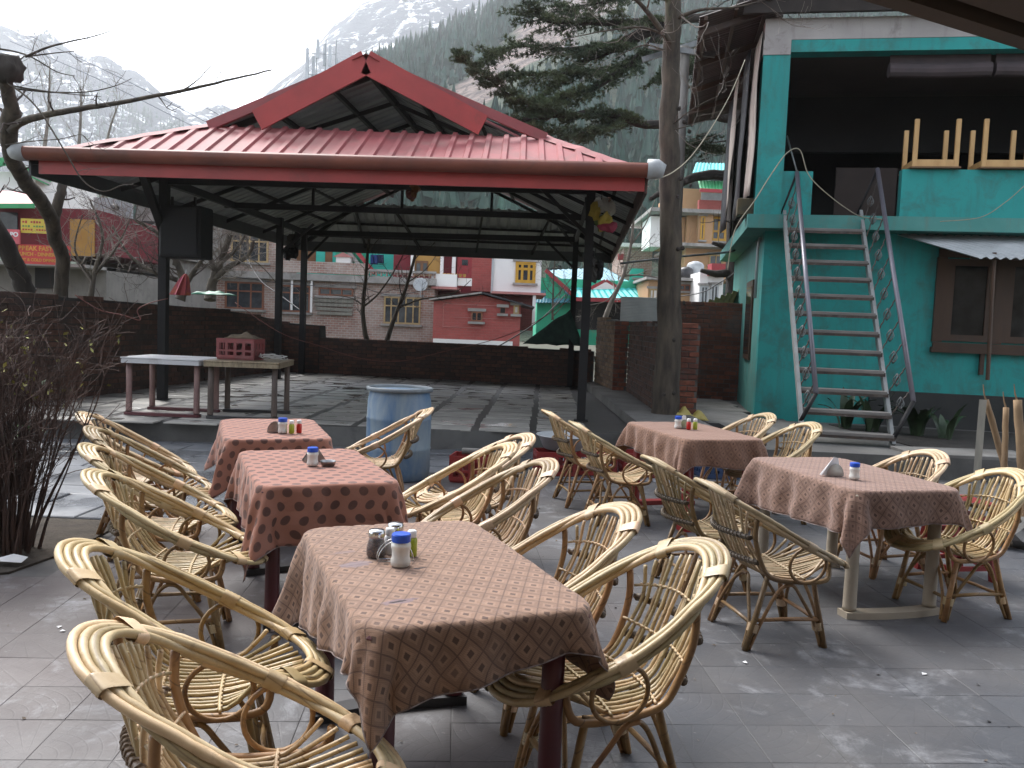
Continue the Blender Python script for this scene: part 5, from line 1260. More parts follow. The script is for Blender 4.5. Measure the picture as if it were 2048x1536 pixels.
m_grn=M('green_trim',(.05,.33,.13),(.04,.26,.1),sc=3,rough=.6); m_pinkr=M('pink_roof',(.52,.14,.16),(.42,.11,.13),sc=1.5,rough=.55); m_bluer=M('blue_roof',(.05,.23,.30),(.04,.19,.25),sc=.8,rough=.5); m_turr=M('turquoise_roof',(.04,.48,.46),(.035,.40,.39),sc=.8,rough=.5)
m_redtr=M('red_trim',(.36,.03,.04),(.28,.03,.035),sc=3,rough=.6); m_slabc=M('roof_slab',(.36,.34,.32),(.24,.23,.215),sc=2,rough=.9,dirt=(.12,.11,.10),dsc=1.2); m_pinkl2=M('pink_ledge',(.48,.20,.18),(.38,.16,.15),sc=2,rough=.8)
m_farglass=glass_mat('far_window_glass',(.03,.035,.04),.05); m_brdoor=M('carved_brown_door',(.20,.085,.03),(.13,.055,.02),sc=4,rough=.6); m_grey_tin=M('grey_corrugated',(.33,.35,.35),(.27,.29,.29),sc=1,rough=.6)
class House:
    def __init__(s,name,label,Y,cat='house'):
        s.Y=Y; s.root=empty(name,(0,Y,0),0,label,cat)
    def part(s,name,mb,mat,parent=None,smooth=False):
        o=mb.build(name,mat,parent or s.root,smooth=smooth); return o
    def box(s,name,r,mat,y0=0,depth=6,parent=None):
        """r=(x0,z0,x1,z1) seen from the front; y0 offset towards the back"""
        x0,z0,x1,z1=r; q=MB(); q.box(((x0+x1)/2,y0+depth/2,(z0+z1)/2),(x1-x0,depth,z1-z0)); return s.part(name,q,mat,parent)
    def window(s,r,frame,glass,cols=2,rows=1,fw=.07,y0=0,rowh=None,name='window'):
        x0,z0,x1,z1=r; q=MB(); t=.09
        for x in (x0+fw/2,x1-fw/2): q.box((x,y0-.03,(z0+z1)/2),(fw,t,z1-z0))
        for z in (z0+fw/2,z1-fw/2): q.box(((x0+x1)/2,y0-.03,z),(x1-x0-2*fw-.002,t-.004,fw))
        zs=[z0+fw,z1-fw] if rows==1 else [z0+fw,lerp(z0,z1,rowh or .66),z1-fw]
        for i in range(1,cols): q.box((lerp(x0,x1,i/cols),y0-.03,(z0+z1)/2),(fw*.8,t-.008,z1-z0-2*fw-.002))
        if rows>1: q.box(((x0+x1)/2,y0-.03,zs[1]),(x1-x0-2*fw-.004,t-.012,fw*.8))
        o=s.part(name,q,frame)
        for i in range(cols):
            a=lerp(x0,x1,i/cols)+fw*.4; b=lerp(x0,x1,(i+1)/cols)-fw*.4
            for j in range(len(zs)-1):
                p=MB(); p.box(((a+b)/2,y0-.012,(zs[j]+zs[j+1])/2),(b-a,.02,zs[j+1]-zs[j])); s.part('pane',p,glass,o)
        sl=MB(); sl.box(((x0+x1)/2,y0-.08,z0-.05),(x1-x0+.2,.22,.09)); s.part('sill',sl,m_slabc,o); li=MB(); li.box(((x0+x1)/2,y0-.04,z1+.06),(x1-x0+.25,.12,.11)); s.part('lintel',li,m_slabc,o)
        return o
# --- long brick house with roof terrace
H=House('brick_house','long old brick house with timber windows behind the back wall',36)
H.box('upper_wall',(-15.504,3.25,-10.174,6.032),m_fb,depth=5)
H.box('lower_wall',(-15.459,-0.275,-3.437,3.145),m_fb,depth=9)
H.box('terrace_slab',(-15.499,3.11,-3.351,3.386),m_slabc,y0=-.35,depth=9.3)
H.box('terrace_parapet',(-10.184,3.433,-6.276,3.917),m_fb,y0=-.1,depth=.25)
H.window((-12.05,3.784,-10.478,5.1),m_ofr,m_farglass,4,2)
H.window((-13.059,3.726,-12.337,5.086),m_ofr,m_farglass,2,2)
H.window((-12.267,1.805,-10.631,2.951),m_rfr,m_farglass,3,2)
H.window((-9.915,1.765,-8.661,2.891),m_rfr,m_farglass,3,2,rowh=.72)
H.window((-8.315,2.51,-6.849,2.85),m_rfr,m_farglass,3,1)
H.window((-5.543,1.44,-3.993,2.586),m_ofr,m_farglass,5,2)
H.window((-13.855,2.147,-13.069,2.827),m_ofr,m_farglass,3,2)
for k in range(4): 
    q=MB(); r=((-8.475,2.234,-6.819,2.426),(-8.427,2.066,-6.835,2.194),(-8.381,1.877,-6.851,2.005),(-8.334,1.709,-6.868,1.837))[k]; q.box(((r[0]+r[2])/2,-.10,(r[1]+r[3])/2),(r[2]-r[0],.05,r[3]-r[1]),rot=Matrix.Rotation(rnd.uniform(-.03,.03),3,'Y')); H.part('loose_board',q,m_sq)
for r in((-9.43,1.843,-9.366,3.203),(-8.604,1.771,-8.54,3.215)): 
    q=MB(); q.tube([((r[0]+r[2])/2,-.25,r[1]),((r[0]+r[2])/2,-.25,r[3])],.05,8); H.part('drain_pipe',q,m_whw)
# honeycomb brick parapet: staggered bricks with gaps
r=(-6.287,3.167,-3.377,3.591); rows=5; hh=(r[3]-r[1])/rows; n=26; bw=(r[2]-r[0])/n
me_=MB().box((0,0,0),(bw*.62,.12,hh*.92)).mesh('brick',m_fb)
for j in range(rows):
    for i in range(n):
        if (i+j)%2==0 or j in(0,rows-1): link('brick',me_,H.root,(r[0]+bw*(i+.5),-.12,r[1]+hh*(j+.5)))
q=MB(); q.box(((r[0]+r[2])/2,-.11,r[3]+.05),(r[2]-r[0],.3,.1)); H.part('coping',q,m_slabc)
# --- turquoise rooms on the terrace
H=House('turquoise_rooms','turquoise terrace rooms with brown doors and a red stair rail',39.5)
H.box('wall',(-11.271,3.431,-5.631,6.111),m_turq,depth=4)
for a,b in((556,572),(590,606),(618,634),(652,666)): 
    x=H.box('door',((-11.058,3.689,-10.686,5.133),(-10.364,3.693,-9.992,5.115),(-9.669,3.698,-9.297,5.12),(-8.859,3.683,-8.533,5.105))[[556,590,618,652].index(a)],m_brdoor,y0=-.06,depth=.07)
H.box('green_wall',(-8.388,3.532,-6.92,6.142),m_greenw,y0=-.03,depth=.2)
for k,(m_,off) in enumerate(((m_redtr,0),(m_slabc,-.35))):
    q=MB(); a,b=Vector((-7.604,39.4,4.967)),Vector((-6.483,39.4,3.683)); o=Vector((off,-.3,off*.2)); base=Vector((0,39.5,0)); q.bar(a+o-base,b+o-base,.28,.16); H.part('stair_rail',q,m_)
q=MB(); r=(-8.181,3.884,-7.529,4.374); q.box(((r[0]+r[2])/2,-.5,(r[1]+r[3])/2),(r[2]-r[0],.8,r[3]-r[1])); sh=H.part('shrine',q,m_whw)
q=MB(); x0,z0,x1,z1=(-8.283,4.345,-7.445,4.555); xm=(x0+x1)/2
q.add([(x0,-1.0,z0),(x1,-1.0,z0),(xm,-1.0,z1),(x0,.0,z0),(x1,.0,z0),(xm,.0,z1)],[(0,1,2),(5,4,3),(0,2,5,3),(1,4,5,2),(0,3,4,1)]); H.part('shrine_roof',q,m_pinkl2,sh)
for r,c in(((-6.669,4.085,-6.345,4.525),(.01,.03,.14)),((-6.372,4.143,-6.07,4.537),(.012,.02,.06))):
    q=MB(); n=8
    for j in range(7):
        for i in range(n+1): q.v.append((lerp(r[0],r[2],i/n),-.62+.04*math.sin(i*1.7)*j/6,lerp(r[3],r[1],j/6)))
    for j in range(6):
        for i in range(n): q.f.append((j*(n+1)+i,j*(n+1)+i+1,(j+1)*(n+1)+i+1,(j+1)*(n+1)+i)); q.m.append(0)
    o=q.build('laundry',M('laundry_blue%d'%int(c[2]*100),c,sc=6,rough=.9),None,smooth=True,loc=(0,39.5,0)); o.modifiers.new('t','SOLIDIFY').thickness=.02
    tag(o,'bright blue garment drying on the turquoise terrace' if c[2]>.1 else 'dark navy garment drying beside the bright blue one','laundry','laundry on the terrace')
# --- maroon and ochre rooms
H=House('maroon_rooms','maroon and ochre rooms with white pillars and a red door',38.5)
H.box('wall',(-5.565,2.906,-0.977,6.2),m_marw,depth=4)
H.box('ochre_wall',(-4.597,3.631,-3.371,4.925),m_yelw,y0=-.05,depth=.06)
H.box('double_door',(-4.541,3.669,-3.995,4.305),m_brdoor,y0=-.10,depth=.06)
for k in(0,1): H.box('door_pane',((-4.493,3.754,-4.335,4.186),(-4.2,3.766,-4.042,4.198))[k],m_farglass,y0=-.12,depth=.02)
for k in(0,1,2): H.box('pillar',((-3.418,3.557,-3.282,6.191),(-2.898,3.488,-2.74,6.214),(-4.747,3.594,-4.589,6.138))[k],m_whw,y0=-.35,depth=.25)
H.box('red_door',(-2.673,3.518,-1.991,4.768),m_redtr,y0=-.08,depth=.09)
H.box('door_pane',(-2.473,4.174,-2.201,4.424),m_farglass,y0=-.10,depth=.02)
H.box('brick_wall',(-2.016,3.042,-1.084,6.268),m_fbr,y0=-.2,depth=.3)
H.box('planter_parapet',(-3.572,3.09,-2.504,3.612),m_whw,y0=-2.6,depth=.4); H.box('planter_parapet',(-2.496,3.17,-1.894,3.488),m_whw,y0=-2.3,depth=.4)
H.box('ledge',(-3.56,2.981,-2.47,3.083),m_pinkl2,y0=-2.7,depth=2.6)
H.box('lower_storey',(-3.675,1.721,-0.903,2.947),m_fbm,y0=-.6,depth=5)
for k in range(6):
    p=Vector((-2.953,36.1,3.522))+Vector((k*.17-.1,0,0)); o=empty('flower_pot',p,0,'small yellow flower pot in the row on the white planter parapet','pot','yellow pots on the planter parapet')
    MB().lathe([(.05,0),(.07,.12),(.075,.13)],10).build('pot',m_yelw,o); 
# --- white house with yellow window
H=House('white_house','white house with a bright yellow window and pink ledge',36.5)
H.box('upper_wall',(-0.984,2.968,1.062,5.444),m_whw,depth=5)
H.box('ledge',(-1.018,2.879,1.264,2.975),m_pinkl2,y0=-.8,depth=5.5)
H.window((-0.045,3.396,0.817,4.3),m_yfr,m_farglass,3,2,fw=.13)
H.box('lower_wall',(-0.899,1.371,0.781,2.867),m_fbm,y0=.2,depth=4)
H.box('white_post',(0.73,1.619,0.86,2.901),m_whw,y0=-.7,depth=.15)
H.box('drain_pipe',(-1.069,2.922,-0.983,5.83),m_cap,y0=-.1,depth=.1)
# --- red brick shed
H=House('brick_shed','low red painted brick shed with a shallow gable',32)
x0,z0,x1,z1=(-3.065,0.591,0.219,2.365); ap=(-1.261,32,2.667)
q=MB(); P=[(x0,z0),(x1,z0),(x1,z1-.02),(ap[0],ap[2]),(x0,z1)]; n=5
q.add([(x,0,z) for x,z in P]+[(x,4,z) for x,z in P],[(0,1,2,3,4),(9,8,7,6,5)]+[(i,n+i,n+(i+1)%n,(i+1)%n) for i in range(n)]); H.part('wall',q,m_fbr)
q=MB(); q.slab([(x0-.15,-.3,z1+.02),(ap[0],-.3,ap[2]+.05),(ap[0],4.2,ap[2]+.05),(x0-.15,4.2,z1+.02)][::-1],.06); H.part('roof_slope',q,m_slabc)
q=MB(); q.slab([(ap[0],-.3,ap[2]+.05),(x1+.5,-.3,z1-.12),(x1+.5,4.2,z1-.12),(ap[0],4.2,ap[2]+.05)][::-1],.06); H.part('roof_slope',q,M('dark_roof',(.05,.05,.055),(.035,.035,.04),sc=2,rough=.8))
H.window((-1.645,1.665,-1.211,2.043),m_rfr,m_farglass,2,1,fw=.06); H.window((-0.563,2.005,-0.355,2.231),m_rfr,m_dark,1,1,fw=.02); H.window((-0.056,2.007,0.152,2.327),m_ofr,m_whw,1,1,fw=.06)
for k in range(4):
    r=((-2.718,2.274,-0.566,2.296),(-2.698,1.389,-2.676,2.257),(-2.685,1.419,-1.251,1.441),(-2.436,1.786,-0.076,1.804))[k]; q=MB(); q.box(((r[0]+r[2])/2,-.012,(r[1]+r[3])/2),(r[2]-r[0],.02,r[3]-r[1])); H.part('chalk_line',q,m_pinkl2)
H.box('white_base',(-3.04,0.588,-0.038,0.966),m_whw,y0=-.06,depth=.1)
# --- turquoise roofed house
H=House('turquoise_roof_house','green house with blue and turquoise sheet roofs and red trim',44)
H.box('wall',(1.131,0.705,6.739,4.079),m_greenw,depth=7); H.box('dark_porch',(3.11,1.498,5.446,2.978),m_dark,y0=-.05,depth=.06)
def roofq(nm,pts,y0,y1,mat):
    """roof plane: two bottom points at y0, two top points at y1 (world pixels already turned to metres)"""
    (ax,az),(bx,bz),(cx,cz),(dx,dz)=pts; q=MB(); n=24
    for i in range(n+1):
        t=i/n; lo=Vector((lerp(ax,bx,t),y0,lerp(az,bz,t))); hi=Vector((lerp(dx,cx,t),y1,lerp(dz,cz,t))); h=.05*(i%2); q.v+=[tuple(lo+Vector((0,0,h))),tuple(hi+Vector((0,0,h)))]
    for i in range(n): q.f.append((2*i,2*i+2,2*i+3,2*i+1)); q.m.append(0)
    o=H.part(nm,q,mat); o.modifiers.new('t','SOLIDIFY').thickness=.05
xz=lambda p:(p[0],p[2])
roofq('roof_plane',[xz((0.906,43.5,2.748)),xz((2.795,43.5,2.823)),xz((2.709,44.5,3.886)),xz((1.092,44.5,3.821))],-.6,.4,m_bluer)
roofq('roof_plane',[xz((2.845,45,3.916)),xz((6.06,45,4.044)),xz((5.019,48,4.988)),xz((1.655,48,4.714))],1.0,4.0,m_bluer)
roofq('roof_plane',[xz((2.872,42.5,3)),xz((6.715,42.5,3.054)),xz((5.95,45,4.145)),xz((2.735,45,4.016))],-1.5,1.0,m_turr)
q=MB(); a=Vector((2.742,44.2,3.872)); P=[(1.503,43.6,4.429),(1.567,43.6,2.93),(2.897,43.6,2.983)]
q.slab([Vector(p)-Vector((0,44,0)) for p in P],.15); H.part('gable',q,m_greenw)
for a,b in(((1.469,43.4,4.44),(2.923,43.4,3.232)),((2.865,42.4,2.997),(6.699,42.4,3.051)),((3.719,42.2,3.543),(4.418,42.2,3.94)),((4.418,42.2,3.94),(5.053,42.2,3.621))):
    q=MB(); q.bar(Vector(a)-Vector((0,44,0)),Vector(b)-Vector((0,44,0)),.14,.2); H.part('trim_board',q,m_redtr)
q=MB(); q.slab([Vector(p)-Vector((0,44,0)) for p in((3.779,42.3,3.5),(4.431,42.3,3.896),(5.017,42.3,3.574))],.2); H.part('dormer_gable',q,m_whw)
# --- tan house on the right, its neighbours
H=House('tan_house','tan three storey house with yellow windows among the trees',46)
H.box('wall',(9.041,4.403,11.837,7.877),m_tanw,depth=7); H.box('bay',(9.538,6.211,10.298,7.839),m_tanw,y0=-.6,depth=.7)
H.box('upper_wall',(8.626,8.001,11.692,9.439),m_tanw,y0=1.2,depth=6); H.box('brick_band',(9.67,8.054,11.57,8.706),m_fbr,y0=.2,depth=.4)
H.box('roof_slab',(6.889,7.824,11.829,8.014),m_slabc,y0=-1.2,depth=8); H.box('floor_slab',(8.445,6.076,11.919,6.238),m_slabc,y0=-1.3,depth=8)
H.box('shade_panel',(9.963,8.693,11.319,9.235),m_cap,y0=1.1,depth=.1)
H.box('balcony_wall',(7.125,6.113,7.777,7.741),m_whw,y0=.2,depth=3); H.box('balcony_wall',(7.78,6.151,9.014,7.779),m_tanw,y0=.4,depth=3)
H.window((10.336,6.514,11.178,7.816),m_yfr,m_farglass,2,2,fw=.14,rowh=.4); H.window((9.644,6.475,9.862,7.723),m_yfr,m_farglass,1,2,fw=.08,y0=-.6)
H.window((10.324,5.239,11.056,5.781),m_ofr,m_farglass,2,1)
roofq('roof_plane',[xz((8.987,45,9.883)),xz((11.343,45,9.873)),xz((12.173,49,11.219)),xz((9.954,49,11.187))],-1.0,3.0,m_turr)
roofq('roof_plane',[xz((9.32,44.5,8.992)),xz((11.264,44.5,8.966)),xz((11.616,46,9.689)),xz((9.504,46,9.658))],-1.5,0.0,m_grn)
q=MB(); q.bar(Vector((9.302,44.4,8.924))-Vector((0,46,0)),Vector((11.242,44.4,8.899))-Vector((0,46,0)),.1,.18); H.part('trim_board',q,m_redtr)
H=House('tan_annex','small flat roofed tan house with a water tank, below the tan house',40)
H.box('wall',(6.208,2.468,8.616,3.954),m_tanw,depth=6); H.box('roof_slab',(6.024,3.954,8.62,4.084),m_slabc,y0=-.5,depth=6.6)
H.window((7.622,3.498,8.188,3.804),m_rfr,m_farglass,2,1); H.window((6.259,2.904,6.825,3.542),m_ofr,m_whw,3,1)
for k,(p,s,c) in enumerate((((8.046,40.5,4.21),.34,'dark'),((8.571,41,4.379),.42,'grey'),((7.506,40.4,4.183),.22,'dark'))):
    o=MB().lathe([(s*.9,0),(s,.05),(s,s*1.3),(s*.8,s*1.6),(s*.3,s*1.8)],14).build('water_tank',m_pl_drk if c=='dark' else m_cap,None,smooth=True,loc=Vector(p)+Vector((0,0,-.15))); tag(o,['black water tank on the tan annex roof','grey water tank at the right end of the tan annex roof','small black tub on the tan annex roof'][k],'tank')
H=House('pink_house','narrow white house with a red balcony behind the alley',38)
H.box('wall',(8.172,2.154,9.226,4.284),m_whw,depth=5); H.box('balcony',(8.487,4.121,9.271,4.615),m_redtr,y0=-.8,depth=.8); H.window((8.218,2.814,8.576,3.666),m_cap,m_farglass,2,1); H.window((8.662,2.832,9.02,3.728),m_cap,m_farglass,2,1)
H=House('far_brick_house','brick house with a turquoise corner left of the bare trunk',52)
H.box('wall',(6.467,2.778,8.215,6.582),m_fb,depth=6); H.box('corner',(6.886,3.241,7.684,5.297),m_turq,y0=-.3,depth=.3); H.box('roof_slab',(6.214,6.561,8.116,6.791),m_whw,y0=-.5,depth=7); H.window((7.13,4.011,7.62,4.625),m_rfr,m_farglass,2,1,y0=-.3)
H.box('red_panel',(6.134,5.786,6.44,6.154),m_redtr,y0=-.2,depth=.3)
# --- left: sign house and neighbours
H=House('sign_house','maroon cafe house with red and yellow sign boards behind the left wall',24)
H.box('wall',(-15.395,3.144,-11.827,4.348),m_marw,depth=5); H.box('lower_wall',(-15.394,1.185,-11.826,2.785),m_grw,y0=.6,depth=4); H.box('floor_slab',(-15.394,2.693,-11.826,2.777),m_slabc,y0=-.6,depth=5)
H.box('wood_wall',(-12.545,3.035,-11.865,4.055),m_yelw,y0=-.06,depth=.07)
H.box('window',(-14.512,3.68,-14.03,4.176),m_farglass,y0=-.04,depth=.05)
H.box('dark_opening',(-13.837,2.109,-13.045,2.697),m_dark,y0=.5,depth=.11); H.box('balustrade',(-15.39,2.239,-14.2,2.479),m_pinkl2,y0=-1.6,depth=.2)
q=MB(); P=[(-14.481,22.6,4.15),(-12.817,22.6,4.242),(-14.01,24.5,4.826),(-15.697,24.5,4.844)]; q.slab([Vector(p)-Vector((0,24,0)) for p in P],.08); H.part('roof_plane',q,m_pinkr)
q=MB(); q.bar(Vector((-14.417,22.5,4.138))-Vector((0,24,0)),Vector((-12.734,22.5,4.205))-Vector((0,24,0)),.08,.12); H.part('trim_board',q,m_grn)
def sign(r,Y,c,label,nm='sign_board'):
    o=empty(nm,((r[0]+r[2])/2,Y,(r[1]+r[3])/2),0,label,'sign'); MB().box((0,.02,0),(r[2]-r[0],.05,r[3]-r[1])).build('panel',c,o); return o
def text(o,s,x,z,size,mat,bold=.004):
    cu=bpy.data.curves.new('lettering','FONT'); cu.body=s; cu.size=size; cu.align_x='CENTER'; cu.align_y='CENTER'; cu.extrude=.004; cu.offset=bold
    t=bpy.data.objects.new('lettering',cu); COL.objects.link(t); dg=bpy.context.evaluated_depsgraph_get(); me=bpy.data.meshes.new_from_object(t.evaluated_get(dg)); bpy.data.objects.remove(t)
    me.materials.clear(); me.materials.append(mat); q=link('lettering',me,o,(x,-.012,z)); q.rotation_euler=(math.pi/2,0,0); return q
m_sred=M('sign_red',(.50,.03,.025),(.42,.025,.022),sc=3,rough=.5); m_syel=M('sign_yellow',(.55,.42,.04),(.48,.36,.035),sc=3,rough=.5); m_lor=M('sign_orange_letters',(.60,.26,.03),sc=5,rough=.5); m_lred=M('sign_red_letters',(.40,.04,.02),sc=5,rough=.5); m_spk=M('sign_pink',(.60,.10,.12),sc=4,rough=.5); m_lgr=M('sign_green_letters',(.10,.22,.05),sc=5,rough=.5)
so=sign((-13.132,2.692,-12.15,3.196),22.5,m_sred,'red sign board reading BREAK FAST, LUNCH, DINNER')
text(so,'BREAK FAST',-.05,.15,.165,m_lor,.006); text(so,'LUNCH - DINNER',-.03,.0,.125,m_lor,.005); text(so,'HOT & COLD DRINKS',.0,-.15,.105,m_lor,.004)
sy=sign((-13.079,3.499,-12.363,3.871),22.5,m_syel,'yellow sign board with red lettering above the red one')
for j,(z,h,m_) in enumerate(((.10,.07,m_lred),(-.01,.05,m_lgr),(-.10,.05,m_lred))):
    for i in range(9): 
        if (i*7+j*3)%5!=4: MB().box((-.29+i*.072,-.008,z),(.05,.006,h*(.7+.3*((i*5+j)%3)/2))).build('letter_mark',m_,sy)
sp=sign((-13.387,3.196,-13.057,3.566),22.4,m_spk,'small pink sign board left of the yellow one'); text(sp,'PO',.03,.05,.16,m_wcap,.006)
s2=sign((-12.075,2.832,-11.835,3.206),22.6,m_sred,'narrow red sign panel right of the trunk'); MB().lathe([(.06,-.1),(.09,0),(.09,.08)],10).build('pot_emblem',m_lor,s2)
H=House('green_gable_house','pale house with green gable trim at the left edge',34)
H.box('wall',(-21.399,4.329,-19.193,6.837),m_whw,depth=5)
for a,b in(((-20.811,33.4,6.871),(-20.032,33.4,7.151)),((-20.032,33.4,7.151),(-18.281,33.4,6.415))):
    q=MB(); q.bar(Vector(a)-Vector((0,34,0)),Vector(b)-Vector((0,34,0)),.12,.3); H.part('trim_board',q,m_grn)
q=MB(); q.slab([Vector(p)-Vector((0,34,0)) for p in((-19.972,33.3,7.173),(-18.149,33.3,6.366),(-20.71,38,7.213),(-22.791,38,8.133))],.1); H.part('roof_plane',q,m_slabc)
H=House('grey_house','grey rendered house with a corrugated metal panel behind the bare trees',29)
H.box('wall',(-14.403,1.058,-11.939,3.538),m_grw,depth=5); H.box('upper_wall',(-13.127,3.421,-11.707,5.337),m_grw,y0=.4,depth=5)
q=MB(); r=(-14.348,3.37,-13.014,5.32); corr(q,(r[0],-.1,r[1]),(r[2]-r[0],0,0),(0,0,r[3]-r[1]),0,.02,.09); H.part('corrugated_panel',q,m_grey_tin,smooth=True)
H.box('slab',(-14.376,3.295,-12.46,3.389),m_slabc,y0=-.5,depth=5); H.box('dark_opening',(-13.906,1.901,-13,2.843),m_dark,y0=-.02,depth=.05); H.box('shutter',(-13.957,2.293,-13.821,2.737),m_turq,y0=-.05,depth=.05)
H.box('timber_post',(-14.196,2.128,-14.06,3.07),m_wood,y0=-.4,depth=.15); H.box('opening',(-12.952,3.619,-12.472,4.645),m_dark,y0=.37,depth=.05); H.window((-12.406,3.557,-11.962,4.413),m_ofr,m_farglass,2,1,y0=.4)
q=MB(); a,b=Vector((-14.741,28,1.988)),Vector((-13.924,28,3.165)); q.bar(a-Vector((0,29,0)),b-Vector((0,29,0)),1.0,.25); H.part('outside_stair',q,m_grw)
q=MB(); q.tube([Vector((-13.547,28.6,5))-Vector((0,29,0)),Vector((-13.32,28.4,4.932))-Vector((0,29,0))],.09,8); H.part('floodlight',q,m_black)
# satellite dish
o=empty('satellite_dish',(-3.941,35.2,3.083),0,'round satellite dish on the brick house parapet','dish'); MB().lathe([(0,-.05),(.18,-.03),(.30,.05),(.29,.06),(0,-.03)],18,ax=Matrix.Rotation(R(70),3,'X')).build('reflector',m_cap,o,smooth=True); MB().tube([(0,0,0),(0,.1,-.5)],.02,6).build('mast',m_cap,o)
# mobile phone mast behind the pavilion roof
o=empty('phone_mast',(-28.258,120,33.786),0,'white phone mast with panel antennas above the pavilion roof','mast'); k=120/1695
for i,(x,a,b) in enumerate(((-26,60,-30),(-18,45,-10),(-6,72,20),(4,70,10),(18,62,5),(28,40,-12))):
    MB().box((x*k,(i%2)*1.2,(a+b)/2*k+1.5),(.42,.28,(a-b)*k*.7),bev=.03).build('antenna_panel',M('antenna_grey',(.6,.62,.64),(.5,.52,.55),sc=1,rough=.6),o)
for x in(-28,-10,8,28): MB().tube([(x*k,.6,-160*k),(x*k,.6,88*k)],.07,6).build('mast_leg',m_cap,o)
for z in(-100,-60,-20,20,60): 
    MB().bar((-28*k,.6,z*k),(28*k,.6,z*k),.08).build('mast_rung',m_cap,o)


# ============================================================ MOUNTAINS, WOOD, AIR
def hill_mat():
    m,n,b=_new('rock_and_turf'); w=_coord(n,'World')
    rock=_mix(n,_ramp(n,_noise(n,_coord(n,'World',(.12,.12,.05)),1.4,9,.75,.8),[(.40,0),(.58,1)]),(.30,.23,.20),(.10,.082,.078))
    gr=_mix(n,_ramp(n,_noise(n,w,.03,6,.6),[(.4,0),(.6,1)]),(.06,.085,.05),(.045,.065,.042))
    g=n.nodes.new('ShaderNodeVertexColor'); g.layer_name='rock'
    col=_mix(n,_ramp(n,g.outputs['Color'],[(.4,0),(.6,1)]),gr,rock)
    col=_mix(n,_math(n,'MULTIPLY',_ramp(n,_noise(n,w,.09,7,.75),[(.64,0),(.68,1)]),_ramp(n,g.outputs['Color'],[(.4,0),(.6,1)])),col,(.75,.77,.8))
    n.links.new(col,b.inputs['Base Color']); b.inputs['Roughness'].default_value=1; _bump(n,b,_noise(n,w,.08,8,.7),1,6); return m
def snow_mat():
    m,n,b=_new('snow_slope'); w=_coord(n,'World'); st=_coord(n,'World',(1,1,.45))
    dk=_mix(n,_noise(n,w,.02,5),(.018,.03,.055),(.03,.045,.07))
    f=_ramp(n,_math(n,'ADD',_math(n,'MULTIPLY',_noise(n,st,.028,9,.74,.6),.75),_math(n,'MULTIPLY',_noise(n,w,.08,6,.7),.3)),[(.44,0),(.50,1)])
    n.links.new(_mix(n,f,(.88,.90,.93),dk),b.inputs['Base Color']); b.inputs['Roughness'].default_value=.9; _bump(n,b,_noise(n,w,.02,8,.7),1,15); return m
def skyline(path,x):
    for (a,za),(b,zb) in zip(path,path[1:]):
        if a<=x<=b: return lerp(za,zb,(x-a)/(b-a))
    return path[0][1] if x<path[0][0] else path[-1][1]
SURF={}
def slope_mesh(name,label_kind,path,y0,y1,z0,x0,x1,mat,nx=110,ny=60,rough=18,seed=0,rock=None,pw=1.0,back=500):
    """a mountain flank rising from y0 to a skyline at y1"""
    def S(x,t):
        top=skyline(path,x); y=lerp(y0,y1,t); z=lerp(z0,top,t**pw)
        nz=noise.fractal(Vector((x*.006+seed,y*.006,seed)),1,2,6)*rough*min(1,t*4)
        gul=abs(noise.noise(Vector((x*.012+seed*3,y*.002,1.7))))*rough*1.2*min(1,t*3)
        return Vector((x,y+nz*.4,z+nz*.8*(1-.35*t)-gul))
    q=MB(); vc=[]
    for j in range(ny+1):
        for i in range(nx+1):
            p=S(lerp(x0,x1,i/nx),j/ny); q.v.append(tuple(p)); vc.append(rock(p,j/ny) if rock else 0)
    top=[q.v[ny*(nx+1)+i] for i in range(nx+1)]
    for i in range(nx+1): q.v.append((top[i][0],top[i][1]+back,z0)); vc.append(0)
    for j in range(ny+1):
        for i in range(nx): q.f.append((j*(nx+1)+i,j*(nx+1)+i+1,(j+1)*(nx+1)+i+1,(j+1)*(nx+1)+i)); q.m.append(0)
    me=q.mesh(name,mat,True); ca=me.color_attributes.new('rock','FLOAT_COLOR','POINT')
    for i,v in enumerate(vc): ca.data[i].color=(v,v,v,1)
    o=link(name,me); tag(o,kind='structure'); SURF[name]=S; return o
def xz2(*ps): return sorted([(p[0],p[2]) for p in ps])
YF,YS=620,2100
hp=xz2((-521.949,620,-8.528),(-266.207,620,8.977),(-201.085,620,40.538),(-158.709,620,96.003),(-136.412,620,142.96),(-118.992,620,162.992),(-82.277,620,192.418),(-33.493,620,225.589),(0.972,620,252.808),(49.748,620,271.866),(154.904,620,289.624),(472.362,620,295.118))
r0=(-52.692,620,163.844); r1=(19.584,620,232.848)
def rockf(p,t):
    # bare cliff band: measured along the photograph's slope as seen from the valley
    f=620/p.y; X=p.x*f; Z=(p.z-1.6)*f+1.6
    c=X-lerp(r0[0],r1[0],(Z-r0[2])/(r1[2]-r0[2])); w=26+.16*(Z-r0[2]); k=1-abs(c-w*.55)/max(6,w*.62)+.7*noise.noise(Vector((p.x*.03,p.y*.03,p.z*.03)))
    return max(0,min(1,.5+k)) if Z>r0[2]-14 else 0
HILL=slope_mesh('forested_hillside','',hp,85,620,0,-260,700,hill_mat(),150,90,16,3,rockf,pw=1.15)
sp=xz2((-1161.634,1300,395.847),(-786.821,1300,432.364),(-726.964,1300,416.497),(-636.928,1300,383.502),(-539.011,1300,347.011),(-463.392,1300,316.857),(-395.912,1300,330.566),(-351.78,1300,376.376),(-300.572,1300,429.531),(-249.362,1300,471.515),(-190.618,1300,502.771),(-131.584,1300,519.517),(-42.535,1300,526.591),(179.506,1300,549.642),(995.279,1300,566.995))
slope_mesh('snowy_mountain','',sp,660,1300,-10,-1100,1000,snow_mat(),150,80,38,9,None,pw=1.0)
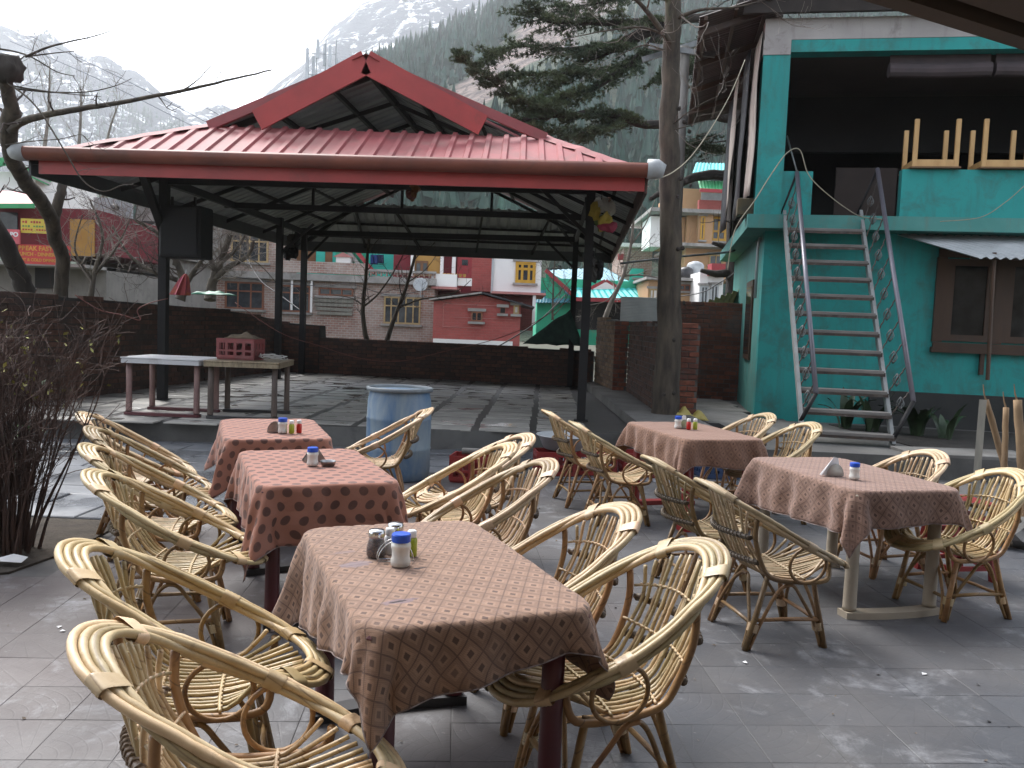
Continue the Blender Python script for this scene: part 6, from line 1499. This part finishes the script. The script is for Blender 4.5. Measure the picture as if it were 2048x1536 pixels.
# conifer wood on the hillside
rgw=random.Random(5)
def conifer(mb,p,h,n=6,tiers=4):
    r0_=h*.17
    for k in range(tiers):
        zb=h*(.10+.82*k/tiers); zt=min(h,zb+h*.40); r=r0_*(1-k/tiers*.82)*rnd.uniform(.85,1.15); a0=rnd.uniform(0,6.3)
        o=len(mb.v)
        for i in range(n):
            a=a0+6.283*i/n; rr=r*(1 if i%2 else .55)*rgw.uniform(.6,1.25); mb.v.append((p.x+rr*math.cos(a),p.y+rr*math.sin(a),p.z+zb-(.045*h if i%2 else 0)*rgw.uniform(.2,1.6)))
        mb.v.append((p.x,p.y,p.z+zt))
        for i in range(n): mb.f.append((o+i,o+(i+1)%n,o+n)); mb.m.append(0)
m_con=M('conifer_foliage',(.036,.078,.056),(.022,.048,.038),sc=.2,rough=.95,vary=.5,island=True)
S=SURF['forested_hillside']; wood=MB(); cnt=0
rgw=random.Random(5)
while cnt<8500:
    t=rgw.random()**.8; x=rgw.uniform(-200,520); p=S(x,t)
    px=x/p.y
    if px<-.45 or px>.75: continue
    if rockf(p,t)>.3 or rockf(p+Vector((0,6,9)),t)>.6: continue
    if noise.noise(Vector((p.x*.02,p.y*.02,4)))<-.38 and rgw.random()<.7: continue
    h=rgw.choice((rgw.uniform(5,11),rgw.uniform(8,15),rgw.uniform(12,20)))
    if rockf(p+Vector((0,0,h*.85)),t)>.45 or rockf(p+Vector((0,0,h*.45)),t)>.45: continue
    sx_=p.x/p.y; sy_=(p.z+h-1.6)/p.y
    if sx_<-.185 and sy_>.19+max(0,sx_+.27)*1.3: continue
    conifer(wood,p+Vector((0,0,-1)),h,8,4 if p.y>250 else 6); cnt+=1
tag(wood.build('conifer_wood',m_con),'dark conifer wood covering the hillside','wood',kind='stuff')
S2=SURF['snowy_mountain']; w2=MB(); cnt=0
while cnt<2600:
    t=rgw.uniform(.05,1); x=rgw.uniform(-900,200); p=S2(x,t)
    if noise.noise(Vector((p.x*.004,p.y*.004,p.z*.004)))<.02: continue
    conifer(w2,p,rgw.uniform(11,20),5,2); cnt+=1
tag(w2.build('snowy_wood',m_con),'sparse trees on the snowy mountain','wood',kind='stuff')
# the hazy valley air
mv=bpy.data.materials.new('valley_air'); mv.use_nodes=True; n=mv.node_tree; n.nodes.clear(); pvn=n.nodes.new('ShaderNodeVolumePrincipled'); on=n.nodes.new('ShaderNodeOutputMaterial')
pvn.inputs['Color'].default_value=(.94,.97,1.0,1); pvn.inputs['Density'].default_value=.00027; pvn.inputs['Anisotropy'].default_value=.45
n.links.new(pvn.outputs[0],on.inputs['Volume'])
q=MB(); q.box((0,1100,303),(3600,3200,614)); hz=q.build('haze',mv); tag(hz,kind='stuff')


# ============================================================ TREES AND PLANTS
m_bark=M('grey_brown_bark',(.10,.082,.06),(.040,.033,.027),sc=9,rough=.95,stretch=(1,1,.25),bump=.9,bsc=22,bdist=.02,dirt=(.10,.105,.05),dsc=2.5,dlo=.62)
m_barkd=M('dark_bark',(.05,.042,.036),(.028,.024,.021),sc=6,rough=.95,stretch=(1,1,.25),bump=.9,bsc=22,bdist=.02)
m_twig=M('winter_twig',(.075,.055,.045),(.045,.035,.03),sc=5,rough=.9)
m_twigl=M('pale_winter_twig',(.22,.19,.16),(.14,.12,.10),sc=5,rough=.9)
def rv(rg,s=1): return Vector((rg.uniform(-s,s),rg.uniform(-s,s),rg.uniform(-s,s)))
def limb(mb,pts,r0,r1,n=8,k=5,jit=0.,rg=rnd):
    sp=spline(pts,k); m=len(sp)-1
    sp=[p+rv(rg,jit) if 0<i<m else p for i,p in enumerate(sp)]
    mb.tube(sp,[lerp(r0,r1,(i/m)**.8) for i in range(m+1)],n); return sp
def grow(mb,p,d,r,L,depth,rg,up=.25,spread=.9,n=5,kids=4):
    segs=5; pts=[p]; q=p.copy(); dd=d.normalized()
    for i in range(segs):
        dd=(dd+rv(rg,.28)+Vector((0,0,up*.25))).normalized(); q=q+dd*(L/segs); pts.append(q.copy())
    mb.tube(pts,[lerp(r,max(r*.35,.0022),i/segs) for i in range(segs+1)],n if r>.012 else 3,caps=False)
    if depth>0:
        for k in range(kids):
            i=rg.randrange(1,segs+1); nd=(dd*.6+rv(rg,spread)).normalized()
            grow(mb,pts[i],nd,r*rg.uniform(.4,.6),L*rg.uniform(.45,.75),depth-1,rg,up,spread,n,kids)
def bare_tree(name,label,limbs,seed,twL=1.0,depth=2,kids=4,every=3,mat=None,tmat=None,start=.35,up=.3,n_main=8):
    """limbs: list of (points, r0, r1); first is the trunk"""
    rg=random.Random(seed); base=Vector(limbs[0][0][0]); root=empty(name,base,0,label,'tree'); tr=MB(); tw=MB()
    for li,(pts,r0,r1) in enumerate(limbs):
        P=[Vector(p)-base for p in pts]; sp=limb(tr,P,r0,r1,10 if r0>.08 else 6,5,r0*.08,rg); m=len(sp)
        for i in range(int(m*(start if li==0 else .15)),m,every):
            t=(sp[min(i+1,m-1)]-sp[max(i-1,0)]).normalized(); side=t.cross(rv(rg,1)).normalized()
            r=lerp(r0,r1,i/m); grow(tw,sp[i],(side+t*.5+Vector((0,0,up))).normalized(),min(.02,max(.0045,r*.4)),twL*rg.uniform(.5,1.1),depth,rg,up,.9,5,kids)
    tr.build('trunk',mat or m_bark,root,smooth=True); c=tw.build('bare_crown',tmat or m_twig,root); c['kind']='stuff'; return root
# bare tree right of the pavilion, its trunk cut by the top of the picture
bare_tree('bare_tree','tall bare tree with smooth brown trunk standing right of the pavilion',
 [([(2.255,12.3,0.231),(2.24,12.3,1.325),(2.209,12.3,2.333),(2.156,12.3,3.471),(2.085,12.3,4.523),(2.073,12.3,5.427),(2.048,12.2,6.079),(2.018,12.2,7.026),(2.017,12.2,7.83)],.205,.09),
  ([(2.052,12.2,5.601),(1.695,12,5.926),(1.396,11.8,6.107),(0.957,11.7,6.312)],.05,.012),([(2.048,12.2,5.943),(2.359,11.9,5.983),(2.762,11.6,5.923),(3.1,11.4,5.959)],.035,.006),
  ([(2.019,12.2,5.703),(1.6,12,5.755),(1.068,11.8,5.62),(0.522,11.6,5.427)],.022,.004),([(2.016,12.2,5.497),(1.701,12.4,5.652),(1.374,12.6,5.562)],.018,.004),([(2.111,12.2,4.501),(2.382,12,4.704),(2.696,11.9,4.86)],.012,.003),([(2.115,12.2,4.432),(2.361,12,4.465),(2.622,11.8,4.53)],.010,.003),([(2.034,12.2,6.079),(1.732,12,6.529),(1.475,11.8,6.96)],.05,.015)],31,.9,2,3,4,start=.80,tmat=m_twigl)
for (px_,h) in ((0,.0),):
    root=[o for o in bpy.data.objects if o.name.startswith('bare_tree') and o.parent is None][0]
    q=MB()
    for k in range(14):
        z=.4+rnd.uniform(0,4.6); a=rnd.uniform(math.pi,2*math.pi); r=.195-.016*z; q.lathe([(.0,.0),(.035,.0),(.022,.02),(.0,.026)],8,(math.cos(a)*r+.015*z,math.sin(a)*r,z),ax=Matrix.Rotation(R(90),3,'X')@Matrix.Rotation(a+math.pi/2,3,'Y'))
    q.build('bark_knots',m_barkd,root)['kind']='stuff'
# tree at the left edge, behind the wall and leaning forward
bare_tree('bare_tree','lopped bare tree at the left edge with one long branch over the roof',
 [([(-6.89,12.9,1.699),(-6.891,12.9,1.873),(-6.816,12.8,2.335),(-6.828,12.6,2.604),(-6.75,12.4,2.81),(-6.68,12,3.042),(-6.616,11.5,3.239),(-6.528,11.1,3.412),(-6.355,10.7,3.546),(-6.189,10.4,3.788),(-6.075,10.3,3.904)],.10,.10),
  ([(-6.742,12.4,2.774),(-6.699,12.4,2.991),(-6.627,12.4,3.244),(-6.638,12.5,3.475)],.085,.06),
  ([(-6.165,10.4,3.688),(-5.91,10.2,3.764),(-5.498,10,3.813),(-5.019,9.9,3.88),(-4.577,9.8,3.934),(-3.858,9.8,4.096),(-3.418,9.9,4.246),(-2.918,10,4.418)],.055,.008),
  ([(-3.858,9.8,4.096),(-3.695,9.8,4.218),(-3.517,9.8,4.413)],.010,.004),
  ([(-6.087,10.3,3.886),(-6.069,10.2,4.036),(-6.044,10.1,4.182),(-6.019,10,4.325)],.085,.07),
  ([(-5.701,9.9,4.43),(-5.395,9.8,4.511),(-5.066,9.7,4.563),(-4.809,9.7,4.627),(-4.609,9.7,4.7)],.016,.004),
  ([(-6.169,10,4.544),(-5.701,9.9,4.453),(-5.293,9.8,4.25),(-5.083,9.8,4.208)],.014,.004),([(-5.679,9.9,4.431),(-5.31,9.8,4.454),(-4.966,9.8,4.5)],.011,.003),
  ([(-5.938,10,4.124),(-5.564,9.9,4.061),(-5.156,9.8,4.006),(-4.787,9.8,3.992)],.012,.003),([(-5.857,10,4.088),(-5.421,9.9,4.044),(-4.963,9.8,4.035),(-4.629,9.8,4.115),(-4.443,9.8,4.206)],.012,.003),
  ([(-6.054,10,4.182),(-5.839,9.9,4.084),(-5.564,9.75,3.91),(-5.345,9.65,3.695),(-5.071,9.6,3.3),(-4.88,9.6,3.01),(-4.666,9.6,2.902),(-4.476,9.6,2.971)],.012,.006),
  ([(-6.225,10.4,3.519),(-5.821,10.2,3.535),(-5.358,10,3.539),(-5.046,9.9,3.575),(-4.897,9.8,3.391)],.009,.003)],17,.35,1,2,6,start=.3,mat=m_bark,up=.2)
root=[o for o in bpy.data.objects if o.get('label','').startswith('lopped bare')][0]
q=MB(); bm=bmesh.new(); bmesh.ops.create_icosphere(bm,subdivisions=3,radius=1); c=Vector((-5.973,10,4.31))-Vector(root.location)
for v in bm.verts: v.co=Vector((v.co.x*.22,v.co.y*.17,v.co.z*.155))*(1+.35*noise.noise(v.co*1.7))
bm.verts.index_update(); q.add([c+v.co for v in bm.verts],[tuple(v.index for v in f.verts) for f in bm.faces]); bm.free(); q.build('sawn_burr',m_barkd,root,smooth=True)
bare_tree('bare_tree','thick leaning trunk behind the left wall beside the red sign',[([(-7.227,12.6,1.677),(-7.243,12.5,1.93),(-7.293,12.3,2.277),(-7.33,12.1,2.576),(-7.417,11.9,2.896)],.14,.12)],4,.5,1,2,6,mat=m_barkd)
# shrubby trees behind the wall
bare_tree('bare_tree','many stemmed bare tree between the wall and the brick house',
 [([(-7.714,21.5,1.916),(-7.669,21.5,2.296),(-7.465,21.4,2.798),(-7.264,21.3,3.295),(-7.015,21.2,3.787)],.15,.06),([(-7.67,21.5,2.358),(-7.217,21.3,2.739),(-6.66,21.1,3.031),(-6.476,21,3.42)],.10,.03),([(-7.539,21.4,2.671),(-7.723,21.3,3.153),(-7.571,21.2,3.703)],.09,.03),([(-7.491,21.4,2.797),(-7.004,21.2,3.173),(-6.611,21.1,3.73)],.07,.02),([(-7.442,21.4,2.924),(-7.069,21.4,3.126),(-6.437,21.4,2.839),(-5.951,21.5,2.301)],.03,.008)],8,1.1,3,3,2,start=.3,tmat=m_twigl)
bare_tree('bare_tree','tangled bare tree behind the black loudspeaker',
 [([(-7.684,19.5,1.86),(-7.597,19.5,2.205),(-7.708,19.3,2.754),(-8.034,19.2,3.291),(-8.509,19,3.582)],.12,.03),([(-7.664,19.5,2.032),(-7.312,19.4,2.552),(-6.942,19.3,3.009)],.09,.03),([(-7.747,19.5,2.313),(-8.294,19.3,2.506),(-8.761,19.2,2.872),(-9.056,19.1,3.462)],.07,.02),([(-7.769,19.4,2.647),(-7.697,19.2,3.305),(-7.847,19,3.937)],.06,.02)],12,1.3,3,3,2,start=.3)
bare_tree('bare_tree','bare saplings left of the grey house',[([(-8,16,1.745),(-7.909,16,2.31),(-7.772,16,2.967),(-8.009,16,3.605)],.06,.015),([(-7.927,16,2.216),(-7.536,16,2.697),(-7.259,16,3.265)],.03,.01),([(-7.945,16,2.122),(-8.182,15.8,2.654),(-8.046,15.8,3.301)],.03,.01)],22,1.0,3,3,2,start=.2,tmat=m_twigl)
bare_tree('bare_tree','thin curved bare tree in front of the boarded window',[([(-3.615,21,0.955),(-3.716,21,1.446),(-3.755,21,1.974),(-3.7,21,2.639),(-3.669,21,3.288),(-3.619,21,4.141)],.075,.03),([(-3.717,21,1.914),(-3.356,21,2.261),(-2.932,21,2.939),(-2.702,21,3.449)],.03,.01),([(-3.741,21,1.913),(-4.018,21,2.087),(-4.476,21,2.154)],.025,.008)],5,.8,2,3,3,start=.3)
bare_tree('bare_tree','thin slanting bare tree in front of the brick house',[([(-3.217,21.4,0.962),(-3.105,21.4,1.407),(-2.943,21.4,1.891),(-2.758,21.4,2.425),(-2.546,21.4,3.256),(-2.394,21.4,3.994)],.075,.03),([(-2.918,21.4,1.917),(-2.423,21.3,2.122),(-1.867,21.2,2.241),(-1.448,21.2,2.381),(-1.122,21.2,2.667)],.03,.008),([(-2.724,21.4,2.551),(-2.295,21.4,2.88),(-1.936,21.4,3.392)],.02,.006)],6,.8,2,3,3,start=.3)
bare_tree('bare_tree','pale slender bare tree beside the turquoise roof',[([(2.487,24,1.694),(2.647,24,2.193),(2.848,24,2.692),(3.022,24,3.161),(3.158,24,3.822),(3.208,24,4.519),(3.201,24,5.211)],.085,.025),([(2.998,24,3.09),(3.474,24,3.137),(4.012,24,3.075)],.04,.015),([(2.923,24,2.891),(2.594,24,2.401),(2.108,24,2.241)],.03,.01),([(3.179,24,3.962),(3.543,24,4.532),(3.787,24,5.234)],.03,.01)],9,1.2,3,3,3,start=.3,tmat=m_twigl,mat=m_twigl)
bare_tree('bare_tree','spindly bare tree in front of the green gable',[([(1.248,28,1.807),(1.229,28,2.627),(1.227,28,3.443),(1.264,28,4.096)],.05,.012),([(1.236,28,2.463),(1.766,28,3.139),(2.071,28,3.64)],.02,.006)],10,1.3,2,4,2,start=.1)
# poplar-like bare trees on the far left against the snow
for k,(lb,pts) in enumerate((('tall bare poplar rising behind the left end of the pavilion roof',[(-22.592,40,6.048),(-22.015,40,9.972),(-21.905,40,12.922)]),('slim bare poplar in front of the snowy mountain, nearer the gutter',[(-22.923,44,6.57),(-22.555,44,10.623),(-22.515,44,12.874)]),('faint bare tree beside the slim poplar',[(-23.324,48,7.088),(-23.07,48,10.957),(-22.39,48,13.169)]))):
    bare_tree('bare_tree',lb,[(pts,.14,.02)],40+k,1.7,2,4,1,start=.2,up=.8,mat=m_twigl,tmat=m_twigl)
# utility pole
o=empty('utility_pole',(2.74,15,1.794),0,'grey concrete utility pole behind the bare trunk','pole'); b0=Vector(o.location)
MB().tube([Vector((.0,0,-1.6)),Vector((0,0,4.7))],[.13,.095],10).build('shaft',m_conc,o,smooth=True)
for a,b in(((2.114,14.9,6.455),(3.252,14.9,6.349)),((2.041,15.1,6.279),(3.466,15.1,6.775))): MB().bar(Vector(a)-b0,Vector(b)-b0,.06,.09).build('crossarm',m_steel,o)
# ------------------------------------------------------------ big deodar cedar
rg=random.Random(77)
CED=empty('cedar_tree',(5.533,21,2.432),0,'big dark cedar with level needled branches reaching over the pavilion','tree'); cb=Vector(CED.location)
def ned_mat():
    m,n,b=_new('cedar_needles'); w=_coord(n,'World'); g=n.nodes.new('ShaderNodeNewGeometry')
    col=_mix(n,_ramp(n,_noise(n,w,1.1,4,.6),[(.35,0),(.65,1)]),(.085,.11,.05),(.035,.056,.034))
    h=n.nodes.new('ShaderNodeHueSaturation'); n.links.new(col,h.inputs['Color']); n.links.new(_math(n,'MULTIPLY_ADD',g.outputs['Random Per Island'],.9,.6),h.inputs['Value'])
    n.links.new(h.outputs[0],b.inputs['Base Color']); b.inputs['Roughness'].default_value=.8; return m
m_ned=ned_mat()
tr=MB(); limb(tr,[Vector(p)-cb for p in((5.502,21,1.692),(5.483,21,2.43),(5.379,21,4.62),(5.325,21,6.78),(5.296,21,8.91),(5.247,21,11.356),(5.19,21,13.305))],.36,.20,12,5,.01,rg); 
br=MB(); nd=MB()
def tuft(p,d,s):
    for k in range(6):
        a=(d*.9+rv(rg,.9)).normalized(); side=a.cross(rv(rg,1)).normalized()*s*.13; e=p+a*s*rg.uniform(.7,1.2); o=len(nd.v)
        nd.v+=[tuple(p-side),tuple(p+side),tuple(e)]; nd.f.append((o,o+1,o+2)); nd.m.append(0)
def spray(p,d,L,r,dens):
    """a drooping side branch clothed in needle tufts"""
    segs=max(4,int(L/.13)); pts=[p]; q=p.copy(); dd=d.normalized()
    for i in range(segs): dd=(dd+rv(rg,.16)+Vector((0,0,-.035))).normalized(); q=q+dd*(L/segs); pts.append(q.copy())
    br.tube(pts,[lerp(r,.003,i/segs) for i in range(segs+1)],4,caps=False)
    for i in range(1,segs+1):
        for _ in range(dens+(1 if rg.random()<.8 else 0)):
            sd=dd.cross(Vector((0,0,1))).normalized()*rg.choice((-1,1)); ln=rg.uniform(.08,.34)*(1.15-i/segs*.5)
            dirv=(sd+dd*.6+rv(rg,.3)+Vector((0,0,-.12))).normalized(); k=int(ln/.055)+1
            for j in range(k): tuft(pts[i]+dirv*(j*.055)+rv(rg,.02),(dirv+Vector((0,0,.5))).normalized(),rg.uniform(.05,.105))
        tuft(pts[i],(dd+Vector((0,0,.6))),.10)
LIMBS=[([(5.301,21,6.779),(4.476,20.7,6.816),(3.714,20.4,6.54),(2.85,20.1,6.355),(2.237,19.9,6.477),(1.641,19.7,6.506),(0.839,19.5,6.337),(-0.058,19.3,6.165)],.17,.03,.45,1.0,2),
 ([(5.354,21,5.463),(4.297,20.6,5.328),(3.583,20.2,4.964),(3.039,20,4.647)],.15,.05,2,0,0),
 ([(5.492,21.5,9.567),(4.172,21,9.159),(2.902,20.5,8.854),(1.687,20,8.587),(0.527,19.6,8.447),(0.067,19.4,8.576)],.15,.015,.30,1.2,2),
 ([(3.538,20.8,9.029),(3.146,20.6,8.575),(2.514,20.3,7.812),(1.55,20,7.086),(0.97,19.8,6.852),(0.438,19.6,6.567)],.14,.02,.25,1.1,2),
 ([(3.291,20.7,8.846),(2.227,20.5,8.218),(1.157,20.2,7.649),(0.406,20,6.815)],.10,.015,.25,1.1,2),
 ([(0.726,19.6,6.468),(0.027,19.4,6.567),(-0.688,19.2,6.922),(-1.358,19,7.376)],.035,.005,.0,.62,3),
 ([(3.036,20.6,8.859),(2.072,20.2,8.23),(0.9,19.8,7.91),(-0.125,19.5,7.84),(-0.782,19.3,7.555)],.09,.01,.2,1.0,2),
 ([(5.228,21,7.608),(4.65,20.6,7.533),(3.982,20.3,7.71),(3.481,20.1,7.631)],.06,.01,.25,.9,2),
 ([(2.237,19.9,6.477),(1.773,19.7,6.131),(0.97,19.5,5.943),(0.173,19.3,5.977)],.05,.008,.1,.9,2),
 ([(5.312,21,6.182),(4.762,20.7,6.003),(4.212,20.4,6.072),(3.855,20.3,5.747)],.05,.008,.3,.7,2),
 ([(5.176,21,8.905),(4.471,20.6,8.604),(3.844,20.3,8.104),(3.239,20,7.48)],.08,.015,.3,.9,2),
 ([(2.457,20.3,7.787),(1.499,19.9,7.495),(0.465,19.6,7.256),(-0.322,19.4,7.167)],.04,.008,.1,.9,2),
 ([(5.366,21.3,9.728),(4.328,20.8,9.848),(2.838,20.3,9.483),(1.665,20,9.044),(0.746,19.8,8.824)],.1,.01,.3,1.1,2)]
for pts,r0,r1,st,sl_,dens in LIMBS:
    P=[Vector(p)-cb for p in pts]; sp=limb(tr,P,r0,r1,8,6,r0*.1,rg); m=len(sp)
    if dens==0: continue
    L=sum((sp[i+1]-sp[i]).length for i in range(m-1)); step=max(1,int(m/(L/.20)))
    for i in range(int(m*st),m):
        t=(sp[min(i+1,m-1)]-sp[max(i-1,0)]).normalized(); s0=t.cross(Vector((0,0,1))).normalized()
        for s in(-1,1):
            if rg.random()<.95: spray(sp[i],(s0*s*.9+t*.8+rv(rg,.25)).normalized(),sl_*rg.uniform(.45,1.0)*(1.1-.5*i/m),.014,dens)
for k in range(16):   # short dead branches on the trunk
    z=rg.uniform(.5,9); a=rg.uniform(0,6.28); p=Vector((.02*z,0,z)); grow(br,p,Vector((math.cos(a),math.sin(a),-.1)),.03,rg.uniform(.8,1.8),2,rg,0,.7,5,3)
tr.tube([Vector((5.432,21,3.101))-cb,Vector((4.835,20.8,3.029))-cb,Vector((4.468,20.7,3.093))-cb],[.12,.09,.05],7); tr.tube([Vector((5.403,21,3.589))-cb,Vector((4.916,20.8,3.733))-cb,Vector((4.709,20.7,3.764))-cb],[.09,.07,.04],7)
tr.build('trunk',m_barkd,CED,smooth=True); br.build('branches',m_barkd,CED)['kind']='stuff'; nd.build('crown',m_ned,CED)['kind']='stuff'
# ------------------------------------------------------------ bush at the left
rg=random.Random(3)
BU=empty('bare_bush',(-3.22,5.35,.0),0,'tall twiggy bush with a few yellow leaves at the left edge','bush'); st=MB(); lf=MB()
for k in range(85):
    a=rg.uniform(0,6.28); r=rg.uniform(0,.20); p=Vector((r*math.cos(a)*1.1,r*math.sin(a),0)); lean=Vector((math.cos(a)*rg.uniform(.03,.30)+.02,math.sin(a)*.2,1.0)); H_=rg.uniform(1.05,1.52)
    pts=[p]; d=lean.normalized(); q=p.copy()
    for i in range(7): d=(d+rv(rg,.10)+Vector((0,0,.05))).normalized(); q=q+d*(H_/7); pts.append(q.copy())
    st.tube(pts,[lerp(rg.uniform(.006,.013),.0025,i/7) for i in range(8)],5,caps=False)
    for j in range(7): grow(st,pts[rg.randrange(2,8)],(d+rv(rg,.7)).normalized(),.0035,rg.uniform(.12,.38),1,rg,.3,.6,4,3)
    if True:
        for j in range(3):
            if rg.random()<.55:
                c=pts[-1]+rv(rg,.10); a1=rv(rg,1).normalized()*.022; b1=a1.cross(rv(rg,1)).normalized()*.011; o=len(lf.v); lf.v+=[tuple(c-a1),tuple(c+b1),tuple(c+a1),tuple(c-b1)]; lf.f.append((o,o+1,o+2,o+3)); lf.m.append(0)
st.build('stems',M('dark_red_stem',(.095,.058,.046),(.05,.034,.029),sc=6,rough=.9),BU)['kind']='stuff'; lf.build('leaves',M('yellow_green_leaf',(.26,.24,.05),(.16,.17,.04),sc=9,rough=.7,vary=.4,island=True),BU)['kind']='stuff'
SH=empty('green_shrub',(-3.95,6.2,0),0,'low green leafy shrub behind the bare bush at the left edge','shrub'); lf=MB(); st=MB()
for k in range(26):
    a=rg.uniform(0,6.28); d=Vector((math.cos(a)*.5,math.sin(a)*.5,1)).normalized(); L_=rg.uniform(.5,1.0); e=d*L_; st.tube([(0,0,0),tuple(e*.5+rv(rg,.03)),tuple(e)],[.009,.006,.003],4)
    for j in range(26):
        c=e*rg.uniform(.35,1.05)+rv(rg,.12); a1=rv(rg,1).normalized()*.04; b1=a1.cross(rv(rg,1)).normalized()*.018; o=len(lf.v); lf.v+=[tuple(c-a1),tuple(c+b1),tuple(c+a1),tuple(c-b1)]; lf.f.append((o,o+1,o+2,o+3)); lf.m.append(0)
st.build('stems',m_twig,SH)['kind']='stuff'; lf.build('leaves',M('green_leaf',(.06,.11,.025),(.035,.07,.02),sc=6,rough=.55,vary=.5,island=True),SH)['kind']='stuff'
# broad strap leaves growing under the stairs
m_strap=M('strap_leaf',(.03,.055,.022),(.018,.036,.016),sc=5,rough=.4,vary=.4)
def strap_plant(c,label,n,seed,hh=.8):
    rg=random.Random(seed); o=empty('strap_plant',c,0,label,'plant','leafy plants under the stairs')
    for k in range(n):
        a=rg.uniform(0,6.28); L=hh*rg.uniform(.6,1.15); w=rg.uniform(.04,.065); q=MB(); bend=rg.uniform(.3,1.0)
        for i in range(9):
            t=i/8; out=.08+L*.75*bend*t*t; z=L*(t-.42*bend*t*t*t); ww=w*math.sin(math.pi*min(1,.12+t*.88))**.8
            cx,cy=math.cos(a)*out,math.sin(a)*out; sx,sy=-math.sin(a)*ww,math.cos(a)*ww
            q.v+=[(cx-sx,cy-sy,z+.012),(cx,cy,z),(cx+sx,cy+sy,z+.012)]
        for i in range(8):
            for j in(0,1): q.f.append((3*i+j,3*i+j+1,3*i+j+4,3*i+j+3)); q.m.append(0)
        q.build('leaf',m_strap,o,smooth=True)
strap_plant((*(4.955,12.5,0.316)[:2],.26),'clump of broad strap leaves under the middle of the stairs',14,1,.62)
strap_plant((*(5.233,12.2,0.363)[:2],.26),'clump of broad strap leaves below the lowest stair treads',12,2,.62)
strap_plant((*(5.738,11.9,0.419)[:2],.26),'clump of broad strap leaves right of the stairs by the handrail foot',13,3,.62)
strap_plant((*(5.981,11.6,0.326)[:2],.26),'lone strap leaved plant on the dark ground right of the stairs',6,4,.6)

# dry leaves and grit blown over the paving
rg=random.Random(12); lf=MB()
for k in range(420):
    x=rg.uniform(-4,4.5); y=rg.uniform(1.6,8.4)
    if noise.noise(Vector((x*.7,y*.7,0)))<-.05 and rg.random()<.8: continue
    s=rg.uniform(.004,.013); a=rg.uniform(0,6.28); c=Vector((x,y,.004)); u=Vector((math.cos(a),math.sin(a),rg.uniform(-.2,.4)))*s; v=Vector((-math.sin(a),math.cos(a),rg.uniform(-.2,.4)))*s*.6; o=len(lf.v)
    lf.v+=[tuple(c-u),tuple(c+v+Vector((0,0,s*.3))),tuple(c+u),tuple(c-v)]; lf.f.append((o,o+1,o+2,o+3)); lf.m.append(0)
tag(lf.build('dry_leaf_litter',M('dry_leaf',(.10,.07,.045),(.22,.19,.15),sc=40,rough=.9,vary=.4,island=True)),'specks of dry leaf and grit scattered over the paving','litter',kind='stuff')
